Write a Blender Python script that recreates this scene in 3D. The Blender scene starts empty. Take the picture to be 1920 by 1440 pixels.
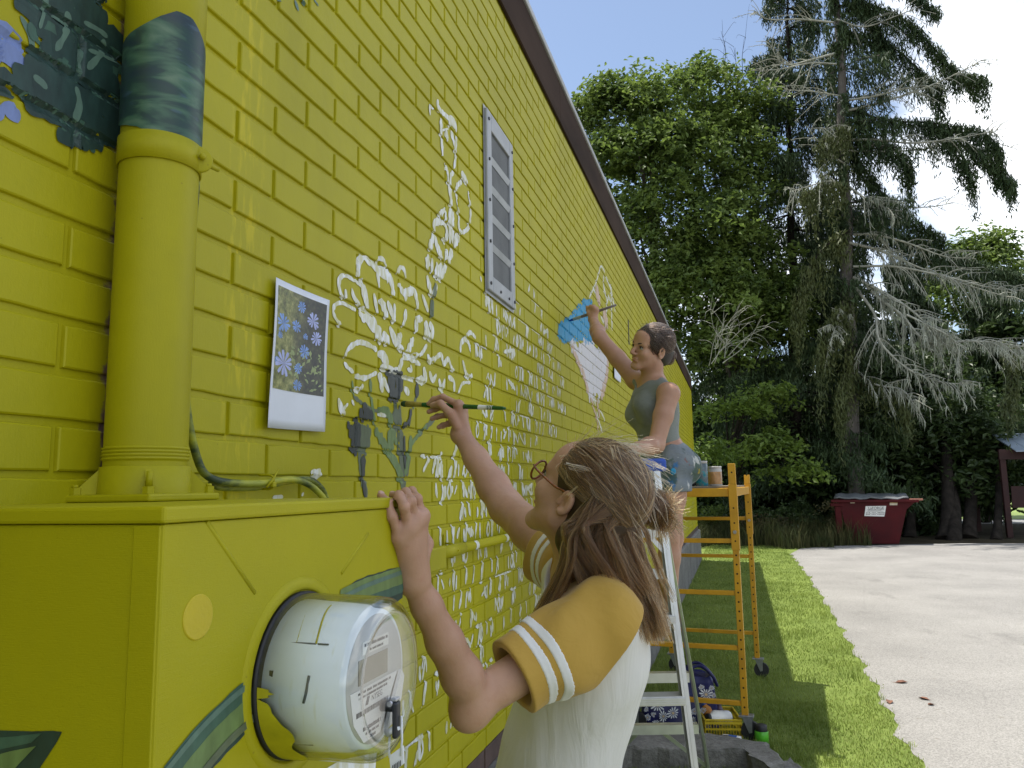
import bpy, bmesh, math, random
import numpy as np
from mathutils import Vector, Matrix
rng = np.random.default_rng(7)
random.seed(7)
PI = math.pi
S = bpy.context.scene
COL = S.collection

# ---------------------------------------------------------------- camera
CAMROT = np.array([[0.96003, 0.05358, 0.27476], [0.27942, -0.12411, -0.95211], [-0.01691, 0.99082, -0.13412]])
_u, _s, _vt = np.linalg.svd(CAMROT); CAMROT = _u @ _vt
CAM = np.array([0.9, 0.0, 1.66])
FPX = 1440.0
cam_data = bpy.data.cameras.new('camera')
cam = bpy.data.objects.new('camera', cam_data); COL.objects.link(cam)
cam_data.sensor_width = 36.0; cam_data.lens = FPX / 1920 * 36
cam_data.clip_start = 0.02; cam_data.clip_end = 3000
M4 = np.eye(4); M4[:3, :3] = CAMROT; M4[:3, 3] = CAM
cam.matrix_world = Matrix(M4.tolist())
S.camera = cam

# ---------------------------------------------------------------- sky, sun, exposure
SUN_TO = np.array([-1.24, 0.45, 4.05]); SUN_TO /= np.linalg.norm(SUN_TO)     # towards the sun
sun_el = math.asin(SUN_TO[2]); sun_az = math.atan2(SUN_TO[0], SUN_TO[1])      # from +Y, clockwise
world = bpy.data.worlds.new('World'); S.world = world; world.use_nodes = True
wt = world.node_tree; wt.nodes.clear()
def wn(t, **k):
    n = wt.nodes.new(t)
    for a, v in k.items(): setattr(n, a, v)
    return n
w_out = wn('ShaderNodeOutputWorld'); w_bg = wn('ShaderNodeBackground'); w_sky = wn('ShaderNodeTexSky')
w_sky.sky_type = 'NISHITA'; w_sky.sun_disc = False
w_sky.sun_elevation = sun_el; w_sky.sun_rotation = sun_az
w_sky.air_density = 1.0; w_sky.dust_density = 0.6; w_sky.ozone_density = 1.0
SKY_STRENGTH = 0.12
w_bg.inputs['Strength'].default_value = SKY_STRENGTH
# broken fair-weather cloud, the same all round the sky, laid out on a plane high above
w_tc = wn('ShaderNodeTexCoord'); w_sep = wn('ShaderNodeSeparateXYZ')
wt.links.new(w_tc.outputs['Generated'], w_sep.inputs[0])
w_z = wn('ShaderNodeMath', operation='MAXIMUM'); wt.links.new(w_sep.outputs['Z'], w_z.inputs[0]); w_z.inputs[1].default_value = 0.0
w_za = wn('ShaderNodeMath', operation='ADD'); wt.links.new(w_z.outputs[0], w_za.inputs[0]); w_za.inputs[1].default_value = 0.22
w_dv = wn('ShaderNodeVectorMath', operation='DIVIDE')
w_cb = wn('ShaderNodeCombineXYZ')
for i in range(3): wt.links.new(w_za.outputs[0], w_cb.inputs[i])
wt.links.new(w_tc.outputs['Generated'], w_dv.inputs[0]); wt.links.new(w_cb.outputs[0], w_dv.inputs[1])
w_mp = wn('ShaderNodeMapping'); w_mp.inputs['Location'].default_value = (2.215, -2.712, 2.836)
wt.links.new(w_dv.outputs[0], w_mp.inputs[0])
w_nz = wn('ShaderNodeTexNoise'); w_nz.inputs['Scale'].default_value = 1.1; w_nz.inputs['Detail'].default_value = 8; w_nz.inputs['Roughness'].default_value = 0.55
wt.links.new(w_mp.outputs[0], w_nz.inputs['Vector'])
w_rp = wn('ShaderNodeValToRGB'); w_rp.color_ramp.elements[0].position = 0.47; w_rp.color_ramp.elements[1].position = 0.60; w_rp.color_ramp.elements[0].color = (0.05, 0.05, 0.05, 1)
wt.links.new(w_nz.outputs['Fac'], w_rp.inputs[0])
w_mx = wn('ShaderNodeMix', data_type='RGBA')
w_up = wn('ShaderNodeMapRange'); w_up.inputs['From Min'].default_value = 0.0; w_up.inputs['From Max'].default_value = 0.05; wt.links.new(w_sep.outputs['Z'], w_up.inputs['Value'])
w_ml = wn('ShaderNodeMath', operation='MULTIPLY'); wt.links.new(w_rp.outputs[0], w_ml.inputs[0]); wt.links.new(w_up.outputs[0], w_ml.inputs[1])
wt.links.new(w_ml.outputs[0], w_mx.inputs['Factor'])
wt.links.new(w_sky.outputs[0], w_mx.inputs['A']); w_mx.inputs['B'].default_value = (9.5, 9.8, 10.2, 1)
wt.links.new(w_mx.outputs['Result'], w_bg.inputs['Color']); wt.links.new(w_bg.outputs[0], w_out.inputs[0])

sun_d = bpy.data.lights.new('sun', 'SUN'); sun_d.energy = 5.0; sun_d.angle = math.radians(0.5); sun_d.color = (1.0, 0.95, 0.87)
sun = bpy.data.objects.new('sun', sun_d); COL.objects.link(sun)
sun.rotation_euler = Vector((-SUN_TO[0], -SUN_TO[1], -SUN_TO[2])).to_track_quat('-Z', 'Y').to_euler()
sun.location = (-3, 4, 12)
S.view_settings.view_transform = 'Standard'; S.view_settings.look = 'None'
S.view_settings.gamma = 1.0; S.view_settings.use_curve_mapping = False
S.view_settings.exposure = 0.58
S.render.engine = 'CYCLES'
S.cycles.max_bounces = 8; S.cycles.diffuse_bounces = 4; S.cycles.transparent_max_bounces = 12

# ---------------------------------------------------------------- measuring: photograph pixel -> place in the world
def ray(px, py): return CAMROT @ np.array([px - 960.0, -(py - 720.0), -FPX])
def un(px, py, axis, val):
    r = ray(px, py); t = (val - CAM[axis]) / r[axis]; return CAM + t * r
def dep(px, py, d): return CAM + ray(px, py) * (d / FPX)
def wallp(px, py, x=0.0): return un(px, py, 0, x)
def gnd(px, py, z=0.0): return un(px, py, 2, z)
def proj(P):
    q = (np.asarray(P, float) - CAM) @ CAMROT
    return np.stack([960 - FPX * q[..., 0] / q[..., 2], 720 + FPX * q[..., 1] / q[..., 2]], -1), -q[..., 2]
def nrm(v):
    v = np.asarray(v, float); return v / (np.linalg.norm(v) + 1e-12)

# ---------------------------------------------------------------- materials
def srgb(r, g, b):
    f = lambda c: (c / 255 / 12.92) if c <= 10 else ((c / 255 + 0.055) / 1.055) ** 2.4
    return (f(r), f(g), f(b))
class NT:
    def __init__(s, m): s.t = m.node_tree; s.n = s.t.nodes; s.l = s.t.links
    def new(s, t, **k):
        n = s.n.new(t)
        for a, v in k.items(): setattr(n, a, v)
        return n
    def link(s, a, b): s.l.new(a, b)
    def pos(s): return s.new('ShaderNodeNewGeometry').outputs['Position']
    def mapping(s, vec, scale=(1, 1, 1), rot=(0, 0, 0), loc=(0, 0, 0)):
        m = s.new('ShaderNodeMapping'); s.link(vec, m.inputs[0])
        m.inputs['Scale'].default_value = scale; m.inputs['Rotation'].default_value = rot; m.inputs['Location'].default_value = loc
        return m.outputs[0]
    def noise(s, vec, scale, detail=4, rough=0.55, dist=0.0):
        n = s.new('ShaderNodeTexNoise'); s.link(vec, n.inputs['Vector'])
        n.inputs['Scale'].default_value = scale; n.inputs['Detail'].default_value = detail
        n.inputs['Roughness'].default_value = rough; n.inputs['Distortion'].default_value = dist
        return n.outputs['Fac']
    def ramp(s, f, stops):
        r = s.new('ShaderNodeValToRGB'); s.link(f, r.inputs[0]); e = r.color_ramp.elements
        while len(e) > len(stops): e.remove(e[-1])
        while len(e) < len(stops): e.new(0.5)
        for q, (p, c) in zip(e, stops):
            q.position = p; q.color = (c, c, c, 1) if isinstance(c, (int, float)) else (*c[:3], 1)
        return r.outputs[0]
    def mix(s, f, a, b, blend='MIX'):
        m = s.new('ShaderNodeMix', data_type='RGBA', blend_type=blend)
        for v, i in ((f, 'Factor'), (a, 'A'), (b, 'B')):
            if isinstance(v, (int, float)): m.inputs[i].default_value = v
            elif isinstance(v, (tuple, list)): m.inputs[i].default_value = (*v[:3], 1)
            else: s.link(v, m.inputs[i])
        return m.outputs['Result']
    def math(s, op, a, b=0.0):
        m = s.new('ShaderNodeMath', operation=op)
        for i, v in enumerate((a, b)):
            if isinstance(v, (int, float)): m.inputs[i].default_value = v
            else: s.link(v, m.inputs[i])
        return m.outputs[0]
    def bump(s, h, strength=0.3, dist=0.002, normal=None):
        b = s.new('ShaderNodeBump'); s.link(h, b.inputs['Height']); b.inputs['Strength'].default_value = strength; b.inputs['Distance'].default_value = dist
        if normal is not None: s.link(normal, b.inputs['Normal'])
        return b.outputs[0]
MATS = {}
def newmat(name):
    m = bpy.data.materials.new(name); m.use_nodes = True; t = NT(m)
    b = t.n['Principled BSDF']; return m, t, b
def mat(name, col, rough=0.6, var=0.25, scale=8.0, bump=0.0, bscale=60.0, bdist=0.002, metal=0.0, spec=0.5, col2=None, stretch=(1, 1, 1), detail=5, coat=0.0, sss=0.0):
    if name in MATS: return MATS[name]
    m, t, b = newmat(name); p = t.mapping(t.pos(), stretch)
    n = t.noise(p, scale, detail)
    if col2 is None: col2 = tuple(c * (1 - var) for c in col); col1 = tuple(min(1, c * (1 + var * 0.6)) for c in col)
    else: col1 = col
    c = t.ramp(n, [(0.3, col2), (0.7, col1)])
    t.link(c, b.inputs['Base Color'])
    b.inputs['Roughness'].default_value = rough; b.inputs['Metallic'].default_value = metal
    b.inputs['Specular IOR Level'].default_value = spec
    if coat: b.inputs['Coat Weight'].default_value = coat; b.inputs['Coat Roughness'].default_value = 0.1
    if sss:
        b.inputs['Subsurface Weight'].default_value = sss; b.inputs['Subsurface Radius'].default_value = (0.012, 0.005, 0.003); b.inputs['Subsurface Scale'].default_value = 0.6
    if bump:
        n2 = t.noise(p, bscale, 4); t.link(t.bump(n2, bump, bdist), b.inputs['Normal'])
    MATS[name] = m; return m

# ---------------------------------------------------------------- objects and meshes
def tag(o, label=None, cat=None, group=None, kind=None):
    for k, v in (('label', label), ('category', cat), ('group', group), ('kind', kind)):
        if v: o[k] = v
    return o
def empty(name, loc=(0, 0, 0), rz=0.0, label=None, cat=None, group=None):
    o = bpy.data.objects.new(name, None); COL.objects.link(o)
    o.location = loc; o.rotation_euler = (0, 0, rz); o.empty_display_size = 0.1
    return tag(o, label, cat, group)
def parent(o, p):
    """parent keeping the mesh where it was built (world coordinates)"""
    o.parent = p
    if p is not None: o.matrix_parent_inverse = world_of(p).inverted()
def world_of(o):
    m = Matrix.LocRotScale(o.location, o.rotation_euler, o.scale)
    if o.parent is not None: m = world_of(o.parent) @ o.matrix_parent_inverse @ m
    return m
def mesh_obj(name, me, mats, par=None):
    o = bpy.data.objects.new(name, me); COL.objects.link(o)
    for m in (mats if isinstance(mats, (list, tuple)) else [mats]): me.materials.append(m)
    if par is not None: parent(o, par)
    return o
def fast_mesh(name, V, F, smooth=True, midx=None):
    V = np.asarray(V, np.float32); F = np.asarray(F, np.int32)
    me = bpy.data.meshes.new(name); k = F.shape[1]
    me.vertices.add(len(V)); me.vertices.foreach_set('co', V.ravel())
    me.loops.add(F.size); me.loops.foreach_set('vertex_index', F.ravel())
    me.polygons.add(len(F)); me.polygons.foreach_set('loop_start', np.arange(0, F.size, k, dtype=np.int32))
    try: me.polygons.foreach_set('loop_total', np.full(len(F), k, np.int32))
    except Exception: pass
    me.polygons.foreach_set('use_smooth', np.full(len(F), smooth, bool))
    if midx is not None: me.polygons.foreach_set('material_index', np.asarray(midx, np.int32))
    me.update(calc_edges=True); me.validate()
    return me
class MB:
    """gathers shapes into one mesh"""
    def __init__(s): s.v = []; s.f = []; s.sm = []; s.mi = []; s.cur = 0
    def add(s, vs, fs, smooth=False):
        o = len(s.v); s.v.extend([tuple(map(float, q)) for q in vs])
        for f in fs: s.f.append(tuple(i + o for i in f)); s.sm.append(smooth); s.mi.append(s.cur)
    def box(s, lo, hi, R=None, c=None, bev=0.0):
        lo = np.array(lo, float); hi = np.array(hi, float); lo, hi = np.minimum(lo, hi), np.maximum(lo, hi)
        if bev <= 0:
            vs = [(x, y, z) for x in (lo[0], hi[0]) for y in (lo[1], hi[1]) for z in (lo[2], hi[2])]
            fs = [(0, 1, 3, 2), (4, 6, 7, 5), (0, 4, 5, 1), (2, 3, 7, 6), (0, 2, 6, 4), (1, 5, 7, 3)]
        else:
            b = min(bev, 0.45 * min(hi - lo)); bm = bmesh.new()
            bmesh.ops.create_cube(bm, size=1)
            for v in bm.verts: v.co = Vector([(lo[i] + hi[i]) / 2 + v.co[i] * (hi[i] - lo[i]) for i in range(3)])
            bmesh.ops.bevel(bm, geom=bm.edges[:], offset=b, segments=2, affect='EDGES', profile=0.5)
            bm.verts.index_update(); vs = [tuple(v.co) for v in bm.verts]; fs = [tuple(v.index for v in f.verts) for f in bm.faces]; bm.free()
        vs = np.array(vs)
        if R is not None:
            c = np.zeros(3) if c is None else np.array(c, float); vs = vs @ np.asarray(R).T + c
        elif c is not None: vs = vs + np.array(c)
        s.add(vs, fs); return s
    def bar(s, a, b, w, h, up=(0, 0, 1), bev=0.0):
        """rectangular bar from a to b, w across, h along up"""
        a = np.array(a, float); b = np.array(b, float); d = b - a; L = np.linalg.norm(d); d /= L
        u = np.array(up, float); u = u - d * (u @ d)
        if np.linalg.norm(u) < 1e-6: u = np.array([1, 0, 0.]) - d * d[0]
        u /= np.linalg.norm(u); r = np.cross(d, u)
        s.box((-w / 2, 0, -h / 2), (w / 2, L, h / 2), np.stack([r, d, u], 1), a, bev); return s
    def tube(s, pts, r, n=10, cap=True, smooth=True):
        pts = np.array(pts, float); m = len(pts); r = np.broadcast_to(np.array(r, float), (m,))
        t = np.gradient(pts, axis=0); t /= np.linalg.norm(t, axis=1)[:, None] + 1e-12
        u = np.array([0, 0, 1.]) if abs(t[0][2]) < 0.9 else np.array([1., 0, 0]); rings = []
        for i in range(m):
            u = u - t[i] * (u @ t[i]); u /= np.linalg.norm(u) + 1e-12; w = np.cross(t[i], u)
            a = np.arange(n) * 2 * PI / n
            rings.append(pts[i] + r[i] * (np.cos(a)[:, None] * u + np.sin(a)[:, None] * w))
        V = np.concatenate(rings); fs = [(i * n + j, i * n + (j + 1) % n, (i + 1) * n + (j + 1) % n, (i + 1) * n + j) for i in range(m - 1) for j in range(n)]
        s.add(V, fs, smooth)
        if cap:
            s.add(rings[0], [tuple(range(n))[::-1]]); s.add(rings[-1], [tuple(range(n))])
        return s
    def cyl(s, a, b, r, n=16, r2=None, smooth=True): return s.tube([a, b], [r, r if r2 is None else r2], n, True, smooth)
    def lathe(s, prof, c, axis=(0, 0, 1), n=32, smooth=True):
        """prof: (radius, height along axis)"""
        ax = nrm(axis); u = nrm(np.cross(ax, [0, 0, 1.]) if abs(ax[2]) < 0.9 else np.cross(ax, [0, 1., 0])); w = np.cross(ax, u)
        a = np.arange(n) * 2 * PI / n; cs = np.cos(a)[:, None] * u + np.sin(a)[:, None] * w; c = np.array(c, float)
        V = np.concatenate([c + h * ax + r * cs for r, h in prof]); m = len(prof)
        fs = [(i * n + j, i * n + (j + 1) % n, (i + 1) * n + (j + 1) % n, (i + 1) * n + j) for i in range(m - 1) for j in range(n)]
        s.add(V, fs, smooth); return s
    def disc(s, c, axis, r, n=32):
        ax = nrm(axis); u = nrm(np.cross(ax, [0, 0, 1.]) if abs(ax[2]) < 0.9 else np.cross(ax, [0, 1., 0])); w = np.cross(ax, u)
        a = np.arange(n) * 2 * PI / n; s.add(np.array(c) + r * (np.cos(a)[:, None] * u + np.sin(a)[:, None] * w), [tuple(range(n))]); return s
    def prism(s, poly, ex):
        """closed prism: polygon (3-D points, one plane) extruded by ex"""
        P = np.array(poly, float); n = len(P); V = np.concatenate([P, P + np.array(ex, float)])
        s.add(V, [tuple(range(n))[::-1], tuple(range(n, 2 * n))] + [(i, (i + 1) % n, n + (i + 1) % n, n + i) for i in range(n)]); return s
    def sphere(s, c, r, n=12, R=None):
        r = np.broadcast_to(np.array(r, float), (3,)); V = []; m = n // 2
        for i in range(m + 1):
            th = PI * i / m
            for j in range(n):
                V.append((math.sin(th) * math.cos(2 * PI * j / n), math.sin(th) * math.sin(2 * PI * j / n), math.cos(th)))
        V = np.array(V) * r
        if R is not None: V = V @ np.asarray(R).T
        s.add(V + np.array(c), [(i * n + j, (i + 1) * n + j, (i + 1) * n + (j + 1) % n, i * n + (j + 1) % n) for i in range(m) for j in range(n)], True); return s
    def mesh(s, name):
        me = bpy.data.meshes.new(name); me.from_pydata(s.v, [], s.f); me.polygons.foreach_set('use_smooth', s.sm)
        me.polygons.foreach_set('material_index', s.mi)
        bm = bmesh.new(); bm.from_mesh(me); bmesh.ops.remove_doubles(bm, verts=bm.verts, dist=1e-6)
        bmesh.ops.recalc_face_normals(bm, faces=bm.faces); bm.to_mesh(me); bm.free(); me.update()
        return me
    def build(s, name, m, par=None): return mesh_obj(name, s.mesh(name), m, par)
def copy_thing(o, par=None):
    c = o.copy(); COL.objects.link(c)
    if par is not None: c.parent = par; c.matrix_parent_inverse = o.matrix_parent_inverse.copy()
    for ch in list(o.children): copy_thing(ch, c)
    return c
def smooth_path(pts, n=8):
    """Catmull-Rom through pts"""
    P = np.array(pts, float)
    if len(P) < 3: 
        t = np.linspace(0, 1, max(2, n))[:, None]; return P[0] * (1 - t) + P[-1] * t
    Q = np.concatenate([[2 * P[0] - P[1]], P, [2 * P[-1] - P[-2]]]); out = []
    for i in range(1, len(Q) - 2):
        for t in np.linspace(0, 1, n, endpoint=False):
            a, b, c, d = Q[i - 1:i + 3]
            out.append(0.5 * (2 * b + (c - a) * t + (2 * a - 5 * b + 4 * c - d) * t * t + (3 * b - a - 3 * c + d) * t ** 3))
    out.append(P[-1]); return np.array(out)
def text_mesh(name, txt, size, origin, right, up, m, par=None, align='CENTER', depth=0.0004):
    cu = bpy.data.curves.new(name, 'FONT'); cu.body = txt; cu.size = size; cu.align_x = align; cu.align_y = 'CENTER'; cu.extrude = depth; cu.resolution_u = 3
    tmp = bpy.data.objects.new(name, cu); COL.objects.link(tmp)
    dg = bpy.context.evaluated_depsgraph_get(); me = bpy.data.meshes.new_from_object(tmp.evaluated_get(dg))
    bpy.data.objects.remove(tmp); bpy.data.curves.remove(cu)
    r = nrm(right); u = nrm(np.array(up) - r * (np.array(up) @ r)); n = np.cross(r, u)
    X = np.eye(4); X[:3, 0] = r; X[:3, 1] = u; X[:3, 2] = n; X[:3, 3] = origin
    me.transform(Matrix(X.tolist())); me.name = name
    me.materials.clear()
    return mesh_obj(name, me, m, par)
# ================================================================= GROUND
m_asph, t, b = newmat('asphalt'); p = t.pos()
n1 = t.noise(p, 0.7, 5); n2 = t.noise(p, 90, 3, 0.7); n3 = t.noise(p, 260, 2, 0.6)
vor = t.new('ShaderNodeTexVoronoi', feature='DISTANCE_TO_EDGE'); t.link(t.mapping(p, (0.33, 0.33, 0.33)), vor.inputs['Vector']); vor.inputs['Scale'].default_value = 1.0
base = t.ramp(n1, [(0.3, (0.225, 0.217, 0.203)), (0.7, (0.31, 0.299, 0.278))])
grit = t.ramp(n2, [(0.35, 0.62), (0.65, 1.2)])
c = t.mix(1.0, base, grit, 'MULTIPLY')
c = t.mix(0.5, c, t.mix(1.0, c, t.ramp(n3, [(0.35, 0.6), (0.7, 1.3)]), 'MULTIPLY'))
wob = t.noise(p, 5, 3)
crack = t.ramp(t.math('ADD', vor.outputs['Distance'], t.math('MULTIPLY', wob, 0.012)), [(0.004, 0.86), (0.009, 1.0)])
c = t.mix(1.0, c, crack, 'MULTIPLY')
st = t.noise(t.mapping(p, (1, 0.55, 1)), 0.9, 5, 0.6); c = t.mix(1.0, c, t.ramp(st, [(0.58, 1.0), (0.70, 0.72)]), 'MULTIPLY'); sp = t.noise(p, 11, 3, 0.5); c = t.mix(t.ramp(sp, [(0.68, 0.0), (0.74, 0.5)]), c, (0.14, 0.12, 0.09))
t.link(c, b.inputs['Base Color']); b.inputs['Roughness'].default_value = 0.9; b.inputs['Specular IOR Level'].default_value = 0.25
t.link(t.bump(n2, 0.6, 0.006), b.inputs['Normal'])

m_soil, t, b = newmat('lawn_soil'); p = t.pos()
n1 = t.noise(p, 2.5, 5); n2 = t.noise(p, 40, 4, 0.7)
c = t.ramp(n1, [(0.3, (0.11, 0.16, 0.034)), (0.7, (0.18, 0.24, 0.055))])
c = t.mix(t.ramp(n2, [(0.45, 0.0), (0.75, 0.6)]), c, (0.12, 0.10, 0.045))
t.link(c, b.inputs['Base Color']); b.inputs['Roughness'].default_value = 0.95; b.inputs['Specular IOR Level'].default_value = 0.1
t.link(t.bump(n2, 0.8, 0.02), b.inputs['Normal'])

m_earth = mat('forest_floor', (0.05, 0.042, 0.025), 0.95, 0.5, 1.5, 0.8, 12, 0.05, spec=0.1)
mb = MB(); mb.box((-300, -120, -0.6), (300, 600, -0.02)); g = mb.build('ground', m_earth); g['kind'] = 'structure'

# the edge of the parking area, read off the photograph
EDGE_PX = [(1745, 1470), (1690, 1380), (1640, 1285), (1598, 1215), (1560, 1150), (1525, 1095), (1500, 1060), (1483, 1040)]
EDGE = [gnd(*q)[:2] for q in EDGE_PX]
e0 = EDGE[0]; far = [gnd(1500, 1029)[:2], gnd(1560, 1024)[:2], gnd(1700, 1021)[:2], gnd(1800, 1019)[:2], gnd(1960, 1019)[:2]]
edge_line = [np.array([e0[0] + 0.02, -6.0]), np.array([e0[0] - 0.02, 2.5])] + [np.array(q) for q in EDGE]
edge_s = smooth_path(edge_line[1:], 10); edge_s = np.concatenate([[edge_line[0]], edge_s])
edge_s = edge_s + np.stack([0.03 * np.sin(edge_s[:, 1] * 7.3) + 0.02 * np.sin(edge_s[:, 1] * 17), np.zeros(len(edge_s))], 1)
def edge_x(y): return np.interp(y, edge_s[:, 1], edge_s[:, 0])
lot = [tuple(q) for q in edge_s] + [tuple(q) for q in far] + [(34, far[-1][1] - 1.0), (34, -6)]
mb = MB(); mb.prism([(x, y, -0.1) for x, y in lot], (0, 0, 0.104)); o = mb.build('parking_lot', m_asph); o['kind'] = 'structure'
lawn = [(-3.0, -6)] + [(x + 0.02, y) for x, y in edge_s] + [(far[0][0], far[0][1] + 0.02), (far[1][0] - 0.3, far[1][1] + 0.05), (3.4, 24.2), (-12, 25.5), (-12, 18.2), (-3.0, 18.2)]
mb = MB(); mb.prism([(x, y, -0.2) for x, y in lawn], (0, 0, 0.2)); o = mb.build('lawn', m_soil); o['kind'] = 'structure'
# a road and a field beyond the wood
m_road = mat('far_road_paving', (0.33, 0.33, 0.32), 0.9, 0.2, 1.0); m_field = mat('far_field_grass', (0.16, 0.22, 0.05), 0.95, 0.3, 0.4)
mb = MB(); mb.box((2, 34.0, -0.2), (140, 37.2, 0.0)); o = mb.build('road', m_road); o['kind'] = 'structure'
mb = MB(); mb.box((2, 37.3, -0.2), (140, 90, 0.02)); o = mb.build('field', m_field); o['kind'] = 'structure'

# ---- grass blades
m_grass, t, b = newmat('grass_blade'); p = t.pos()
n1 = t.noise(p, 1.3, 3); n2 = t.noise(p, 55, 2)
c = t.ramp(n1, [(0.3, (0.14, 0.20, 0.035)), (0.7, (0.30, 0.37, 0.08))])
c = t.mix(t.ramp(n2, [(0.55, 0.0), (0.75, 0.7)]), c, (0.38, 0.36, 0.14))
t.link(c, b.inputs['Base Color']); b.inputs['Roughness'].default_value = 0.55; b.inputs['Specular IOR Level'].default_value = 0.3
tr = t.new('ShaderNodeBsdfTranslucent'); t.link(c, tr.inputs[0]); mx = t.new('ShaderNodeMixShader'); mx.inputs[0].default_value = 0.35
t.link(b.outputs[0], mx.inputs[1]); t.link(tr.outputs[0], mx.inputs[2]); t.link(mx.outputs[0], t.n['Material Output'].inputs[0])
def blades(name, X, Y, Z, H, W, m, lean=0.5, seg=1):
    n = len(X); a = rng.uniform(0, 2 * PI, n); l = rng.uniform(0.1, 1, n) * lean * H; b_ = rng.uniform(0, 2 * PI, n)
    base = np.stack([X, Y, Z], 1); side = np.stack([np.cos(a), np.sin(a), 0 * a], 1) * W[:, None] / 2
    tip = base + np.stack([np.cos(b_) * l, np.sin(b_) * l, H], 1); mid = base + np.stack([np.cos(b_) * l * 0.3, np.sin(b_) * l * 0.3, H * 0.6], 1)
    V = np.stack([base - side, base + side, mid + side * 0.7, mid - side * 0.7, tip], 1).reshape(-1, 3)
    i = np.arange(n)[:, None] * 5
    F = np.concatenate([i + [0, 1, 2], i + [0, 2, 3], i + [3, 2, 4]])
    return mesh_obj(name, fast_mesh(name, V, F, False), m)
gx, gy = [], []
for (y0, y1, den) in ((4.0, 6.5, 5200), (6.5, 9.5, 2800), (9.5, 14, 1500), (14, 25, 750)):
    A = (y1 - y0) * 4.6; n = int(A * den); x = rng.uniform(0.02, 4.6, n); y = rng.uniform(y0, y1, n)
    k = (x < edge_x(np.minimum(y, edge_s[-1, 1])) + rng.normal(0, 0.02, n)) & ((y < edge_s[-1, 1]) | (x < 2.1 + 0 * y))
    gx.append(x[k]); gy.append(y[k])
gx = np.concatenate(gx); gy = np.concatenate(gy); n = len(gx)
sc = 1 + np.clip(gy - 5, 0, 20) * 0.07
tuft = 0.7 + 0.6 * (np.sin(gx * 5.1 + 2 * np.sin(gy * 2.3)) * np.sin(gy * 4.1 + gx) > 0.1)
o = blades('grass', gx, gy, np.zeros(n) - 0.002, rng.uniform(0.018, 0.042, n) * tuft * (0.8 + 0.2 * sc), rng.uniform(0.003, 0.006, n) * sc, m_grass, 0.9)
tag(o, 'short mown green grass between the wall and the parking lot', 'grass', kind='stuff')
# taller unkempt grass and weeds at the far end of the lawn
n = 15000; x = rng.uniform(-3, 4.2, n); y = rng.uniform(21.0, 26.0, n)
front = 21.6 + 0.5 * np.sin(x * 2.1) + 0.3 * np.sin(x * 5.3)
k = (y > front) & ~((x > 3.2) & (y < 22.2)); x = x[k]; y = y[k]; n = len(x)
m_weed = mat('weed_stalk', (0.10, 0.09, 0.035), 0.8, 0.5, 3.0, col2=(0.035, 0.055, 0.016), spec=0.2)
o = blades('tall_grass', x, y, np.zeros(n), rng.uniform(0.25, 0.95, n) * (0.70 + 0.30 * np.sin(x * 3) * np.sin(y * 2.2)), rng.uniform(0.010, 0.03, n), m_weed, 0.6)
tag(o, 'tall unmown weeds and seeding grass along the edge of the wood', 'weeds', kind='stuff')
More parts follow.
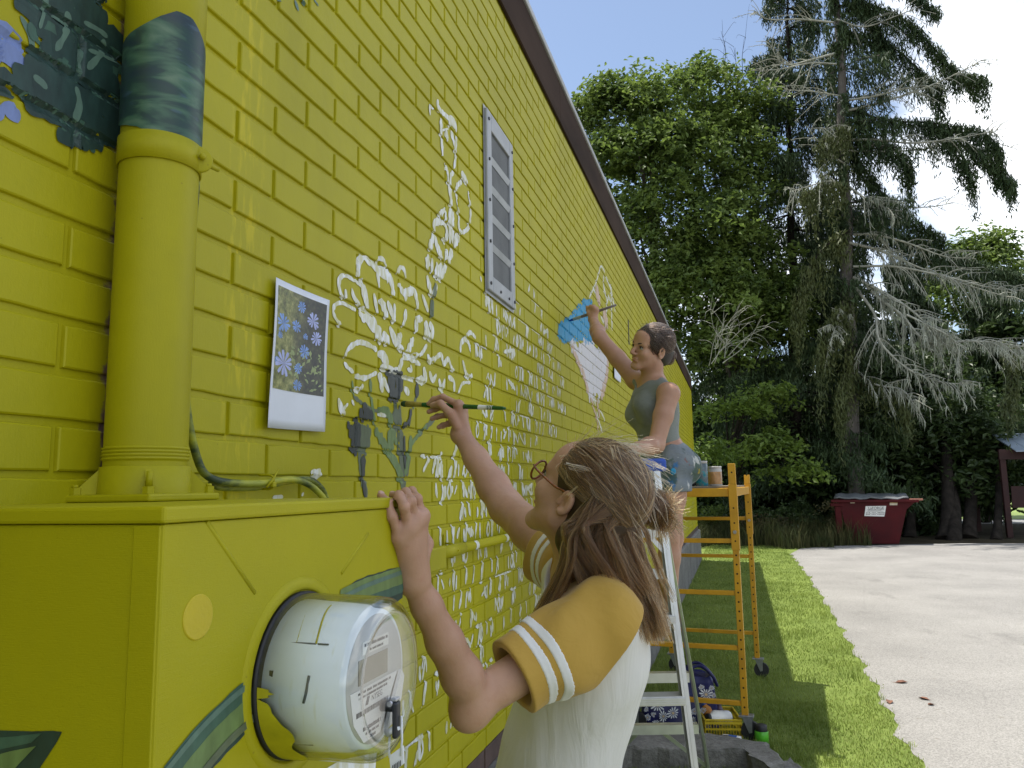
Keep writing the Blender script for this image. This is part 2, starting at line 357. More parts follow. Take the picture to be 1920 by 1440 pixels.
# ================================================================= BRICK BUILDING
WALL_END, WALL_START = 17.9, -3.0
CZ0, CP, BL, JT = 2.1279, 0.0722, 0.25, 0.0115      # a course bottom, course pitch, brick pitch, joint
JD = 0.0065                                           # joint depth
def yellow_paint(name, raw=False, stroke=None, k=1.0):
    m, t, b = newmat(name); p = t.pos()
    n1 = t.noise(p, 1.7, 5); n2 = t.noise(t.mapping(p, (1, 1, 1)), 420, 3, 0.6); n3 = t.noise(p, 34, 4, 0.65)
    c = t.ramp(n1, [(0.25, (0.35 * k, 0.32 * k, 0.0025)), (0.75, (0.455 * k, 0.415 * k, 0.004))])
    c = t.mix(t.ramp(n3, [(0.45, 0.0), (0.8, 0.35)]), c, (0.35 * k, 0.335 * k, 0.006))
    if raw:   # bare masonry the roller never reached, in the slot behind the pipe
        sx = t.new('ShaderNodeSeparateXYZ'); t.link(p, sx.inputs[0])
        d = t.math('ABSOLUTE', t.math('SUBTRACT', sx.outputs['Y'], 0.985))
        d = t.math('ADD', d, t.math('MULTIPLY', t.noise(p, 22, 4), 0.06))
        mk = t.ramp(d, [(0.088, 1.0), (0.094, 0.0)])
        brickc = t.ramp(t.noise(p, 30, 4), [(0.3, (0.10, 0.055, 0.05)), (0.7, (0.20, 0.12, 0.11))])
        zz = t.ramp(sx.outputs['Z'], [(0.0, 1.0), (1.0, 1.0)])
        c = t.mix(mk, c, brickc)
        d2 = t.math('ABSOLUTE', t.math('SUBTRACT', t.math('ADD', sx.outputs['Y'], t.math('MULTIPLY', n3, 0.05)), 1.275))
        fresh = t.math('MULTIPLY', t.ramp(d2, [(0.035, 0.9), (0.06, 0.0)]), t.ramp(t.noise(t.mapping(p, (1, 6, 1.2)), 9, 4), [(0.5, 0.0), (0.62, 1.0)]))
        c = t.mix(t.math('MULTIPLY', fresh, 0.6), c, (0.60, 0.50, 0.008))
    vo = t.new('ShaderNodeTexVoronoi'); t.link(p, vo.inputs['Vector']); vo.inputs['Scale'].default_value = 38
    pit = t.ramp(vo.outputs['Distance'], [(0.035, 1.0), (0.06, 0.0)]); pit = t.math('MULTIPLY', pit, t.ramp(t.noise(p, 3.3, 3), [(0.5, 0.0), (0.62, 1.0)]))
    c = t.mix(t.math('MULTIPLY', pit, 0.55), c, (0.14, 0.13, 0.012)); grime = t.ramp(t.noise(t.mapping(p, (1, 2.2, 0.5)), 2.1, 6, 0.65), [(0.52, 0.0), (0.75, 0.30)]); c = t.mix(grime, c, (0.24, 0.22, 0.012))
    t.link(c, b.inputs['Base Color']); b.inputs['Roughness'].default_value = 0.5; b.inputs['Specular IOR Level'].default_value = 0.28
    nb = t.bump(n2, 0.35, 0.0006)
    if stroke:
        nb = t.bump(t.noise(t.mapping(p, stroke), 60, 3), 0.35, 0.0008, nb)
    else:
        nb = t.bump(n3, 0.4, 0.002, nb); nb = t.bump(t.noise(t.mapping(p, (1, 7, 1)), 45, 3), 0.25, 0.0012, nb); nb = t.bump(pit, -0.8, 0.002, nb)
    t.link(nb, b.inputs['Normal'])
    return m
m_ybrick = yellow_paint('painted_brick', raw=True)
m_ymetal = yellow_paint('painted_metal', stroke=(1, 1, 30), k=0.97)
m_ypipe = yellow_paint('painted_pipe', stroke=(25, 25, 1), k=0.97)
bld = empty('brick_building', (0, 0, 0), label='yellow painted brick building with a brown fascia and grey stone footing', cat='building')
Z_BOT = CZ0 - 19 * CP; N_C = 42; Z_TOP = Z_BOT + N_C * CP
mb = MB()
mb.box((-8, WALL_START, -0.3), (-JD, WALL_END - JD, Z_TOP + 0.02))
wall = mb.build('wall', m_ybrick, bld)
# brick meshes: slightly uneven faces with eased edges
def brick_mesh(L, H, seed, nx=7, nz=3):
    r = np.random.default_rng(seed); D = 0.02; V = []; F = []
    us = np.r_[0, np.linspace(0.0022, L - 0.0022, nx - 1), L] / L; vs = np.array([0, 0.0022 / H, 1 - 0.0022 / H, 1])
    for i in range(nx + 1):
        w0, w1 = r.normal(0, 0.0009), r.normal(0, 0.0009)
        for j in range(nz + 1):
            u = us[i]; v = vs[j]; edge = (i in (0, nx)) or (j in (0, nz))
            V.append([(-0.0014 if edge else r.normal(0, 0.00015)), u * L, v * H + (w0 if j < 2 else w1)])
    idx = lambda i, j: i * (nz + 1) + j
    for i in range(nx):
        for j in range(nz): F.append((idx(i, j), idx(i + 1, j), idx(i + 1, j + 1), idx(i, j + 1)))
    loop = [idx(i, 0) for i in range(nx + 1)] + [idx(nx, j) for j in range(1, nz + 1)] + [idx(i, nz) for i in range(nx - 1, -1, -1)] + [idx(0, j) for j in range(nz - 1, 0, -1)]
    o = len(V)
    for q in loop: x, y, z = V[q]; V.append([-0.006, y + np.sign(y - L / 2) * 0.0012, z + np.sign(z - H / 2) * 0.0012])
    o2 = len(V)
    for q in loop: x, y, z = V[q]; V.append([-D, y + np.sign(y - L / 2) * 0.0022, z + np.sign(z - H / 2) * 0.002])
    n = len(loop)
    for a in range(n):
        b_ = (a + 1) % n; F.append((loop[b_], loop[a], o + a, o + b_)); F.append((o + b_, o + a, o2 + a, o2 + b_))
    return np.array(V), F
variants = []; cut_cache = {}
for s_ in range(14):
    V, F = brick_mesh(BL - JT, CP - 0.0122, s_)
    me = bpy.data.meshes.new('brick'); me.from_pydata(V.tolist(), [], F); me.polygons.foreach_set('use_smooth', [False] * len(F)); me.update()
    me.materials.append(m_ybrick); variants.append(me)
slots = []
for k in range(-19, N_C - 19):
    z = CZ0 + k * CP; y0 = (1.343 if k % 2 == 0 else 1.216) - 20 * BL + JT / 2
    for j in range(100):
        y = y0 + j * BL
        if y > WALL_END - 0.02 or y < -2.2: continue
        slots.append((y, z, min(BL - JT, WALL_END - 0.003 - y)))
slots = np.array(slots)
ctr = np.stack([np.zeros(len(slots)), slots[:, 0] + BL / 2, slots[:, 1] + 0.03], 1)
uv, dd = proj(ctr); inview = (dd > 0.2) & (uv[:, 0] > -60) & (uv[:, 0] < 1320) & (uv[:, 1] > -60) & (uv[:, 1] < 1460)
Lpx = np.zeros(len(slots))
a_, _ = proj(ctr - [0, BL / 2, 0]); b__, _ = proj(ctr + [0, BL / 2, 0]); Lpx = np.linalg.norm(a_ - b__, axis=1) * inview
full = slots[:, 2] > BL - JT - 1e-4
# bricks wholly behind the cabinet are not among the largest in view
hid = (uv[:, 0] < 735) & (uv[:, 1] > 985)
order = np.argsort(-(Lpx * full * ~hid)); near = set(order[:300].tolist())
for i in sorted(near):
    o = bpy.data.objects.new('brick', variants[random.randrange(len(variants))]); COL.objects.link(o)
    o.parent = wall; o.matrix_parent_inverse = world_of(wall).inverted(); o.location = (random.uniform(-0.0003, 0.0003), slots[i, 0], slots[i, 1])
mb = MB(); rest_v = [brick_mesh(BL - JT, CP - 0.0122, 50 + s_, 3, 3) for s_ in range(6)]
for i in range(len(slots)):
    if i in near: continue
    y, z, L = slots[i]; V, F = rest_v[i % 6]; V = V.copy(); V[:, 1] *= L / (BL - JT)
    mb.add(V + [random.uniform(-0.0003, 0.0003), y, z], F, False)
me = bpy.data.meshes.new('brick'); me.from_pydata(mb.v, [], mb.f); me.update()
o = mesh_obj('brick', me, m_ybrick, wall); o['kind'] = 'stuff'
# end wall corner trim line and top
m_brown = mat('brown_fascia_board', (0.050, 0.031, 0.022), 0.85, 0.4, 5, 0.3, 90, 0.002, stretch=(1, 0.2, 1), spec=0.12)
m_brown2 = mat('brown_cap_board', (0.13, 0.085, 0.06), 0.7, 0.3, 5, 0.2, 90)
m_alu_dull = mat('weathered_aluminium', (0.42, 0.43, 0.44), 0.5, 0.2, 6, 0.1, 50, metal=0.35)
mb = MB(); mb.box((-8, WALL_START, Z_TOP + 0.021), (-0.002, WALL_END - 0.004, 4.04)); mb.build('parapet', m_brown, bld)
y = WALL_START
while y < WALL_END:        # frieze of butted boards
    y2 = min(y + 2.4, WALL_END + 0.03)
    mb = MB(); mb.box((-0.001, y + 0.003, Z_TOP + 0.004), (0.014, y2, 4.045), bev=0.003); mb.build('fascia_board', m_brown, bld); y = y2
mb = MB(); mb.box((-8.1, WALL_START - 0.1, 4.046), (0.026, WALL_END + 0.08, 4.082), bev=0.006); mb.build('roof_edge', m_alu_dull, bld)
mb = MB(); mb.box((-8.08, WALL_START - 0.08, 4.0825), (0.005, WALL_END + 0.05, 4.095)); mb.build('roof', mat('roof_felt', (0.06, 0.06, 0.06), 0.9), bld)
# unpainted soldier row and stone footing
m_rawbrick = mat('bare_brown_brick', (0.10, 0.065, 0.06), 0.85, 0.4, 9, 0.4, 70, 0.003)
m_foot, t, b = newmat('concrete_footing'); p = t.pos()
n1 = t.noise(p, 1.6, 6, 0.6); n2 = t.noise(p, 30, 5, 0.7)
c = t.mix(1.0, t.ramp(n1, [(0.3, (0.16, 0.155, 0.145)), (0.7, (0.27, 0.262, 0.25))]), t.ramp(n2, [(0.3, 0.65), (0.7, 1.15)]), 'MULTIPLY')
t.link(c, b.inputs['Base Color']); b.inputs['Roughness'].default_value = 0.95; b.inputs['Specular IOR Level'].default_value = 0.2
t.link(t.bump(n2, 0.9, 0.008), b.inputs['Normal'])
mb = MB(); j = 0; y = 0.2
soldier = MB()
while y < WALL_END - 0.1:
    soldier.box((-0.03, y + 0.005, Z_BOT - 0.075), (-0.001 + 0.001 * (j % 3), y + BL - 0.006, Z_BOT - 0.004), bev=0.0 if y > 6 else 0.003); y += BL; j += 1
o = soldier.build('footing_brick', m_rawbrick, bld); o['kind'] = 'stuff'
mb = MB(); mb.prism([(-0.2, WALL_START, -0.3), (0.055, WALL_START, -0.3), (0.05, WALL_START, Z_BOT - 0.10), (0.02, WALL_START, Z_BOT - 0.078), (-0.2, WALL_START, Z_BOT - 0.078)], (0, WALL_END - WALL_START + 0.02, 0))
mb.build('footing', m_foot, bld)

# ---- screened wall vent
m_alu = mat('vent_aluminium', (0.40, 0.41, 0.42), 0.5, 0.15, 10, 0.15, 60, metal=0.6)
m_scr = mat('vent_screen', (0.12, 0.125, 0.125), 0.6, 0.3, 7, 0.4, 500, 0.001, metal=0.2)
m_dark = mat('dark_metal', (0.02, 0.02, 0.022), 0.5)
vy0, vy1, vz0, vz1 = 2.765, 3.135, 2.425, 3.175
mb = MB()
mb.box((0.004, vy0, vz0), (0.018, vy0 + 0.055, vz1), bev=0.004); mb.box((0.004, vy1 - 0.05, vz0), (0.018, vy1, vz1), bev=0.004)
mb.box((0.004, vy0 + 0.0551, vz0), (0.018, vy1 - 0.0501, vz0 + 0.065), bev=0.004); mb.box((0.004, vy0 + 0.0551, vz1 - 0.075), (0.018, vy1 - 0.0501, vz1), bev=0.004)
mb.box((0.004, vy0 - 0.012, vz0 - 0.012), (0.0055, vy1 + 0.012, vz1 + 0.012))
vent = mb.build('wall_vent', m_alu, bld)
pz = np.linspace(vz0 + 0.065, vz1 - 0.075, 6)
for i in range(5):
    mb = MB(); mb.bar((0.0065, vy0 + 0.0552, (pz[i] + pz[i + 1]) / 2), (0.0065, vy1 - 0.0502, (pz[i] + pz[i + 1]) / 2), 0.003, pz[i + 1] - pz[i] - 0.002, (0, 0, 1)); mb.build('screen', m_scr, vent)
for i in range(1, 5):
    mb = MB(); mb.bar((0.011, vy0 + 0.0552, pz[i]), (0.011, vy1 - 0.0502, pz[i]), 0.006, 0.026, (0.3, 0, 1)); mb.build('louver', m_alu, vent)
mb = MB()
for yy in (vy0 + 0.02, vy1 - 0.016):
    for zz in np.linspace(vz0 + 0.03, vz1 - 0.04, 5): mb.cyl((0.017, yy, zz), (0.022, yy, zz), 0.007, 8)
for yy in (vy0 + 0.15, vy0 + 0.27): mb.cyl((0.017, yy, vz0 + 0.025), (0.022, yy, vz0 + 0.025), 0.006, 8)
mb.build('screw', m_dark, vent)['kind'] = 'stuff'
a_ = wallp(1177.5, 600); b_ = wallp(1178.5, 645); mb = MB(); mb.box((-0.001, a_[1] - 0.02, b_[2]), (0.004, a_[1] + 0.02, a_[2])); mb.build('wall_slot', m_dark, bld)

# ================================================================= MURAL PAINT (lies on bricks and dips into joints)
def height(y, z):
    k = np.floor((z - CZ0) / CP); fz = z - CZ0 - k * CP
    off = np.where(k.astype(int) % 2 == 0, 1.343, 1.216); fy = (y - off + JT / 2) % BL
    bz = np.minimum(fz + 0.0, (CP - 0.0122) - fz); by = np.minimum(fy - JT, BL - fy)
    d = np.minimum(bz, by)                                    # >0 on the brick
    return np.where(d > 0, -0.0012 * np.clip(1 - d / 0.0022, 0, 1), -0.0012 - 0.0046 * np.clip((-d - 0.0008) / 0.0022, 0, 1))
_layer = [0]
class Paint:
    def __init__(s):
        s.V = []; s.F = []; s.n = 0; s.G = []; s.g = None; _layer[0] += 1; s.base = 0.0010 + 0.0004 * (_layer[0] % 5)
    def stroke(s, pts, w, taper=0.35, jit=0.2, x0=None, drape=True):
        """pts: (y, z) on the wall; w: width in metres"""
        P = np.array(pts, float); P = P[np.r_[True, np.linalg.norm(np.diff(P, axis=0), axis=1) > 1e-5]]
        if len(P) < 2: return
        P = smooth_path(P, 10); seg = np.linalg.norm(np.diff(P, axis=0), axis=1); L = np.r_[0, np.cumsum(seg)]
        n = max(3, int(L[-1] / 0.0024)); q = np.linspace(0, L[-1], n); P = np.stack([np.interp(q, L, P[:, 0]), np.interp(q, L, P[:, 1])], 1)
        T = np.gradient(P, axis=0); T /= np.linalg.norm(T, axis=1)[:, None] + 1e-9; N = np.stack([-T[:, 1], T[:, 0]], 1)
        u = np.linspace(0, 1, n); prof = np.clip(np.minimum(u, 1 - u) * L[-1] / (w + 1e-6) / 0.8, 0, 1) ** 0.6 * (1 - taper) + taper
        prof[0] = prof[-1] = 0.25
        if len(np.shape(w)) == 0: w = np.full(n, w)
        ww = w * prof * (1 + jit * np.interp(u, np.linspace(0, 1, max(3, n // 4)), rng.normal(0, 1, max(3, n // 4))))
        off = (s.base if x0 is None else x0) + (rng.uniform(0, 0.00036) if x0 is None else rng.uniform(0, 0.00025))
        rows = []
        m = 3 if w.max() < 0.02 else 5
        for a in np.linspace(-0.5, 0.5, m):
            Q = P + N * (ww * a)[:, None]; X = (height(Q[:, 0], Q[:, 1]) if drape else 0) + off
            rows.append(np.stack([np.broadcast_to(X, (n,)), Q[:, 0], Q[:, 1]], 1))
        V = np.stack(rows, 1).reshape(-1, 3); i = (np.arange(n - 1)[:, None] * m + np.arange(m - 1)).ravel() + s.n
        s.V.append(V); s.F.append(np.stack([i, i + 1, i + m + 1, i + m], 1)); s.n += len(V); s.G.append((V, np.stack([i, i + 1, i + m + 1, i + m], 1) - (s.n - len(V)), s.g))
    def px(s, pts, w, x=0.0, **k):
        """photograph pixels; w in photograph pixels at the first point"""
        P = np.array([wallp(a, b_, x)[1:] for a, b_ in pts]); Q = np.array(pts, float); acc = []
        for i in range(len(Q) - 1):
            d = Q[i + 1] - Q[i]; d = d / (np.linalg.norm(d) + 1e-9); n = np.array([-d[1], d[0]]); m = (Q[i] + Q[i + 1]) / 2
            a = wallp(*(m + n * w / 2), x)[1:]; b_ = wallp(*(m - n * w / 2), x)[1:]; t = P[i + 1] - P[i]; t = t / (np.linalg.norm(t) + 1e-9)
            acc.append(abs((a - b_) @ np.array([-t[1], t[0]])))
        s.stroke(P, float(np.mean(acc)), **k)
    def fill(s, poly_px, ang, w, x=0.0, ragged=0.012, gap=0.72, **k):
        """covers a polygon with parallel brush strokes; ang in degrees in the wall plane, w in metres"""
        s.g = object()
        P = np.array([wallp(a, b_, x)[1:] for a, b_ in poly_px]); a = math.radians(ang); d = np.array([math.cos(a), math.sin(a)]); n = np.array([-d[1], d[0]])
        D = P @ d; N = P @ n; t = N.min() + w * 0.3
        while t < N.max():
            xs = []
            for i in range(len(P)):
                j = (i + 1) % len(P)
                if (N[i] - t) * (N[j] - t) < 0: xs.append(D[i] + (t - N[i]) / (N[j] - N[i]) * (D[j] - D[i]))
            xs.sort()
            for q in range(0, len(xs) - 1, 2):
                a0, a1 = xs[q] + rng.normal(0, ragged), xs[q + 1] + rng.normal(0, ragged)
                if a1 - a0 > 0.008:
                    am = (a0 + a1) / 2
                    s.stroke([d * a0 + n * t, d * am + n * (t + rng.normal(0, w * 0.12)), d * a1 + n * t], w, taper=0.6, **k)
            t += w * gap
        s.g = None
    def each(s, name, m, par):
        """one object for each brush mark; the strokes of one filled patch stay together"""
        done = {}
        for V, F, g in s.G: done.setdefault(g or object(), []).append((V, F))
        for parts in done.values():
            vs, fs, n = [], [], 0
            for V, F in parts: vs.append(V); fs.append(F + n); n += len(V)
            o = mesh_obj(name, fast_mesh(name, np.concatenate(vs), np.concatenate(fs), False), m, par)
            if len(parts) > 1: o['kind'] = 'stuff'
    def build(s, name, m, par, stuff=False):
        o = mesh_obj(name, fast_mesh(name, np.concatenate(s.V), np.concatenate(s.F), False), m, par)
        if stuff: o['kind'] = 'stuff'
        return o
def paint(name, col, show=0.0, var=0.15, rough=0.5):
    """brushed paint; show lets the coat underneath come through in dry streaks"""
    m, t, b = newmat(name); p = t.pos()
    n = t.noise(t.mapping(p, (1, 1, 0.35)), 60, 4, 0.6); n2 = t.noise(p, 6, 3)
    c = t.ramp(n, [(0.3, tuple(q * (1 - var) for q in col)), (0.7, col)])
    if show: c = t.mix(t.ramp(n, [(0.5 - show * 0.22, show), (0.5 + 0.12, 0.0)]), c, (0.46, 0.43, 0.015))
    t.link(c, b.inputs['Base Color']); b.inputs['Roughness'].default_value = rough
    t.link(t.bump(n, 0.4, 0.001), b.inputs['Normal']); return m
mp_white = paint('mural_white', (0.80, 0.82, 0.84), 0.55)
mp_thin = paint('mural_thin_white', (0.72, 0.73, 0.68), 0.9)
mp_blue = paint('mural_blue', (0.012, 0.30, 0.56), 0.0, 0.3)
mp_pale = paint('mural_pale_white', (0.66, 0.64, 0.66), 0.0, 0.1)
mp_pink = paint('mural_pale_pink', (0.62, 0.44, 0.38), 0.2, 0.15)
mp_dkg = paint('mural_dark_green', (0.05, 0.06, 0.055), 0.0, 0.3)
mp_grn = paint('mural_leaf_green', (0.17, 0.26, 0.085), 0.0, 0.35)
mp_gry = paint('mural_grey_green', (0.13, 0.165, 0.095), 0.0, 0.3)
mp_teal = paint('mural_deep_teal', (0.024, 0.062, 0.052), 0.0, 0.5)
mp_tealm = paint('mural_mid_teal', (0.058, 0.135, 0.095), 0.0, 0.35)
mp_teall = paint('mural_light_teal', (0.12, 0.21, 0.16), 0.0, 0.3)
mp_peri = paint('mural_periwinkle', (0.20, 0.27, 0.55), 0.0, 0.25)

def tf(pts, ox, oy, s): return [(ox + a / s, oy + b_ / s) for a, b_ in pts]
W = Paint()
F1 = [([(190,830),(130,740),(115,670),(150,620),(220,620),(320,680)],20),([(215,580),(180,520),(165,440),(185,380),(240,370),(340,430),(380,480)],22),([(230,580),(225,490)],14),([(280,480),(300,560),(360,640)],15),
([(345,380),(340,300),(370,210),(430,230),(520,320)],30),([(520,320),(600,360),(640,430),(660,560)],36),([(370,390),(390,500),(430,680)],28),([(520,220),(515,330),(530,480)],18),([(450,225),(500,250)],12),([(530,210),(570,230),(600,310)],16),
([(690,350),(720,295),(755,320),(770,400)],18),([(710,440),(745,520),(800,515),(840,500),(870,600),(875,680)],24),([(770,480),(765,600)],16),([(345,690),(430,750),(500,850),(560,980)],54),([(540,580),(580,680),(600,760)],36),([(600,600),(640,700),(670,800)],22),([(665,620),(670,760)],12),
([(770,670),(760,760),(740,830)],20),([(480,530),(515,720)],16),([(620,830),(650,900),(690,1000)],30),([(560,880),(620,990)],44),([(730,890),(700,980),(750,1050)],28),([(840,930),(790,1040),(760,1080)],28),([(860,890),(870,770),(920,760)],28),([(940,780),(960,860),(940,930)],44),([(980,790),(1010,870),(980,960)],24),
([(960,990),(900,1080),(830,1090),(740,1100)],26),([(220,1110),(250,1030),(340,970),(430,990),(510,1040)],24),([(210,1150),(250,1200),(300,1240)],20),([(320,1270),(400,1290),(510,1240)],28),([(530,1060),(590,1130),(600,1190)],36),([(540,1190),(620,1210),(700,1220),(740,1110)],32),([(740,1110),(820,1120),(900,1170)],26),
([(780,1210),(820,1220),(810,1170)],14),([(740,1280),(850,1310)],24),([(870,1300),(940,1310),(930,1190)],28),([(530,1240),(560,1420)],28),([(560,1290),(620,1420)],24),([(750,1380),(800,1430)],44),([(310,1390),(350,1400),(385,1350)],26),([(960,1080),(1000,1140),(1080,1080),(1110,1160),(1150,1120),(1180,1200),(1210,1230)],18),
([(980,1230),(1010,1310),(1045,1260)],18),([(1065,1300),(1095,1390),(1120,1300)],20),([(1150,1280),(1200,1320),(1205,1420)],14),([(1240,1430),(1280,1340),(1350,1330)],14),([(1310,920),(1350,880),(1400,930)],18),([(1260,1060),(1270,970),(1320,950),(1360,1060)],16),([(1280,1130),(1320,1270),(1370,1270)],18)]
for pts, w in F1: W.px(tf(pts, 600, 440, 4.8), w * 1.6 / 4.8)
for pts, w in [([(460,800),(480,870),(500,890)],26),([(490,860),(515,830)],20),([(535,810),(550,840)],20),([(520,940),(550,1060),(560,1110)],8),([(690,890),(730,900)],26),([(305,1215),(370,1235)],44),([(330,1240),(360,1200)],30),([(90,1360),(150,1355)],26),([(255,1350),(265,1330)],18),([(1040,1100),(1042,1145)],14),([(1045,1170),(1040,1220),(1050,1270)],20),([(1100,1180),(1080,1260)],16),([(1130,1060),(1105,1140)],14),([(1065,1295),(1040,1400)],26)]: W.px(tf(pts, 480, 480, 3.0), w / 3.0)
W.each('brush_stroke', mp_white, bld)
W = Paint()
F2 = [([(85,155),(85,100),(110,110)],11),([(135,55),(140,110),(220,190)],12),([(210,230),(215,185),(245,220),(250,260)],16),([(155,175),(155,260),(165,410)],10),([(160,250),(200,240)],10),([(190,250),(195,320)],9),([(215,250),(240,340),(250,390)],11),([(250,280),(245,420),(235,490)],10),([(175,455),(195,510),(205,620),(225,730)],8),([(235,510),(215,540),(215,640),(220,840)],10),([(280,515),(310,560),(320,600)],18),([(285,570),(255,600),(250,650),(265,760),(265,870)],10),([(265,870),(290,890),(330,850),(340,740),(325,630)],10),([(115,890),(115,830),(170,830),(190,880),(185,950)],14),([(140,790),(180,750),(185,820)],12),([(210,740),(210,960)],12),([(230,760),(225,960)],11),([(270,900),(235,980)],24),([(250,900),(245,970)],22),([(80,1000),(110,920),(130,980),(165,1060)],18),([(165,930),(180,960)],22),([(225,1000),(200,1080)],24),([(195,1000),(180,1070)],18),([(75,1030),(65,1120)],20),([(100,1050),(95,1150)],11),([(130,1080),(120,1190)],18),([(190,1090),(140,1200)],22),([(160,1090),(130,1170)],26),([(65,1160),(95,1290)],16),([(130,1220),(95,1300)],18),([(35,1280),(75,1390)],12),([(430,1230),(465,1400)],9),([(402,1165),(408,1200)],9)]
for pts, w in F2: W.px(tf(pts, 780, 170, 3.35), w * 1.45 / 3.35)
W.each('brush_stroke', mp_white, bld)
G = Paint(); G.px(tf([(122,1210),(110,1300)], 780, 170, 3.35), 9); G.px(tf([(100,1310),(93,1425)], 780, 170, 3.35), 10); G.each('painted_stem', mp_gry, bld)
# stems and leaves the nearer painter is working on
def q4(P): return tf(P, 480, 480, 3.0)
G = Paint()
G.fill(q4([(728,648),(820,640),(815,760),(792,830),(760,825),(736,700)]), 88, 0.022, ragged=0.004)
G.fill(q4([(575,850),(610,838),(648,880),(640,935),(560,935)]), 88, 0.024, ragged=0.006)
G.fill(q4([(508,928),(585,945),(575,1115),(545,1112),(525,1030)]), 85, 0.02, ragged=0.006); G.px(q4([(905,712),(900,800)]), 5.9); G.px(q4([(870,860),(855,940),(825,955)]), 7.3)
G.px(q4([(600,1120),(600,1240),(612,1365)]), 6.6)
G.px(q4([(830,1010),(835,1200)]), 3.3)
G.each('painted_bud', mp_dkg, bld)
G = Paint()
G.px(q4([(780,820),(790,930),(800,1040),(822,1180),(828,1330)]), 9.9); G.px(q4([(805,840),(815,1000),(835,1150)]), 5.9)
G.fill(q4([(575,945),(662,965),(620,1110),(570,1118)]), 80, 0.02, ragged=0.006); G.px(q4([(580,1120),(600,1250),(620,1365)]), 9.2); G.px(q4([(545,790),(640,860),(700,875)]), 6.6); G.px(q4([(900,790),(880,860)]), 5.9)
G.px(q4([(1005,912),(940,980),(880,1050),(862,1140),(845,1240)]), 5.9)
G.each('painted_stem', mp_gry, bld)
G = Paint()
G.px(q4([(690,865),(745,890),(765,980),(790,1060)]), 10.6); G.px(q4([(665,975),(720,1060),(790,1180),(822,1280)]), 12.5); G.px(q4([(640,690),(650,830),(672,960)]), 4.0); G.px(q4([(538,700),(548,790)]), 3.3); G.px(q4([(870,1010),(862,1100),(835,1230)]), 7.9); G.px(q4([(745,980),(770,1090)]), 11.9); G.px(q4([(960,950),(900,1020),(865,1075)]), 5.3)
G.each('painted_leaf', mp_grn, bld)
# the blue and white bloom the farther painter is filling in
def q8(P): return tf(P, 1060, 480, 5.144)
B = Paint(); B.fill(q8([(-80,690),(0,640),(55,600),(105,490),(200,405),(250,430),(275,500),(240,600),(240,700),(285,830),(150,830),(60,800),(-20,815),(-90,740)]), 12, 0.05, ragged=0.03)
B.fill(q8([(-80,700),(0,640),(60,600),(150,700),(60,790),(-20,800)]), 60, 0.04, ragged=0.02); B.each('painted_petal', mp_blue, bld)
B = Paint(); B.fill(q8([(45,835),(160,825),(275,825),(300,880),(405,930),(405,1060),(385,1220),(335,1370),(225,1350),(165,1130),(95,975)]), 86, 0.045, ragged=0.02); B.each('painted_petal', mp_pale, bld)
B = Paint()
for pts, w in [([(60,860),(120,1020),(170,1130),(225,1330)],26),([(405,930),(405,1080),(385,1210),(340,1370)],24),([(290,310),(320,400),(325,480)],40),([(360,540),(400,650),(405,700)],34),([(240,1370),(270,1430)],14),([(300,1380),(310,1440),(330,1560)],12),([(260,1440),(300,1560),(320,1700)],9)]: B.px(q8(pts), w / 5.144, x=0)
B.each('painted_shading', mp_pink, bld)
W = Paint()
for pts, w in [([(230,400),(290,270),(320,170),(345,100),(380,155)],12),([(370,180),(370,300),(400,430),(392,600)],9),([(390,200),(440,330),(480,540)],9),([(440,270),(445,500),(450,720)],9),([(262,300),(330,440)],9),([(410,380),(440,440)],12),([(455,440),(480,490)],14),([(415,400),(395,480)],8),([(250,1370),(300,1400)],14),([(280,1385),(290,1440)],12),([(340,580),(370,640)],14),([(385,640),(380,700)],9),([(330,1480),(370,1560),(380,1600)],9),([(300,1500),(330,1620),(360,1700)],9)]: W.px(q8(pts), w / 5.144)
W.each('brush_stroke', mp_white, bld)
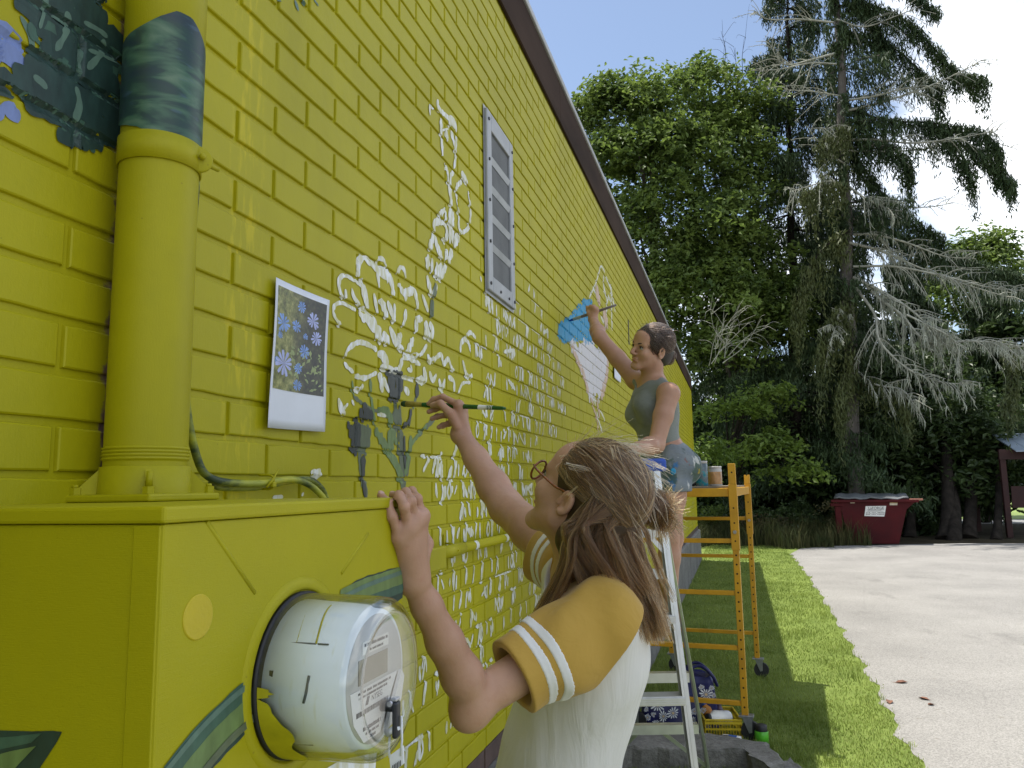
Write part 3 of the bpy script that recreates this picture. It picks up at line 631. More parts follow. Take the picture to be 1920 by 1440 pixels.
# loose white marks of the rest of the meadow, still only blocked in
def inpoly(x, y, P):
    c = False; j = len(P) - 1
    for i in range(len(P)):
        if ((P[i][1] > y) != (P[j][1] > y)) and x < (P[j][0] - P[i][0]) * (y - P[i][1]) / (P[j][1] - P[i][1]) + P[i][0]: c = not c
        j = i
    return c
FIELD = [(905, 640), (920, 545), (1000, 545), (1040, 640), (1062, 760), (1050, 800), (1000, 840), (1010, 1150), (960, 1260), (850, 1400), (780, 1440), (770, 1280), (800, 1180), (815, 960), (800, 870), (900, 850), (880, 720)]
W = Paint(); W2 = Paint(); rs = np.random.default_rng(21)
for (y, z, L) in slots:
    c, d = proj([0, y + L / 2, z + 0.03]); 
    if d < 0.5 or not inpoly(c[0], c[1], FIELD): continue
    if rs.random() < 0.07: continue
    tgt = W if rs.random() < 0.82 else W2
    n = rs.integers(3, 7); xs = np.sort(rs.uniform(0.02, L - 0.02, n)); mode = rs.integers(0, 5)
    for i, x in enumerate(xs):
        h0, h1 = z + rs.uniform(-0.006, 0.02), z + rs.uniform(0.044, 0.07); w = rs.uniform(0.009, 0.019); lean = rs.normal(0.008, 0.016)
        tgt.stroke([(y + x, h0), (y + x + lean * 0.5 + rs.normal(0, 0.003), (h0 + h1) / 2), (y + x + lean, h1)], w)
        if mode == 1 and i + 1 < n: tgt.stroke([(y + x + lean, h1), (y + (x + xs[i + 1]) / 2, z + rs.uniform(0.02, 0.04)), (y + xs[i + 1], h0)], w * 0.8)
        elif mode == 2 and rs.random() < 0.5: tgt.stroke([(y + x, h0 + 0.035), (y + x + 0.014, h1 + 0.002), (y + x + 0.03, h1 - 0.01), (y + x + 0.034, h0 + 0.02)], w * 0.8)
        elif mode == 3 and rs.random() < 0.4: tgt.stroke([(y + x - 0.006, z + 0.062), (y + x + 0.03, z + 0.066)], w * 0.7)
    if rs.random() < 0.35:
        x = y + rs.uniform(0.03, L - 0.05); tgt.stroke([(x, z + 0.004), (x - 0.012, z + 0.03), (x + 0.010, z + 0.06)], rs.uniform(0.007, 0.014)); tgt.stroke([(x, z + 0.004), (x + 0.020, z + 0.028), (x + 0.010, z + 0.06)], rs.uniform(0.006, 0.012))
    if rs.random() < 0.2: tgt.stroke([(y + rs.uniform(0.02, L - 0.02), z + rs.uniform(0.01, 0.03)), (y + rs.uniform(0.02, L - 0.02), z + rs.uniform(0.04, 0.055))], rs.uniform(0.016, 0.026))
    if rs.random() < 0.25: tgt.stroke([(y + rs.uniform(0, L), z + 0.064), (y + rs.uniform(0, L), z + 0.065)], 0.006)
W.build('painted_mark', mp_white, bld, True); W2.build('painted_mark', mp_thin, bld, True)
# scattered marks farther along the wall
W = Paint()
for (y, z, L) in slots:
    if 4.9 < y < 17 and 0.8 < z < 1.95 and rs.random() < 0.42:
        for _ in range(rs.integers(1, 4)):
            x = y + rs.uniform(0.02, L); W.stroke([(x, z + 0.005), (x + rs.normal(0, 0.01), z + 0.06)], rs.uniform(0.008, 0.014))
W.build('painted_mark', mp_thin, bld, True)
# dark foliage and blue bloom at the near end
def q1(P): return [(a / 2.0, b_ / 2.0) for a, b_ in P]
D = Paint(); D.fill(q1([(60,-60),(70,20),(110,110),(130,215),(95,270),(-120,260),(-120,330),(0,330),(150,430),(260,550),(265,495),(330,560),(370,600),(360,545),(450,560),(480,160),(410,60),(380,-60)]), -2, 0.026, ragged=0.012)
D.each('painted_leaf', mp_teal, bld)
D = Paint()
for pts, w in [([(90,280),(200,330),(300,420),(400,460)],34),([(150,60),(210,160),(240,240)],30),([(260,0),(230,120),(260,200)],26),([(300,240),(380,290),(450,330)],40),([(20,290),(120,350),(220,450)],22),([(360,40),(340,120)],26),([(420,360),(460,420)],30)]: D.px(q1(pts), w / 2)
D.each('painted_leaf', mp_tealm, bld)
D = Paint()
for pts, w in [([(180,150),(215,225),(260,250),(270,180)],16),([(75,60),(110,130),(120,190)],18),([(240,10),(250,90)],18),([(20,290),(110,300),(160,310)],22),([(270,330),(340,400)],16),([(330,10),(310,70)],14)]: D.px(q1(pts), w / 2)
D.each('painted_leaf', mp_teall, bld)
LEAFP = q1([(60,-60),(70,20),(110,110),(130,215),(95,270),(-120,260),(-120,330),(0,330),(150,430),(260,550),(265,495),(330,560),(370,600),(360,545),(450,560),(480,160),(410,60),(380,-60)])
for m_, n_, w_ in ((mp_tealm, 40, (10, 22)), (mp_teal, 30, (6, 13)), (mp_teall, 8, (7, 15)), (mp_tealm, 16, (4, 9))):
    D = Paint(); D.base += 0.0006; k_ = 0
    while k_ < n_:
        x, y = rs.uniform(-10, 240), rs.uniform(-20, 300); a_ = rs.choice([0.55, 1.35, 1.8]) + rs.normal(0, 0.25); L_s = rs.uniform(28, 85); cv = rs.normal(0, 6)
        P_ = [(x, y), (x + math.cos(a_) * L_s * 0.5 + cv, y + math.sin(a_) * L_s * 0.5), (x + math.cos(a_) * L_s, y + math.sin(a_) * L_s)]
        if all(inpoly(*q, LEAFP) for q in P_): D.px(P_, rs.uniform(*w_)); k_ += 1
    D.build('painted_leaf', m_, bld, True)
D = Paint(); D.fill(q1([(-90,0),(0,40),(40,120),(110,220),(85,262),(0,255),(-90,240)]), -20, 0.03, ragged=0.008); D.fill(q1([(-90,330),(0,368),(60,410),(82,482),(40,485),(0,440),(-90,420)]), -30, 0.028, ragged=0.008); D.each('painted_petal', mp_peri, bld)
D = Paint()
for pts, w in [([(690,0),(715,75)],14),([(745,0),(770,40)],12),([(820,0),(850,40)],12),([(580,-10),(600,10)],8)]: D.px(tf(pts, 360, 0, 3.6), w / 3.6)
D.each('painted_leaf', mp_teall, bld)
# ================================================================= METER CABINET
BX, BY0, BY1, BZ0, BZ1 = 0.42, 0.565, 1.066, 0.86, 1.6495
box_ = empty('meter_cabinet', (0.2, 0.8, 0.86), label='large yellow painted metal cabinet on the wall holding the round meter', cat='electrical cabinet')
MY, MZ, MR = 0.786, float(wallp(566, 1258, x=BX)[2]), 0.0875
mb = MB(); mb.box((0.0, BY0, BZ0), (BX, BY1, BZ1 - 0.0155), bev=0.0025)
body = mb.build('body', m_ymetal, box_)
mb = MB(); mb.box((0.0, BY0 - 0.004, BZ1 - 0.015), (BX + 0.004, BY1 + 0.004, BZ1), bev=0.003); mb.build('lid', m_ymetal, box_)
mb = MB(); mb.box((BX - 0.03, BY0 - 0.0016, BZ0), (BX - 0.002, BY0 + 0.002, BZ1 - 0.0165), bev=0.001); mb.build('corner_flange', m_ymetal, box_)
mb = MB()     # raised collar round the meter, pressed ribs on the face
mb.lathe([(MR + 0.001, -0.002), (MR + 0.002, 0.002), (MR + 0.005, 0.0035), (MR + 0.010, 0.0025), (MR + 0.016, 0.0006), (MR + 0.017, -0.002)], (BX, MY, MZ), (1, 0, 0), 48)
mb.build('meter_collar', m_ymetal, box_)
def rib(p0, p1):
    a = wallp(*p0, x=BX); b_ = wallp(*p1, x=BX); mb = MB(); mb.tube([a - [0.0012, 0, 0], b_ - [0.0012, 0, 0]], 0.0028, 8); mb.build('pressed_rib', m_ymetal, box_)
rib((388, 978), (478, 1112)); rib((690, 1000), (640, 1075))
kc = wallp(371, 1157, x=BX); mb = MB(); mb.lathe([(0.0001, 0.0012), (0.0195, 0.0012), (0.0205, 0.0004), (0.0205, -0.002)], kc, (1, 0, 0), 28, False)
mb.build('knockout_cap', mat('fresh_yellow_paint', (0.50, 0.40, 0.006), 0.4, 0.1, 20, 0.2, 200), box_)
def on_box(P): return [wallp(a, b_, x=BX)[1:] for a, b_ in P]
def box_stripe(px, w, m, lay, name='painted_stem'):
    q = Paint(); q.stroke(on_box(px), w, taper=0.85, jit=0.03, x0=BX + 0.0006 + lay * 0.0003, drape=False); q.build(name, m, box_)
for lay, (off, w, m) in enumerate([((0, 0), 0.05, mp_teal), ((-22, -10), 0.022, mp_tealm), ((4, 0), 0.02, mp_grn), ((-30, -14), 0.006, mp_teall), ((22, 10), 0.008, mp_gry)]):
    box_stripe([(330 + off[0], 1470 + off[1]), (400 + off[0], 1385 + off[1]), (455 + off[0], 1330 + off[1]), (476 + off[0] * 0.3, 1296 + off[1])], w, m, lay)
for lay, (off, w, m) in enumerate([((0, 0), 0.05, mp_teal), ((-4, -14), 0.026, mp_grn), ((0, 10), 0.012, mp_tealm), ((0, -20), 0.006, mp_teall)]):
    box_stripe([(640 + off[0], 1140 + off[1]), (690 + off[0], 1116 + off[1]), (755, 1092 + off[1])], w, m, lay)
mb = MB(); P = [(590, 1452), (640, 1424), (705, 1411), (701, 1460), (690, 1500), (600, 1500)]
V = [np.array([BX + 0.0008, *q]) for q in on_box(P)]; mb.prism(V, (0.0003, 0, 0)); mb.build('painted_petal', mp_white, box_)
# leaf on the end face of the cabinet
def on_end(P): return [un(a, b_, 1, BY0) for a, b_ in P]
for lay, (P, m) in enumerate([([(-40, 1368), (60, 1371), (100, 1370), (117, 1372), (108, 1390), (72, 1445), (40, 1500), (-40, 1500)], mp_teal), ([(-40, 1385), (30, 1380), (80, 1374), (60, 1392), (0, 1405), (-40, 1420)], mp_tealm), ([(-40, 1425), (20, 1408), (70, 1398), (30, 1440), (-40, 1470)], mp_grn)]):
    V = [np.array([q[0], BY0 - 0.0005 - lay * 0.0004, q[2]]) for q in on_end(P)]; mb = MB(); mb.prism(V, (0, -0.0002, 0)); mb.build('painted_leaf', m, box_)

# ================================================================= ROUND GLASS METER
met = empty('electric_meter', (BX, MY, MZ), label='round glass covered electric meter with white housing and hanging seal', cat='electric meter')
m_glass, t, b = newmat('clear_polycarbonate')
b.inputs['Base Color'].default_value = (0.93, 0.96, 0.95, 1); b.inputs['Transmission Weight'].default_value = 1.0; b.inputs['Roughness'].default_value = 0.015; b.inputs['IOR'].default_value = 1.35
tr = t.new('ShaderNodeBsdfTransparent'); tr.inputs[0].default_value = (0.992, 0.997, 0.995, 1); gl = t.new('ShaderNodeBsdfGlossy'); gl.inputs['Roughness'].default_value = 0.04
lw = t.new('ShaderNodeLayerWeight'); lw.inputs[0].default_value = 0.5; fac = t.math('ADD', t.math('MULTIPLY', t.math('POWER', lw.outputs['Facing'], 3.0), 0.75), 0.05); mx = t.new('ShaderNodeMixShader')
t.link(fac, mx.inputs[0]); t.link(tr.outputs[0], mx.inputs[1]); t.link(gl.outputs[0], mx.inputs[2]); t.link(mx.outputs[0], t.n['Material Output'].inputs[0])
m_hous, t, b = newmat('meter_housing'); p = t.pos()
n1 = t.noise(t.mapping(p, (0.6, 2.2, 2.2)), 9, 3); n3 = t.noise(t.mapping(p, (6, 1, 1)), 25, 4)
c = t.mix(t.ramp(n1, [(0.35, 0.0), (0.75, 1.0)]), (0.80, 0.86, 0.88), (0.68, 0.74, 0.76))
c = t.mix(t.ramp(n3, [(0.60, 0.0), (0.78, 0.5)]), c, (0.56, 0.55, 0.22)); t.link(c, b.inputs['Base Color']); b.inputs['Roughness'].default_value = 0.45
m_black = mat('black_rubber', (0.012, 0.012, 0.014), 0.5)
ax = (1, 0, 0); o0 = np.array([BX, MY, MZ])
mb = MB(); mb.lathe([(MR - 0.02, 0.0), (MR + 0.0005, 0.0005), (MR + 0.0005, 0.005), (MR - 0.002, 0.0062), (MR - 0.02, 0.0062)], o0, ax, 48); mb.build('base_ring', m_black, met)
ML = 0.114
mb = MB(); mb.lathe([(0.02, 0.0063), (MR - 0.0085, 0.0064), (MR - 0.0125, 0.076), (MR - 0.0155, 0.078), (MR - 0.0165, 0.094), (MR - 0.030, 0.0945), (0.0005, 0.0945)], o0, ax, 56)
mb.cur = 0; hous = mb.build('housing', m_hous, met)
mb = MB(); prof = [(MR - 0.0015, 0.0066), (MR - 0.0025, 0.06), (MR - 0.0032, 0.092), (MR - 0.0045, 0.103), (MR - 0.009, 0.110), (MR - 0.017, ML - 0.001), (MR - 0.021, ML), (MR - 0.024, ML - 0.004), (MR - 0.03, ML - 0.0045), (0.0005, ML - 0.004)]
mb.lathe(prof, o0, ax, 64)
mb.lathe([(r - 0.0022, h - (0.0 if i < 3 else 0.002)) for i, (r, h) in enumerate(prof[:-1])] + [(0.0005, ML - 0.006)], o0, ax, 64)
mb.build('glass_cover', m_glass, met)
m_rim = mat('cover_rim_plastic', (0.62, 0.66, 0.66), 0.15, 0.1, 10)
mb = MB(); mb.lathe([(MR - 0.0215, ML - 0.0035), (MR - 0.0195, ML - 0.0005), (MR - 0.0175, ML - 0.003)], o0, ax, 64); mb.build('cover_rim', m_glass, met)
# yellow wall paint slopped on to the foot of the cover, and a few thin smears
def smear(a0, a1, h0, h1, seed, par, rr=MR - 0.0008):
    r_ = np.random.default_rng(seed); n = 26; V = []
    for i in range(n + 1):
        a = a0 + (a1 - a0) * i / n; e = max(0.0, math.sin(PI * i / n)) ** 0.5; hh = h0 + (h1 - h0) * e * (0.86 + 0.14 * math.sin(i * 0.7 + seed) + r_.normal(0, 0.02))
        for h in (h0, (h0 + hh) / 2, hh): V.append((BX + h, MY + rr * math.cos(a), MZ + rr * math.sin(a)))
    return mesh_obj('paint_smear', fast_mesh('paint_smear', V, [(3 * i + j, 3 * i + 3 + j, 3 * i + 4 + j, 3 * i + 1 + j) for i in range(n) for j in range(2)]), m_ysm, par)
m_ysm = mat('slopped_yellow_paint', (0.46, 0.42, 0.012), 0.45, 0.2, 40)
smear(-0.98 * PI, -0.55 * PI, 0.0068, 0.046, 2, met); smear(0.98 * PI, 1.02 * PI, 0.0068, 0.026, 5, met)
m_dt = mat('dark_moulding_line', (0.10, 0.11, 0.11), 0.5)
def on_h(h, a, rr=0.0006): return np.array([BX + h, MY + (MR - 0.0108 - 0.0012 * h / 0.06 + rr) * math.cos(a), MZ + (MR - 0.0108 - 0.0012 * h / 0.06 + rr) * math.sin(a)])
for a, h0, h1 in ((0.80 * PI, 0.014, 0.058), (0.80 * PI, 0.060, 0.072), (1.27 * PI, 0.016, 0.05)): mb = MB(); mb.tube([on_h(h0, a), on_h((h0 + h1) / 2, a), on_h(h1, a)], 0.0009, 5); mb.build('moulding_line', m_dt, hous)
mb = MB(); mb.tube([on_h(0.058, 0.93 * PI), on_h(0.056, 1.0 * PI), on_h(0.053, 1.04 * PI)], 0.0016, 6); mb.build('vent_slot', m_dt, hous)
mb = MB(); mb.box((-0.002, -0.0015, -0.003), (0.002, 0.0015, 0.003), None, on_h(0.016, 0.93 * PI, 0.001)); mb.build('index_mark', m_black, hous)
for h in (0.030, 0.052): mb = MB(); mb.tube([on_h(h + 0.006 * math.sin(a * 3), a, 0.0004) for a in np.linspace(0.55 * PI, 0.80 * PI, 10)], 0.0012, 5); mb.build('paint_smear', m_ysm, hous)
# the dial
fx = BX + 0.0952
m_face = mat('dial_plate', (0.50, 0.50, 0.47), 0.6, 0.08, 12); m_paper = mat('white_label', (0.72, 0.72, 0.70), 0.6, 0.06, 20); m_lcd = mat('display_glass', (0.20, 0.185, 0.125), 0.25, 0.1, 20); m_ink = mat('black_print', (0.03, 0.03, 0.035), 0.6); m_red = mat('maroon_print', (0.22, 0.04, 0.09), 0.6)
dial = MB(); dial.lathe([(0.0005, 0.0), (0.066, 0.0), (0.066, -0.0008)], (fx, MY, MZ), ax, 48); dial = dial.build('dial', m_face, met)
def D2(u, v, x=0.0): return np.array([fx + 0.0006 + x, MY + u, MZ + v])      # u along the wall, v up
def plate(name, P, m, x=0.0, th=0.0006): mb = MB(); mb.prism([D2(u, v, x) for u, v in P], (th, 0, 0)); return mb.build(name, m, dial)
plate('display', [(-0.042, 0.0), (0.026, 0.0), (0.026, 0.025), (-0.042, 0.025)], m_lcd)
plate('label_strip', [(-0.034, 0.029), (0.028, 0.029), (0.028, 0.042), (-0.034, 0.042)], m_paper)
plate('name_plate', [(-0.060, -0.004), (0.052, -0.004), (0.030, -0.030), (0.008, -0.0585), (-0.030, -0.0585), (-0.052, -0.036)], m_paper)
wedge = plate('side_wedge', [(0.0535, -0.003), (0.060, -0.012), (0.052, -0.035), (0.030, -0.055), (0.012, -0.0585)], m_paper, 0.0015, 0.004)
R_, U_ = (0, 1, 0), (0, 0, 1)
def txt(s_, size, u, v, m=m_ink): text_mesh('print', s_, size, D2(u, v, 0.0007), R_, U_, m, dial, depth=0.0001)
txt('NYSEG', 0.0085, 0.0, -0.0185)
def ticks(u0, u1, v, h, seed):
    """a line of print too small to read in the photograph: letter-sized strokes only"""
    r_ = np.random.default_rng(seed); m_ = MB(); u = u0
    while u < u1:
        w = h * r_.uniform(0.12, 0.45); k = h * r_.uniform(0.75, 1.0)
        if r_.random() < 0.84: m_.prism([D2(u, v, 0.0007), D2(u + w, v, 0.0007), D2(u + w, v + k, 0.0007), D2(u, v + k, 0.0007)], (0.0002, 0, 0))
        u += w + h * 0.16
    m_.build('print', m_ink, dial)['kind'] = 'stuff'
for q_ in ((-0.045, 0.035, -0.009, 0.0028), (-0.042, 0.026, -0.0135, 0.0026), (-0.030, 0.024, 0.0368, 0.0034), (-0.018, 0.014, 0.0312, 0.0026), (-0.032, 0.008, -0.0470, 0.0042), (-0.026, 0.004, -0.0518, 0.0028), (-0.016, -0.004, -0.0570, 0.0034)): ticks(*q_, int(abs(q_[2]) * 1e5))
plate('print_mark', [(-0.027, -0.0225), (-0.021, -0.0225), (-0.017, -0.0145), (-0.023, -0.0145)], m_ink, 0.0006, 0.0002)
r_ = np.random.default_rng(3); u = -0.047
bars = MB()
while u < 0.027:
    w = r_.choice([0.0005, 0.0009, 0.0014]); bars.prism([D2(u, -0.0305, 0.0007), D2(u + w, -0.0305, 0.0007), D2(u + w, -0.0255, 0.0007), D2(u, -0.0255, 0.0007)], (0.0002, 0, 0)); u += w + r_.choice([0.0006, 0.001])
bars.build('barcode', m_ink, dial)
# lock barrel and hanging seal tag on the cover rim
m_steel = mat('zinc_plated_steel', (0.45, 0.46, 0.5), 0.3, 0.2, 40, metal=0.8); m_wplastic = mat('white_seal_plastic', (0.72, 0.74, 0.76), 0.45, 0.1, 40)
lc = wallp(742, 1332, x=BX + 0.113)
mb = MB(); mb.cyl(lc + [-0.018, 0, 0.004], lc + [-0.002, 0, 0.004], 0.0058, 16); mb.box(lc + [-0.002, -0.007, -0.028], lc + [0.004, 0.006, 0.010], bev=0.003)
lock = mb.build('lock_hasp', mat('dark_zinc', (0.035, 0.037, 0.045), 0.35, metal=0.5), met)
mb = MB(); mb.cyl(lc + [-0.004, -0.008, 0.008], lc + [-0.004, 0.008, 0.008], 0.003, 10); mb.box(lc + [-0.004, -0.005, 0.010], lc + [0.003, 0.005, 0.0135], bev=0.001); mb.build('hasp_pin', m_steel, lock)
mb = MB(); mb.cyl(lc + [-0.010, -0.003, -0.024], lc + [0.004, -0.001, -0.016], 0.0035, 12); mb.tube([lc + [-0.006, -0.002, -0.026], lc + [-0.007, -0.002, -0.040], lc + [-0.006, -0.002, -0.048]], 0.0014, 6); mb.tube([lc + [0.006, 0.002, -0.006], lc + [0.007, 0.001, -0.030], lc + [0.006, 0, -0.046]], 0.0013, 6)
mb.prism([lc + [-0.006, -0.003, -0.046], lc + [0.008, 0.001, -0.036], lc + [0.009, 0.001, -0.054], lc + [-0.004, -0.003, -0.064]], (0.0004, 0.0018, 0)); seal = mb.build('seal_tag', m_wplastic, met)
mb = MB()
for k in range(6): mb.prism([lc + [-0.002 + 0.0016 * k, -0.0034 + 0.0004 * k, -0.055 + 0.001 * k], lc + [-0.0013 + 0.0016 * k, -0.0032 + 0.0004 * k, -0.055 + 0.001 * k], lc + [-0.0011 + 0.0016 * k, -0.0032 + 0.0004 * k, -0.061 + 0.001 * k], lc + [-0.0018 + 0.0016 * k, -0.0034 + 0.0004 * k, -0.061 + 0.001 * k]], (0, -0.0003, 0))
mb.build('print', m_ink, seal)

# ================================================================= VERTICAL CONDUIT PIPE
PX, PY, PR = 0.066, 0.94, 0.057
pipe = empty('conduit_pipe', (PX, PY, BZ1), label='thick yellow vertical conduit pipe standing on the meter cabinet', cat='pipe')
mb = MB(); mb.lathe([(PR, 1.7), (PR, 4.5)], (PX, PY, 0), n=48); mb.build('tube', m_ypipe, pipe)
cz = 2.325     # joint under the painted sleeve
mb = MB(); mb.lathe([(PR + 0.0001, -0.004), (PR + 0.0022, -0.003), (PR + 0.0022, 0.26), (PR + 0.0001, 0.262)], (PX, PY, 2.306), n=48); mb.build('coupling_sleeve', m_ypipe, pipe)
mb = MB()
prof = [(PR, 1.728)]
for k in range(4): prof += [(PR + 0.0022, 1.7265 - k * 0.005), (PR + 0.0022, 1.7245 - k * 0.005), (PR + 0.0002, 1.7235 - k * 0.005)]
prof += [(PR, 1.706)]
mb.lathe(prof, (PX, PY, 0), n=48); mb.build('thread', m_ypipe, pipe)
# strap clamp
zc = 2.175
mb = MB(); a = np.linspace(math.radians(-168), math.radians(58), 40); ro, ri = PR + 0.0035, PR + 0.0006
for i in range(len(a) - 1):
    V = []
    for q in (a[i], a[i + 1]):
        for r in (ri, ro):
            for zz in (zc - 0.021, zc + 0.021): V.append((PX + r * math.cos(q), PY + r * math.sin(q), zz))
    mb.add(V, [(2, 3, 7, 6), (0, 4, 5, 1), (1, 5, 7, 3), (0, 2, 6, 4)], True)
e = math.radians(20); ear = np.array([PX + PR * math.cos(e), PY + PR * math.sin(e), zc]); dr = np.array([math.cos(e), math.sin(e), 0])
mb.lathe([(0.021, 0.0), (0.021, 0.004), (0.019, 0.0052), (0.001, 0.0055)], ear + dr * 0.001, nrm([math.cos(math.radians(-42)), math.sin(math.radians(-42)), 0]), 24)
mb.build('strap_clamp', m_ypipe, pipe)
mb = MB(); mb.sphere(ear + np.array([0.012, -0.004, 0.002]), 0.0055, 10); mb.cyl(ear + np.array([0.0, 0.004, 0.0]), ear + np.array([0.012, 0.035, -0.004]), 0.004, 8); mb.build('clamp_bolt', m_ypipe, pipe)
# floor flange on the cabinet lid
fz = BZ1
mb = MB(); mb.box((PX - 0.074, PY - 0.074, fz + 0.0004), (PX + 0.074, PY + 0.074, fz + 0.011), bev=0.003)
mb.lathe([(PR + 0.006, 0.0111), (PR + 0.004, 0.05), (PR + 0.0005, 0.0505)], (PX, PY, fz), n=40)
for q in (45, 135, 225, 315):
    d = np.array([math.cos(math.radians(q)), math.sin(math.radians(q)), 0]); s_ = np.array([-d[1], d[0], 0]) * 0.004; c0 = np.array([PX, PY, fz + 0.0112])
    mb.prism([c0 + d * (PR + 0.003) - s_, c0 + d * 0.092 - s_, c0 + d * 0.086 + [0, 0, 0.008] - s_, c0 + d * (PR + 0.003) + [0, 0, 0.036] - s_], s_ * 2)
mb.build('floor_flange', m_ymetal, pipe)
for q in (45, 135, 225, 315):
    d = np.array([math.cos(math.radians(q)), math.sin(math.radians(q)), 0]); c0 = np.array([PX, PY, fz]) + d * 0.088
    mb = MB(); mb.cyl(c0 + [0, 0, 0.0112], c0 + [0, 0, 0.021], 0.0085, 6, smooth=False); mb.cyl(c0 + [0, 0, 0.0211], c0 + [0, 0, 0.042 if q == 315 else 0.025], 0.005, 10, 0.0038); mb.build('flange_bolt', m_ymetal, pipe)
# painted foliage carried across the pipe
def pipe_patch(lo_px, hi_px, m, lay):
    """patch between two curves given as photograph y at evenly spaced stations across the visible half"""
    th0, th1 = math.radians(-150), math.radians(58); n = 40; V = []; k = 16
    va = math.atan2(CAM[1] - PY, CAM[0] - PX)
    for i in range(n + 1):
        th = th0 + (th1 - th0) * i / n; r = PR + 0.0027 + 0.0003 * lay; bx_, by_ = PX + r * math.cos(th), PY + r * math.sin(th)
        def zat(ypx):
            zs = np.linspace(1.8, 3.2, 281); uv, _ = proj(np.stack([np.full(281, bx_), np.full(281, by_), zs], 1)); return np.interp(-ypx, -uv[:, 1], zs)
        s_ = i / n; zl = zat(np.interp(s_, np.linspace(0, 1, len(lo_px)), lo_px)); zh = zat(np.interp(s_, np.linspace(0, 1, len(hi_px)), hi_px))
        for j in range(k + 1): V.append((bx_, by_, zl + (zh - zl) * j / k))
    F = [(i * (k + 1) + j, (i + 1) * (k + 1) + j, (i + 1) * (k + 1) + j + 1, i * (k + 1) + j + 1) for i in range(n) for j in range(k)]
    mesh_obj('painted_leaf', fast_mesh('painted_leaf', V, F), m, pipe)
m_pipefol, t, b = newmat('painted_foliage'); p = t.pos()
n = t.noise(t.mapping(p, (3, 3, 11), rot=(0.3, 0.2, 0)), 3.2, 4, 0.5, 0.6); n2 = t.noise(t.mapping(p, (4, 4, 14), rot=(-0.2, 0.3, 0)), 5, 3)
c = t.ramp(n, [(0.30, (0.016, 0.035, 0.05)), (0.47, (0.02, 0.055, 0.045)), (0.56, (0.055, 0.13, 0.08)), (0.68, (0.12, 0.20, 0.13))])
c = t.mix(t.ramp(n2, [(0.6, 0.0), (0.7, 0.5)]), c, (0.06, 0.11, 0.17)); t.link(c, b.inputs['Base Color']); b.inputs['Roughness'].default_value = 0.45
pipe_patch([225, 236, 234, 237, 255, 272, 284, 290, 292, 292], [95, 80, 62, 46, 30, 20, 34, 70, 105, 120], m_pipefol, 0)

# ================================================================= CABLE DOWN THE PIPE AND ROUND TO THE CABINET
m_cab, t, b = newmat('paint_smeared_cable'); p = t.pos(); n = t.noise(t.mapping(p, (1, 1, 2.5)), 14, 4)
t.link(t.ramp(n, [(0.38, (0.03, 0.055, 0.02)), (0.55, (0.30, 0.33, 0.03)), (0.7, (0.45, 0.43, 0.02))]), b.inputs['Base Color']); b.inputs['Roughness'].default_value = 0.5
cab = empty('cable', (0.02, 1.12, 1.7), label='paint smeared cable running down beside the pipe and looping over the cabinet', cat='cable')
def cabpath(P, xs): return smooth_path([wallp(a, b_, x=x) for (a, b_), x in zip(P, xs)], 10)
mb = MB(); mb.tube(cabpath([(377, -120), (376, 0), (372, 150), (370, 290), (362, 420), (352, 560), (347, 690), (352, 780), (370, 860), (390, 893), (430, 905), (490, 906), (540, 899), (572, 905), (596, 922), (612, 945), (618, 975)], [0.03] * 8 + [0.03, 0.035, 0.035, 0.035, 0.04, 0.045, 0.05, 0.055, 0.06]), 0.0068, 10); mb.build('outer_cable', m_cab, cab)
mb = MB(); mb.tube(cabpath([(395, 905), (415, 914), (480, 914), (530, 905), (575, 898), (600, 912), (612, 935), (616, 970)], [0.02] * 8), 0.006, 10); mb.build('inner_cable', m_cab, cab)
mb = MB(); c0 = wallp(500, 904, x=0.035); mb.tube([c0 + [0.008, -0.012, -0.010], c0 + [0.012, 0, 0.002], c0 + [0.012, 0.022, 0.026]], [0.0022, 0.0025, 0.0008], 6); mb.tube(smooth_path([c0 + [-0.02, 0.004, 0.014], c0 + [0.006, 0.006, 0.012], c0 + [0.012, 0.006, 0], c0 + [0.006, 0.006, -0.012], c0 + [-0.02, 0.004, -0.012]], 6), 0.0025, 6); mb.box(c0 + [0.006, -0.002, -0.010], c0 + [0.016, 0.010, 0.0], bev=0.002); mb.build('cable_tie', m_ypipe, cab)

# ================================================================= HORIZONTAL CONDUIT OUT OF THE CABINET
hz = empty('wall_conduit', (0.03, 1.9, 1.47), label='thin yellow horizontal conduit clipped along the wall below the hand', cat='conduit')
yc = wallp(815, 1045, x=0.03); zc_ = wallp(900, 1020, x=0.03)[2]
mb = MB(); mb.cyl((0.03, yc[1] + 0.02, zc_), (0.03, 4.2, zc_), 0.0165, 18); mb.build('tube', m_ypipe, hz)
yk = wallp(866, 1027, x=0.03)[1]
mb = MB(); mb.cyl((0.03, yc[1] + 0.03, zc_), (0.03, yk, zc_), 0.0195, 18); mb.build('coupling', m_ypipe, hz)
mb = MB(); mb.box((0.002, yc[1] - 0.30, zc_ - 0.045), (0.055, yc[1] + 0.035, zc_ + 0.024), bev=0.006); mb.build('pull_elbow', m_ymetal, hz)
yb = wallp(848, 1030, x=0.03)[1]
mb = MB(); mb.box((0.001, yb - 0.007, zc_ - 0.052), (0.006, yb + 0.007, zc_ + 0.05), bev=0.002); mb.tube([(0.006, yb, zc_ + 0.022), (0.03, yb, zc_ + 0.0215), (0.052, yb, zc_), (0.03, yb, zc_ - 0.0215), (0.006, yb, zc_ - 0.022)], 0.003, 6); mb.build('pipe_clip', m_ymetal, hz)
q = Paint()
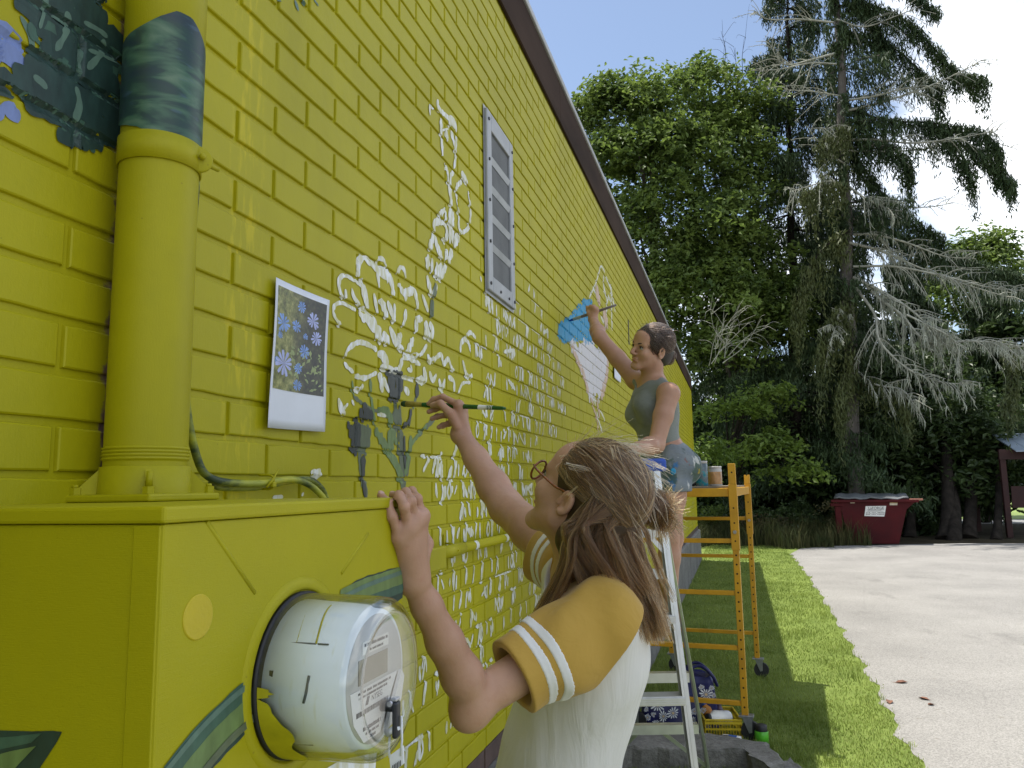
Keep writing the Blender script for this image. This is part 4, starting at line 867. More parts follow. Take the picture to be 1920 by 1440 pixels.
for (a, b_) in ((896, 1018), (952, 1006)):
    y = wallp(a, b_, x=0.045)[1]; th = np.linspace(-0.9, 1.2, 10)
    V = [(0.03 + 0.0172 * math.cos(h), y + dy, zc_ + 0.0172 * math.sin(h)) for h in th for dy in (-0.016, 0.014)]
    mesh_obj('paint_splash', fast_mesh('paint_splash', V, [(2 * i, 2 * i + 1, 2 * i + 3, 2 * i + 2) for i in range(9)]), mp_white, hz)

# ================================================================= PRINTED FLOWER PHOTOGRAPHS TAPED TO THE WALL
def print_sheet(corn, x, label, pic, curl):
    C4 = [wallp(*q, x=x) for q in corn]            # tl, tr, br, bl
    th = empty('photo_print', C4[3], label=label, cat='photo print', group='flower reference prints taped to the wall')
    def P(u, v, dx=0.0):
        q = (C4[0] * (1 - u) + C4[1] * u) * (1 - v) + (C4[3] * (1 - u) + C4[2] * u) * v
        bend = curl * (1.2 * (u - 0.15) ** 2 * (1 - 0.5 * v) + 0.5 * (1 - u) ** 3 * (0.4 + v) + 0.25 * math.sin(v * 5 + u * 3) * 0.4)
        return q + np.array([bend + dx, 0, 0])
    n = 16; V = [P(i / n, j / n) for i in range(n + 1) for j in range(n + 1)]
    F = [(i * (n + 1) + j, i * (n + 1) + j + 1, (i + 1) * (n + 1) + j + 1, (i + 1) * (n + 1) + j) for i in range(n) for j in range(n)]
    o = mesh_obj('paper', fast_mesh('paper', V, F), mat('white_paper', (0.70, 0.73, 0.80), 0.6, 0.05, 12), th)
    md = o.modifiers.new('th', 'SOLIDIFY'); md.thickness = 0.0004; md.offset = -1
    return th, P
th, P = print_sheet([(515, 520), (608, 564), (603, 810), (494, 802)], 0.008, 'paper print of blue chicory flowers taped to the wall beside the pipe', None, 0.016)
m_pic, t, b = newmat('printed_meadow'); p = t.pos()
v1 = t.new('ShaderNodeTexVoronoi'); t.link(p, v1.inputs['Vector']); v1.inputs['Scale'].default_value = 95
n1 = t.noise(p, 22, 4); n2 = t.noise(t.mapping(p, (1, 1, 1), rot=(0.6, 0, 0)), 60, 5, 0.7)
sep = t.new('ShaderNodeSeparateXYZ'); t.link(p, sep.inputs[0])
c = t.ramp(n2, [(0.32, (0.05, 0.055, 0.02)), (0.5, (0.20, 0.21, 0.06)), (0.68, (0.44, 0.42, 0.17))])
dk = t.ramp(t.math('ADD', t.math('MULTIPLY', t.math('SUBTRACT', sep.outputs['Y'], 1.36), 5.0), t.math('MULTIPLY', n1, 0.5)), [(0.42, 0.0), (0.75, 0.85)])
c = t.mix(dk, c, (0.018, 0.017, 0.03)); c = t.mix(t.ramp(v1.outputs['Distance'], [(0.1, 0.45), (0.45, 0.0)]), c, (0.10, 0.15, 0.05))
t.link(c, b.inputs['Base Color']); b.inputs['Roughness'].default_value = 0.4
u0, u1, v0, v1_ = 0.045, 0.955, 0.045, 0.74; n = 14
V = [P(u0 + (u1 - u0) * i / n, v0 + (v1_ - v0) * j / n, 0.0006) for i in range(n + 1) for j in range(n + 1)]
mesh_obj('picture', fast_mesh('picture', V, [(i * (n + 1) + j, i * (n + 1) + j + 1, (i + 1) * (n + 1) + j + 1, (i + 1) * (n + 1) + j) for i in range(n) for j in range(n)]), m_pic, th)
mpet = mat('printed_blue_petal', (0.22, 0.36, 0.72), 0.5, 0.3, 60); mpet2 = mat('printed_pale_petal', (0.42, 0.47, 0.78), 0.5, 0.2, 60); mlf = mat('printed_pale_leaf', (0.30, 0.36, 0.16), 0.5, 0.4, 50)
rs = np.random.default_rng(5)
for (u, v, r, kk) in [(0.17, 0.29, 0.13, 0), (0.72, 0.20, 0.12, 1), (0.80, 0.32, 0.10, 1), (0.50, 0.13, 0.08, 0), (0.42, 0.28, 0.09, 0), (0.60, 0.44, 0.10, 0), (0.23, 0.56, 0.17, 1), (0.50, 0.57, 0.075, 0), (0.50, 0.69, 0.085, 0), (0.12, 0.38, 0.05, 0), (0.60, 0.33, 0.05, 0), (0.08, 0.55, 0.05, 0)]:
    fl = MB(); c0 = P(u, v, 0.0009)
    for k in range(11):
        a = 2 * PI * k / 11 + rs.uniform(-0.15, 0.15); L = r * rs.uniform(0.85, 1.1) * 0.95; wd = 0.20
        q = lambda rr, aa: P(min(max(u + rr * math.cos(aa), 0.05), 0.95), min(max(v + rr * math.sin(aa) * 0.52, 0.05), 0.735), 0.0009 + 0.00002 * k)
        fl.add([c0, q(L * 0.75, a - wd), q(L, a - wd * 0.6), q(L * 1.02, a), q(L, a + wd * 0.6), q(L * 0.75, a + wd)], [(0, 1, 2, 3, 4, 5)])
    fl.build('printed_flower', [mpet, mpet2][kk], th)
lf = MB()
for _ in range(60):
    u, v = rs.uniform(0.35, 0.92), rs.uniform(0.42, 0.71); a = rs.uniform(0, PI); L = rs.uniform(0.02, 0.055)
    q = lambda s_, w: P(min(max(u + L * s_ * math.cos(a) - w * L * math.sin(a), 0.05), 0.95), min(max(v + (L * s_ * math.sin(a) + w * L * math.cos(a)) * 0.5, 0.05), 0.735), 0.00075)
    lf.add([q(-1, 0), q(-0.2, 0.45), q(1, 0), q(-0.2, -0.45)], [(0, 1, 2, 3)])
lf.build('printed_leaf', mlf, th)['kind'] = 'stuff'
th, P = print_sheet([(1151, 662), (1162, 672), (1163, 718), (1151, 708)], 0.01, 'small white paper print on the wall behind the woman in the tank top', None, 0.01)
V = [P(0.06 + 0.88 * i / 4, 0.05 + 0.38 * j / 4, 0.0008) for i in range(5) for j in range(5)]
mesh_obj('picture', fast_mesh('picture', V, [(i * 5 + j, i * 5 + j + 1, (i + 1) * 5 + j + 1, (i + 1) * 5 + j) for i in range(4) for j in range(4)]), mat('printed_pink_bloom', (0.42, 0.36, 0.36), 0.5, 0.4, 40, col2=(0.45, 0.28, 0.08)), th)
# ================================================================= TREES AND UNDERGROWTH
def leaf_mat(name, c0, c1, trans=0.35, rough=0.45):
    m, t, b = newmat(name); p = t.pos(); n = t.noise(p, 1.1, 3); n2 = t.noise(p, 17, 2)
    c = t.ramp(t.math('ADD', t.math('MULTIPLY', n, 0.6), t.math('MULTIPLY', n2, 0.4)), [(0.38, c0), (0.62, c1)])
    t.link(c, b.inputs['Base Color']); b.inputs['Roughness'].default_value = rough; b.inputs['Specular IOR Level'].default_value = 0.35
    tr = t.new('ShaderNodeBsdfTranslucent'); t.link(c, tr.inputs[0]); mx = t.new('ShaderNodeMixShader'); mx.inputs[0].default_value = trans
    t.link(b.outputs[0], mx.inputs[1]); t.link(tr.outputs[0], mx.inputs[2]); t.link(mx.outputs[0], t.n['Material Output'].inputs[0]); return m
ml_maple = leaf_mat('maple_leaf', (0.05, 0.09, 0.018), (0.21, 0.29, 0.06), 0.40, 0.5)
ml_light = leaf_mat('sun_tinted_maple_leaf', (0.10, 0.16, 0.025), (0.19, 0.27, 0.05), 0.45)  # lighter copy of the maple leaf, sunlight put into its colour
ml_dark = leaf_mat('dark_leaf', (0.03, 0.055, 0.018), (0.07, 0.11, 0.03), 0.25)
ml_spruce = leaf_mat('spruce_needle', (0.022, 0.045, 0.016), (0.06, 0.095, 0.03), 0.12, 0.6)
ml_spruce2 = leaf_mat('yellowed_spruce_needle', (0.05, 0.07, 0.022), (0.11, 0.13, 0.04), 0.15, 0.6)
m_bark = mat('grey_bark', (0.15, 0.135, 0.12), 0.95, 0.5, 6, 0.8, 22, 0.03, stretch=(1, 1, 0.25), spec=0.1)
m_barkd = mat('dark_bark', (0.032, 0.027, 0.022), 0.95, 0.5, 6, 0.8, 22, 0.03, stretch=(1, 1, 0.25), spec=0.1)
m_dead = mat('lichen_covered_twig', (0.40, 0.40, 0.33), 0.95, 0.35, 5, 0.4, 40, 0.01, spec=0.1)
m_moss = mat('hanging_lichen', (0.37, 0.39, 0.31), 0.95, 0.4, 3, spec=0.1)
def leaves(C, N, size, asp=0.8):
    """rhombic leaves at C facing N"""
    n = len(C); N = N / (np.linalg.norm(N, axis=1)[:, None] + 1e-9); r = rng.normal(size=(n, 3)); U = np.cross(N, r); U /= np.linalg.norm(U, axis=1)[:, None] + 1e-9; Wd = np.cross(N, U)
    s_ = (size * rng.uniform(0.6, 1.25, n))[:, None]
    fold = N * s_ * 0.18
    V = np.stack([C - U * s_ * 0.5, C + Wd * s_ * 0.36 * asp + U * s_ * 0.08 + fold, C + U * s_ * 0.6, C - Wd * s_ * 0.36 * asp + U * s_ * 0.08 + fold], 1).reshape(-1, 3)
    F = np.arange(4 * n).reshape(n, 4); return V, F
def crown_clumps(lobes, n, rc):
    """clump centres near the surface of a few big lobes"""
    L = np.array([(*c, *r) for c, r in lobes], float); vol = (L[:, 3] * L[:, 4] * L[:, 5]) ** 0.67; k = rng.choice(len(L), n, p=vol / vol.sum())
    d = rng.normal(size=(n, 3)); d /= np.linalg.norm(d, axis=1)[:, None]; d[:, 2] = np.where(d[:, 2] < -0.3, -d[:, 2] * 0.6, d[:, 2])
    rad = rng.uniform(0.45, 1.03, n) ** 0.6
    return L[k, :3] + d * L[k, 3:] * rad[:, None], d
def clump_leaves(C, D, per, rc, size):
    n = len(C) * per; c = np.repeat(C, per, 0); d = np.repeat(D, per, 0); rr = np.repeat(rc * rng.uniform(0.6, 1.3, len(C)), per)[:, None]
    q = rng.normal(size=(n, 3)) * [1, 1, 0.42]; q /= np.maximum(1, np.linalg.norm(q, axis=1)[:, None] / 1.6)
    P = c + q * rr * 0.62; P[:, 2] -= 0.25 * (q[:, 0] ** 2 + q[:, 1] ** 2) * rr[:, 0]
    N = rng.normal(size=(n, 3)) * 0.75 + [0, 0, 1.0] + d * 0.55
    return leaves(P, N, size)
def broadleaf(name, label, base, top_r, lobes, nclump, per, rc, size, m, bark, cat='tree', group='broadleaf trees behind the building', limbs=9):
    t = empty(name, (base[0], base[1], 0), label=label, cat=cat, group=group)
    C, D = crown_clumps(lobes, nclump, rc); V, F = clump_leaves(C, D, per, rc, size)
    mesh_obj('crown', fast_mesh('crown', V, F, False), m, t)
    z1 = max(c[2] for c, r in lobes) * 0.92; mb = MB(); b0 = np.array([base[0], base[1], -0.2]); tc = np.mean([c for c, r in lobes], 0); tp = np.array([tc[0], tc[1], z1])
    pth = smooth_path([b0, b0 * 0.7 + tp * 0.3 + [0.2, 0, 0], b0 * 0.35 + tp * 0.65 + [-0.15, 0.1, 0], tp], 6); mb.tube(pth, np.linspace(top_r, top_r * 0.2, len(pth)), 9); mb.build('trunk', bark, t)
    mb = MB()
    for i in rng.choice(len(C), min(limbs, len(C)), replace=False):
        h = rng.uniform(0.25, 0.85); s_ = pth[int(h * (len(pth) - 1))]; e = C[i]; mid = (s_ + e) / 2 + [0, 0, 0.12 * np.linalg.norm(e - s_)]
        pp = smooth_path([s_, mid, e], 5); r0 = top_r * (1 - 0.8 * h) * 0.5; mb.tube(pp, np.linspace(r0, 0.012, len(pp)), 6, False)
    o = mb.build('limbs', bark, t); o['kind'] = 'stuff'
    return t
def L_(px, py, d, rx, ry, rz): return (dep(px, py, d), (rx, ry, rz))
K = 1 / FPX
# broadleaf trees over the roof line
broadleaf('maple_tree', 'tall green maple rising directly behind the roof edge, bushy to its top', gnd(1262, 996), 0.30, [L_(1190, 215, 26, 1.5, 1.6, 1.7), L_(1130, 200, 26, 1.1, 1.2, 1.1), L_(1250, 200, 26, 1.4, 1.5, 1.2), L_(1180, 330, 25.5, 2.0, 2.0, 2.0), L_(1270, 420, 25, 2.4, 2.0, 2.4), L_(1240, 300, 25.5, 2.0, 2, 1.8), L_(1300, 560, 24.6, 2.3, 2.0, 2.2), L_(1240, 500, 25.5, 2, 2, 2.2)], 420, 70, 0.62, 0.20, ml_maple, m_bark)
broadleaf('maple_tree', 'green maple standing between the roof edge and the spruces with thin bare shoots on top', gnd(1385, 1000), 0.26, [L_(1330, 170, 27, 1.4, 1.5, 1.2), L_(1385, 230, 27, 1.5, 1.5, 1.6), L_(1340, 290, 26.5, 1.9, 1.7, 1.7), L_(1400, 380, 26, 1.7, 1.7, 2.0), L_(1370, 520, 25.5, 2.2, 2.0, 2.4), L_(1430, 620, 25.5, 1.8, 1.8, 2.2), L_(1340, 650, 25, 2.0, 1.8, 1.6)], 400, 66, 0.60, 0.19, ml_maple, m_bark)
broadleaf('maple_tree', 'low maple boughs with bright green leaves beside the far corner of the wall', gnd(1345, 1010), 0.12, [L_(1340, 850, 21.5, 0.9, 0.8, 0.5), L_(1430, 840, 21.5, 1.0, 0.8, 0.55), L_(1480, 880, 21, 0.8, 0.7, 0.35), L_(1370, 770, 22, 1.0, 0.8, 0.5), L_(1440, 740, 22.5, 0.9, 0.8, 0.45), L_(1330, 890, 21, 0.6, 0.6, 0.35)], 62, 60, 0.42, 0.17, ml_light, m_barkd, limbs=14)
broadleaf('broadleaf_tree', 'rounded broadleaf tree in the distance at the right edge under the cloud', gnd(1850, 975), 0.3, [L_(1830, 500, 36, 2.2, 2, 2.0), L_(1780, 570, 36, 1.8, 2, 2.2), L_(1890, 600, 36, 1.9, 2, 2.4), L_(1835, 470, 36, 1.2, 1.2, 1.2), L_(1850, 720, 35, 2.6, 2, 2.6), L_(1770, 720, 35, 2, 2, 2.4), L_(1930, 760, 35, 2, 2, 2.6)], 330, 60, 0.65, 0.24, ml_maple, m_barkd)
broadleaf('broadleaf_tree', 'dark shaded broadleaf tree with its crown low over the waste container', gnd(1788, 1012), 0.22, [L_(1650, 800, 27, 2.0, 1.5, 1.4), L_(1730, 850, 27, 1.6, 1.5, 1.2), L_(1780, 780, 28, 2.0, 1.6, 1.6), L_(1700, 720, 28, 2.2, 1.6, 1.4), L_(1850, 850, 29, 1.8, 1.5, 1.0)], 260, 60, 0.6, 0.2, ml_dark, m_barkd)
# conifers
def spruce(name, label, foot, top, n_wh, reach, m, bark, r0, droop=0.45, z_lo=0.1, side=None, dens=1.0, hang=0.6, q=0.125, group='tall conifers at the edge of the wood'):
    """reach(h) = branch length at relative height h; side(h, ang) -> factor"""
    t = empty(name, (foot[0], foot[1], 0), label=label, cat='conifer', group=group)
    foot = np.array(foot, float); top = np.array(top, float); n = 26; pth = np.stack([foot + (top - foot) * i / n + np.array([0.05 * math.sin(i * 1.3), 0.05 * math.cos(i), 0]) for i in range(n + 1)])
    mb = MB(); mb.tube(pth, r0 * (1 - np.linspace(0, 1, n + 1) * 0.9), 12); mb.build('trunk', bark, t)
    C, N, br = [], [], MB()
    for w in range(n_wh):
        h = z_lo + (1 - z_lo) * (w + rng.uniform(-0.3, 0.3)) / n_wh; h = min(max(h, 0.02), 0.99); o = foot + (top - foot) * h
        for k in range(5):
            a = rng.uniform(0, 2 * PI); f = 1.0 if side is None else side(h, a)
            L = reach(h) * f * rng.uniform(0.7, 1.15)
            if L < 0.25: continue
            d = np.array([math.cos(a), math.sin(a), 0]); s_ = np.linspace(0, 1, 12)
            up = 0.10 * s_ - droop * s_ ** 1.6 + 0.12 * np.clip(s_ - 0.75, 0, 1)
            P = o + d * (s_ * L)[:, None] + np.stack([0 * s_, 0 * s_, up * L], 1); br.tube(P, np.linspace(0.03, 0.006, 12), 4, False)
            m_ = int(L * 58 * dens); ts = rng.uniform(0.12, 1.0, m_) ** 0.8; B = np.stack([np.interp(ts, s_, P[:, i]) for i in range(3)], 1)
            sd = np.array([-d[1], d[0], 0]); B += sd * (rng.normal(0, 0.13, m_) * L * (0.35 + 0.5 * (1 - ts)))[:, None]
            # drooping branchlets, each a short string of needle sprays
            ln = hang * rng.uniform(0.3, 1.1, m_) * (1.15 - 0.5 * ts)
            for e in range(4):
                Q = B - np.stack([0 * ts, 0 * ts, ln * e / 3.2], 1) + rng.normal(0, 0.03, (m_, 3)); C.append(Q)
                N.append(rng.normal(size=(m_, 3)) * [1, 1, 0.5] + [0, 0, 0.4])
    o = br.build('branches', bark, t); o['kind'] = 'stuff'
    C = np.concatenate(C); N = np.concatenate(N); V, F = spray(C, N, q); mesh_obj('foliage', fast_mesh('foliage', V, F, False), m, t)
    return t
def spray(C, N, q):
    n = len(C); N = N / (np.linalg.norm(N, axis=1)[:, None] + 1e-9); dn = np.array([0, 0, -1.0]) + rng.normal(0, 0.35, (n, 3)); U = dn - N * (dn * N).sum(1)[:, None]; U /= np.linalg.norm(U, axis=1)[:, None] + 1e-9; Wd = np.cross(N, U)
    s_ = (q * rng.uniform(0.6, 1.4, n))[:, None]
    V = np.stack([C - U * s_ * 0.7, C + Wd * s_ * 0.15, C + U * s_ * 0.9, C - Wd * s_ * 0.15], 1).reshape(-1, 3); return V, np.arange(4 * n).reshape(n, 4)
f3 = gnd(1497, 1002); t3 = dep(1476, -60, 28.5)
spruce('spruce_tree', 'full dark green spruce on the left of the two tall spruces', [f3[0], 27.5, 0], t3, 30, lambda h: 0.75 + 3.7 * (1 - h) ** 0.75, ml_spruce, m_barkd, 0.22, 0.42, 0.12, None, 1.1, 0.95)
f4 = np.array([*dep(1606, 1000, 24.0)[:2], 0]); t4 = dep(1556, -420, 24.6)
sd4 = lambda h, a: (1.0 if math.cos(a - 0.5) > 0.1 else 0.35) * (0.35 if h > 0.42 else 0.30)
spr = spruce('spruce_tree', 'half dead grey trunked spruce with lichen hung bare branches on its right', f4, t4, 26, lambda h: 1.2 + 4.4 * max(0, min(1, (1.0 - h) / 0.45)) if h > 0.4 else 2.2, ml_spruce, m_bark, 0.26, 0.42, 0.14, sd4, 1.0, 0.95)
# yellowish lower drapery on the trunk side
# dead boughs hung with lichen: traced from the photograph, spreading in depth as they leave the trunk
def bough(pts, d0, d1, r, seed, n_sub=10, hang=0.5, moss=1.0):
    r_ = np.random.default_rng(seed); k = len(pts); P = smooth_path([dep(x, y, d0 + (d1 - d0) * i / (k - 1)) for i, (x, y) in enumerate(pts)], 8)
    tw, ms = MB(), MB(); n = len(P); tw.tube(P, np.linspace(r, 0.008, n), 6, False)
    tips = [P]
    for _ in range(int(n_sub * 2.0)):
        i = r_.integers(n // 6, n - 1); o = P[i]; dirn = nrm(P[min(i + 2, n - 1)] - P[max(i - 2, 0)]); L = r_.uniform(0.35, 1.15) * (1.2 - 0.6 * i / n)
        sd = nrm(np.cross(dirn, r_.normal(size=3))); q = smooth_path([o, o + (dirn * 0.6 + sd * 0.5) * L * 0.5 + [0, 0, 0.02], o + (dirn * 0.8 + sd * 0.7) * L + [0, 0, -0.25 * L]], 6)
        tw.tube(q, np.linspace(r * 0.4, 0.006, len(q)), 4, False); tips.append(q)
    for q in tips:
        L = np.linalg.norm(np.diff(q, axis=0), axis=1).sum(); m_ = int(L * 22 * moss)
        for _ in range(m_):
            i = r_.uniform(0.15, 1) * (len(q) - 1); a = int(i); o = q[a] + (q[min(a + 1, len(q) - 1)] - q[a]) * (i - a); ln = hang * 0.62 * r_.uniform(0.1, 1.0) ** 1.8
            e = o + np.array([r_.normal(0, 0.05), r_.normal(0, 0.05), -ln]); w = r_.uniform(0.004, 0.011); sdv = np.array([r_.normal(), r_.normal(), 0]); sdv = nrm(sdv) * w
            mid = (o + e) / 2 + [r_.normal(0, 0.03), r_.normal(0, 0.03), 0]
            ms.add([o - sdv, o + sdv, mid + sdv * 1.2, mid - sdv * 1.2, e], [(0, 1, 2, 3), (3, 2, 4)])
    b_ = tw.build('bare_bough', m_dead, spr)
    if ms.v: o = mesh_obj('hanging_lichen', fast_mesh('hanging_lichen', [tuple(v) for v in ms.v], [f if len(f) == 4 else (*f, f[-1]) for f in ms.f], False) if False else ms.mesh('hanging_lichen'), m_moss, b_); o['kind'] = 'stuff'
D0 = 24.0
for i, (pts, d1, r, ns, hg, mo) in enumerate([
    ([(1592, 455), (1650, 470), (1720, 500), (1800, 530), (1900, 560)], 23, 0.05, 14, 0.7, 1.0), ([(1600, 520), (1650, 545), (1700, 575), (1740, 610), (1775, 650)], 22, 0.06, 14, 0.75, 1.3),
    ([(1605, 515), (1650, 560), (1690, 590), (1740, 640), (1830, 640), (1930, 650)], 21.5, 0.06, 18, 0.8, 1.3), ([(1600, 600), (1570, 610), (1558, 640)], 22.5, 0.03, 8, 0.4, 1.6), ([(1605, 540), (1640, 590), (1650, 640), (1700, 690), (1760, 715), (1810, 720)], 21.5, 0.05, 16, 0.7, 1.3),
    ([(1600, 440), (1640, 440), (1700, 455), (1770, 480), (1830, 485)], 23, 0.045, 10, 0.5, 1.0), ([(1582, 262), (1640, 262), (1710, 268), (1800, 258), (1890, 240)], 23, 0.045, 12, 0.25, 0.7), ([(1580, 282), (1650, 284), (1730, 280), (1830, 262), (1915, 282)], 24, 0.035, 10, 0.2, 0.5),
    ([(1578, 210), (1640, 195), (1720, 170), (1790, 140), (1832, 118)], 23.5, 0.045, 12, 0.28, 0.8), ([(1576, 190), (1640, 180), (1700, 165), (1760, 160)], 22.5, 0.04, 12, 0.3, 1.2), ([(1568, 36), (1620, 50), (1680, 30), (1730, 10)], 24, 0.03, 8, 0.1, 0.5), ([(1562, 42), (1500, 36), (1440, 36), (1415, 20)], 23.5, 0.035, 8, 0.15, 0.5),
    ([(1566, 100), (1520, 112), (1470, 120), (1440, 78)], 23.5, 0.04, 10, 0.2, 0.6), ([(1568, 120), (1520, 118), (1460, 130), (1410, 132)], 23, 0.03, 8, 0.2, 0.6), ([(1575, 180), (1530, 172), (1470, 168)], 23.5, 0.03, 8, 0.3, 0.8), ([(1588, 310), (1560, 290), (1520, 245), (1560, 240)], 23, 0.03, 8, 0.3, 1.0),
    ([(1592, 350), (1620, 370), (1660, 390), (1690, 410)], 22.5, 0.04, 10, 0.6, 1.3), ([(1590, 385), (1660, 390), (1740, 388), (1790, 380)], 23.5, 0.03, 8, 0.15, 0.5), ([(1590, 350), (1560, 340), (1530, 345), (1480, 360)], 23, 0.03, 8, 0.5, 1.2), ([(1600, 690), (1640, 720), (1690, 730), (1715, 760)], 22, 0.04, 10, 0.8, 1.0),
    ([(1780, 640), (1850, 640), (1900, 660), (1940, 700)], 22, 0.03, 8, 0.6, 1.0), ([(1600, 500), (1680, 500), (1780, 520), (1860, 540), (1930, 545)], 22, 0.04, 12, 0.6, 1.0), ([(1700, 590), (1740, 610), (1790, 640), (1800, 700)], 21.5, 0.03, 10, 0.7, 1.3)]):
    bough(pts, D0 if pts[0][0] < 1640 else 22.5, d1, r, 40 + i, ns, hg, mo)
# green drooping boughs of the same spruce over the sky
def green_bough(pts, d0, d1, seed, hang, dens, m=ml_spruce, par=spr, q=0.115):
    r_ = np.random.default_rng(seed); k = len(pts); P = smooth_path([dep(x, y, d0 + (d1 - d0) * i / (k - 1)) for i, (x, y) in enumerate(pts)], 8); L = np.linalg.norm(np.diff(P, axis=0), axis=1).sum()
    m_ = int(L * 135 * dens); ts = r_.uniform(0.05, 1, m_); s_ = np.linspace(0, 1, len(P)); B = np.stack([np.interp(ts, s_, P[:, i]) for i in range(3)], 1) + r_.normal(0, 0.07, (m_, 3)); ln = hang * r_.uniform(0.1, 1, m_) * (0.5 + 0.7 * np.abs(np.sin(ts * 9 + seed)))
    C = np.concatenate([B - np.stack([0 * ts, 0 * ts, ln * e / 5], 1) + r_.normal(0, 0.035, (m_, 3)) for e in range(6)]); N = r_.normal(size=(len(C), 3)) * [1, 1, 0.5] + [0, 0, 0.4]
    mb = MB(); mb.tube(P, np.linspace(0.04, 0.01, len(P)), 5, False); b_ = mb.build('green_bough', m_barkd, par)
    V, F = spray(C, N, q); o = mesh_obj('foliage', fast_mesh('foliage', V, F, False), m, b_)
for i, (pts, d1, hg, de) in enumerate([([(1566, 10), (1640, 15), (1700, 40), (1760, 100), (1800, 140), (1850, 150)], 24, 1.1, 1.6), ([(1570, 60), (1630, 70), (1690, 100), (1740, 150), (1770, 170)], 24.5, 1.6, 1.6), ([(1580, 200), (1660, 225), (1740, 230), (1800, 240), (1850, 255), (1880, 300)], 23.5, 1.2, 1.3), ([(1580, 250), (1640, 260), (1690, 290), (1710, 330)], 24.5, 1.5, 1.4), ([(1720, 235), (1770, 250), (1800, 290), (1825, 340)], 23.5, 1.3, 1.2), ([(1800, 270), (1850, 295), (1880, 330), (1900, 345)], 23, 0.9, 1.5), ([(1585, 280), (1630, 330), (1670, 380), (1720, 420), (1770, 450)], 24.5, 1.6, 1.8), ([(1566, -30), (1610, -10), (1640, 40), (1660, 90)], 24.5, 1.8, 1.6), ([(1660, -40), (1700, -20), (1730, 5), (1760, 25)], 24, 0.5, 1.2), ([(1585, 400), (1680, 440), (1760, 470), (1850, 500), (1920, 520)], 26, 1.6, 1.6)]):
    green_bough(pts, 24.3, d1, 90 + i, hg, de)
for i, (pts, d1, hg, de) in enumerate([([(1596, 430), (1540, 470), (1500, 540), (1490, 600)], 23, 1.6, 1.1), ([(1600, 560), (1560, 600), (1530, 680)], 22.6, 1.8, 1.2), ([(1602, 700), (1640, 720), (1690, 740), (1700, 780)], 22.4, 1.2, 0.8), ([(1590, 350), (1540, 350), (1500, 370)], 23, 1.3, 1.0), ([(1600, 650), (1580, 720), (1570, 760)], 22.5, 1.6, 1.0), ([(1596, 240), (1560, 250), (1530, 280)], 23.4, 1.2, 1.0), ([(1880, 640), (1900, 680), (1885, 760)], 22, 1.2, 1.0)]):
    green_bough(pts, 23.8, d1, 140 + i, hg, de, ml_spruce2)
f6 = dep(1700, 1000, 31); spruce('hemlock_tree', 'dark dense conifer filling in behind the waste container', [f6[0], f6[1], 0], dep(1690, 470, 31), 18, lambda h: 0.6 + 3.6 * (1 - h), ml_spruce, m_barkd, 0.2, 0.35, 0.1, None, 1.0, 0.8, 0.2)
f7 = dep(1540, 1000, 29); spruce('hemlock_tree', 'dark conifer in deep shade between the two tall spruces', [f7[0], f7[1], 0], dep(1545, 380, 29), 18, lambda h: 0.6 + 3.0 * (1 - h), ml_spruce, m_barkd, 0.2, 0.35, 0.06, None, 1.0, 0.8, 0.2)
f8 = dep(1850, 1000, 30); spruce('hemlock_tree', 'dark drooping conifer at the right edge above the shelter', [f8[0], f8[1], 0], dep(1858, 540, 30), 16, lambda h: 0.7 + 3.6 * (1 - h), ml_spruce, m_barkd, 0.18, 0.35, 0.30, None, 1.0, 0.8, 0.2)
# thin bare shoots above the second maple, a bare bush in front of it
def twigs(name, label, starts, m, cat, par=None, n_sub=5, L0=0.8, rad=0.012):
    t = empty(name, starts[0][0], label=label, cat=cat); r_ = np.random.default_rng(len(starts)); mb = MB()
    for a, b_ in starts:
        a = np.array(a); b_ = np.array(b_); P = smooth_path([a, (a + b_) / 2 + r_.normal(0, 0.12, 3), b_], 6); mb.tube(P, np.linspace(rad, 0.004, len(P)), 4, False)
        for _ in range(n_sub):
            i = r_.integers(3, len(P)); o = P[i]; d = nrm(b_ - a) * 0.7 + r_.normal(0, 0.6, 3); q = smooth_path([o, o + d * L0 * 0.5 + [0, 0, 0.05], o + d * L0 * r_.uniform(0.6, 1.1) + [0, 0, -0.1]], 4); mb.tube(q, np.linspace(rad * 0.5, 0.003, len(q)), 3, False)
    o = mb.build('twigs', m, t); o['kind'] = 'stuff'; return t
st = [(dep(1330 + rng.uniform(-10, 40), 670 + rng.uniform(-30, 20), 21.5), dep(1330 + 14 * k, 560 + 60 * abs(math.sin(k * 1.7)), 21.2)) for k in range(9)]
twigs('bare_bush', 'tangle of bare grey twigs in front of the maples', st, m_dead, 'bush', n_sub=6, L0=0.6)
st = [(dep(1395 - 10 * k, 165, 27), dep(1398 - 22 * k, 70 + 18 * k, 27)) for k in range(3)] + [(dep(1355, 140, 27), dep(1352, 58, 27))]
twigs('sapling', 'thin leafless shoots sticking up above the maple into the blue sky', st, m_barkd, 'sapling', n_sub=5, L0=0.5, rad=0.014)
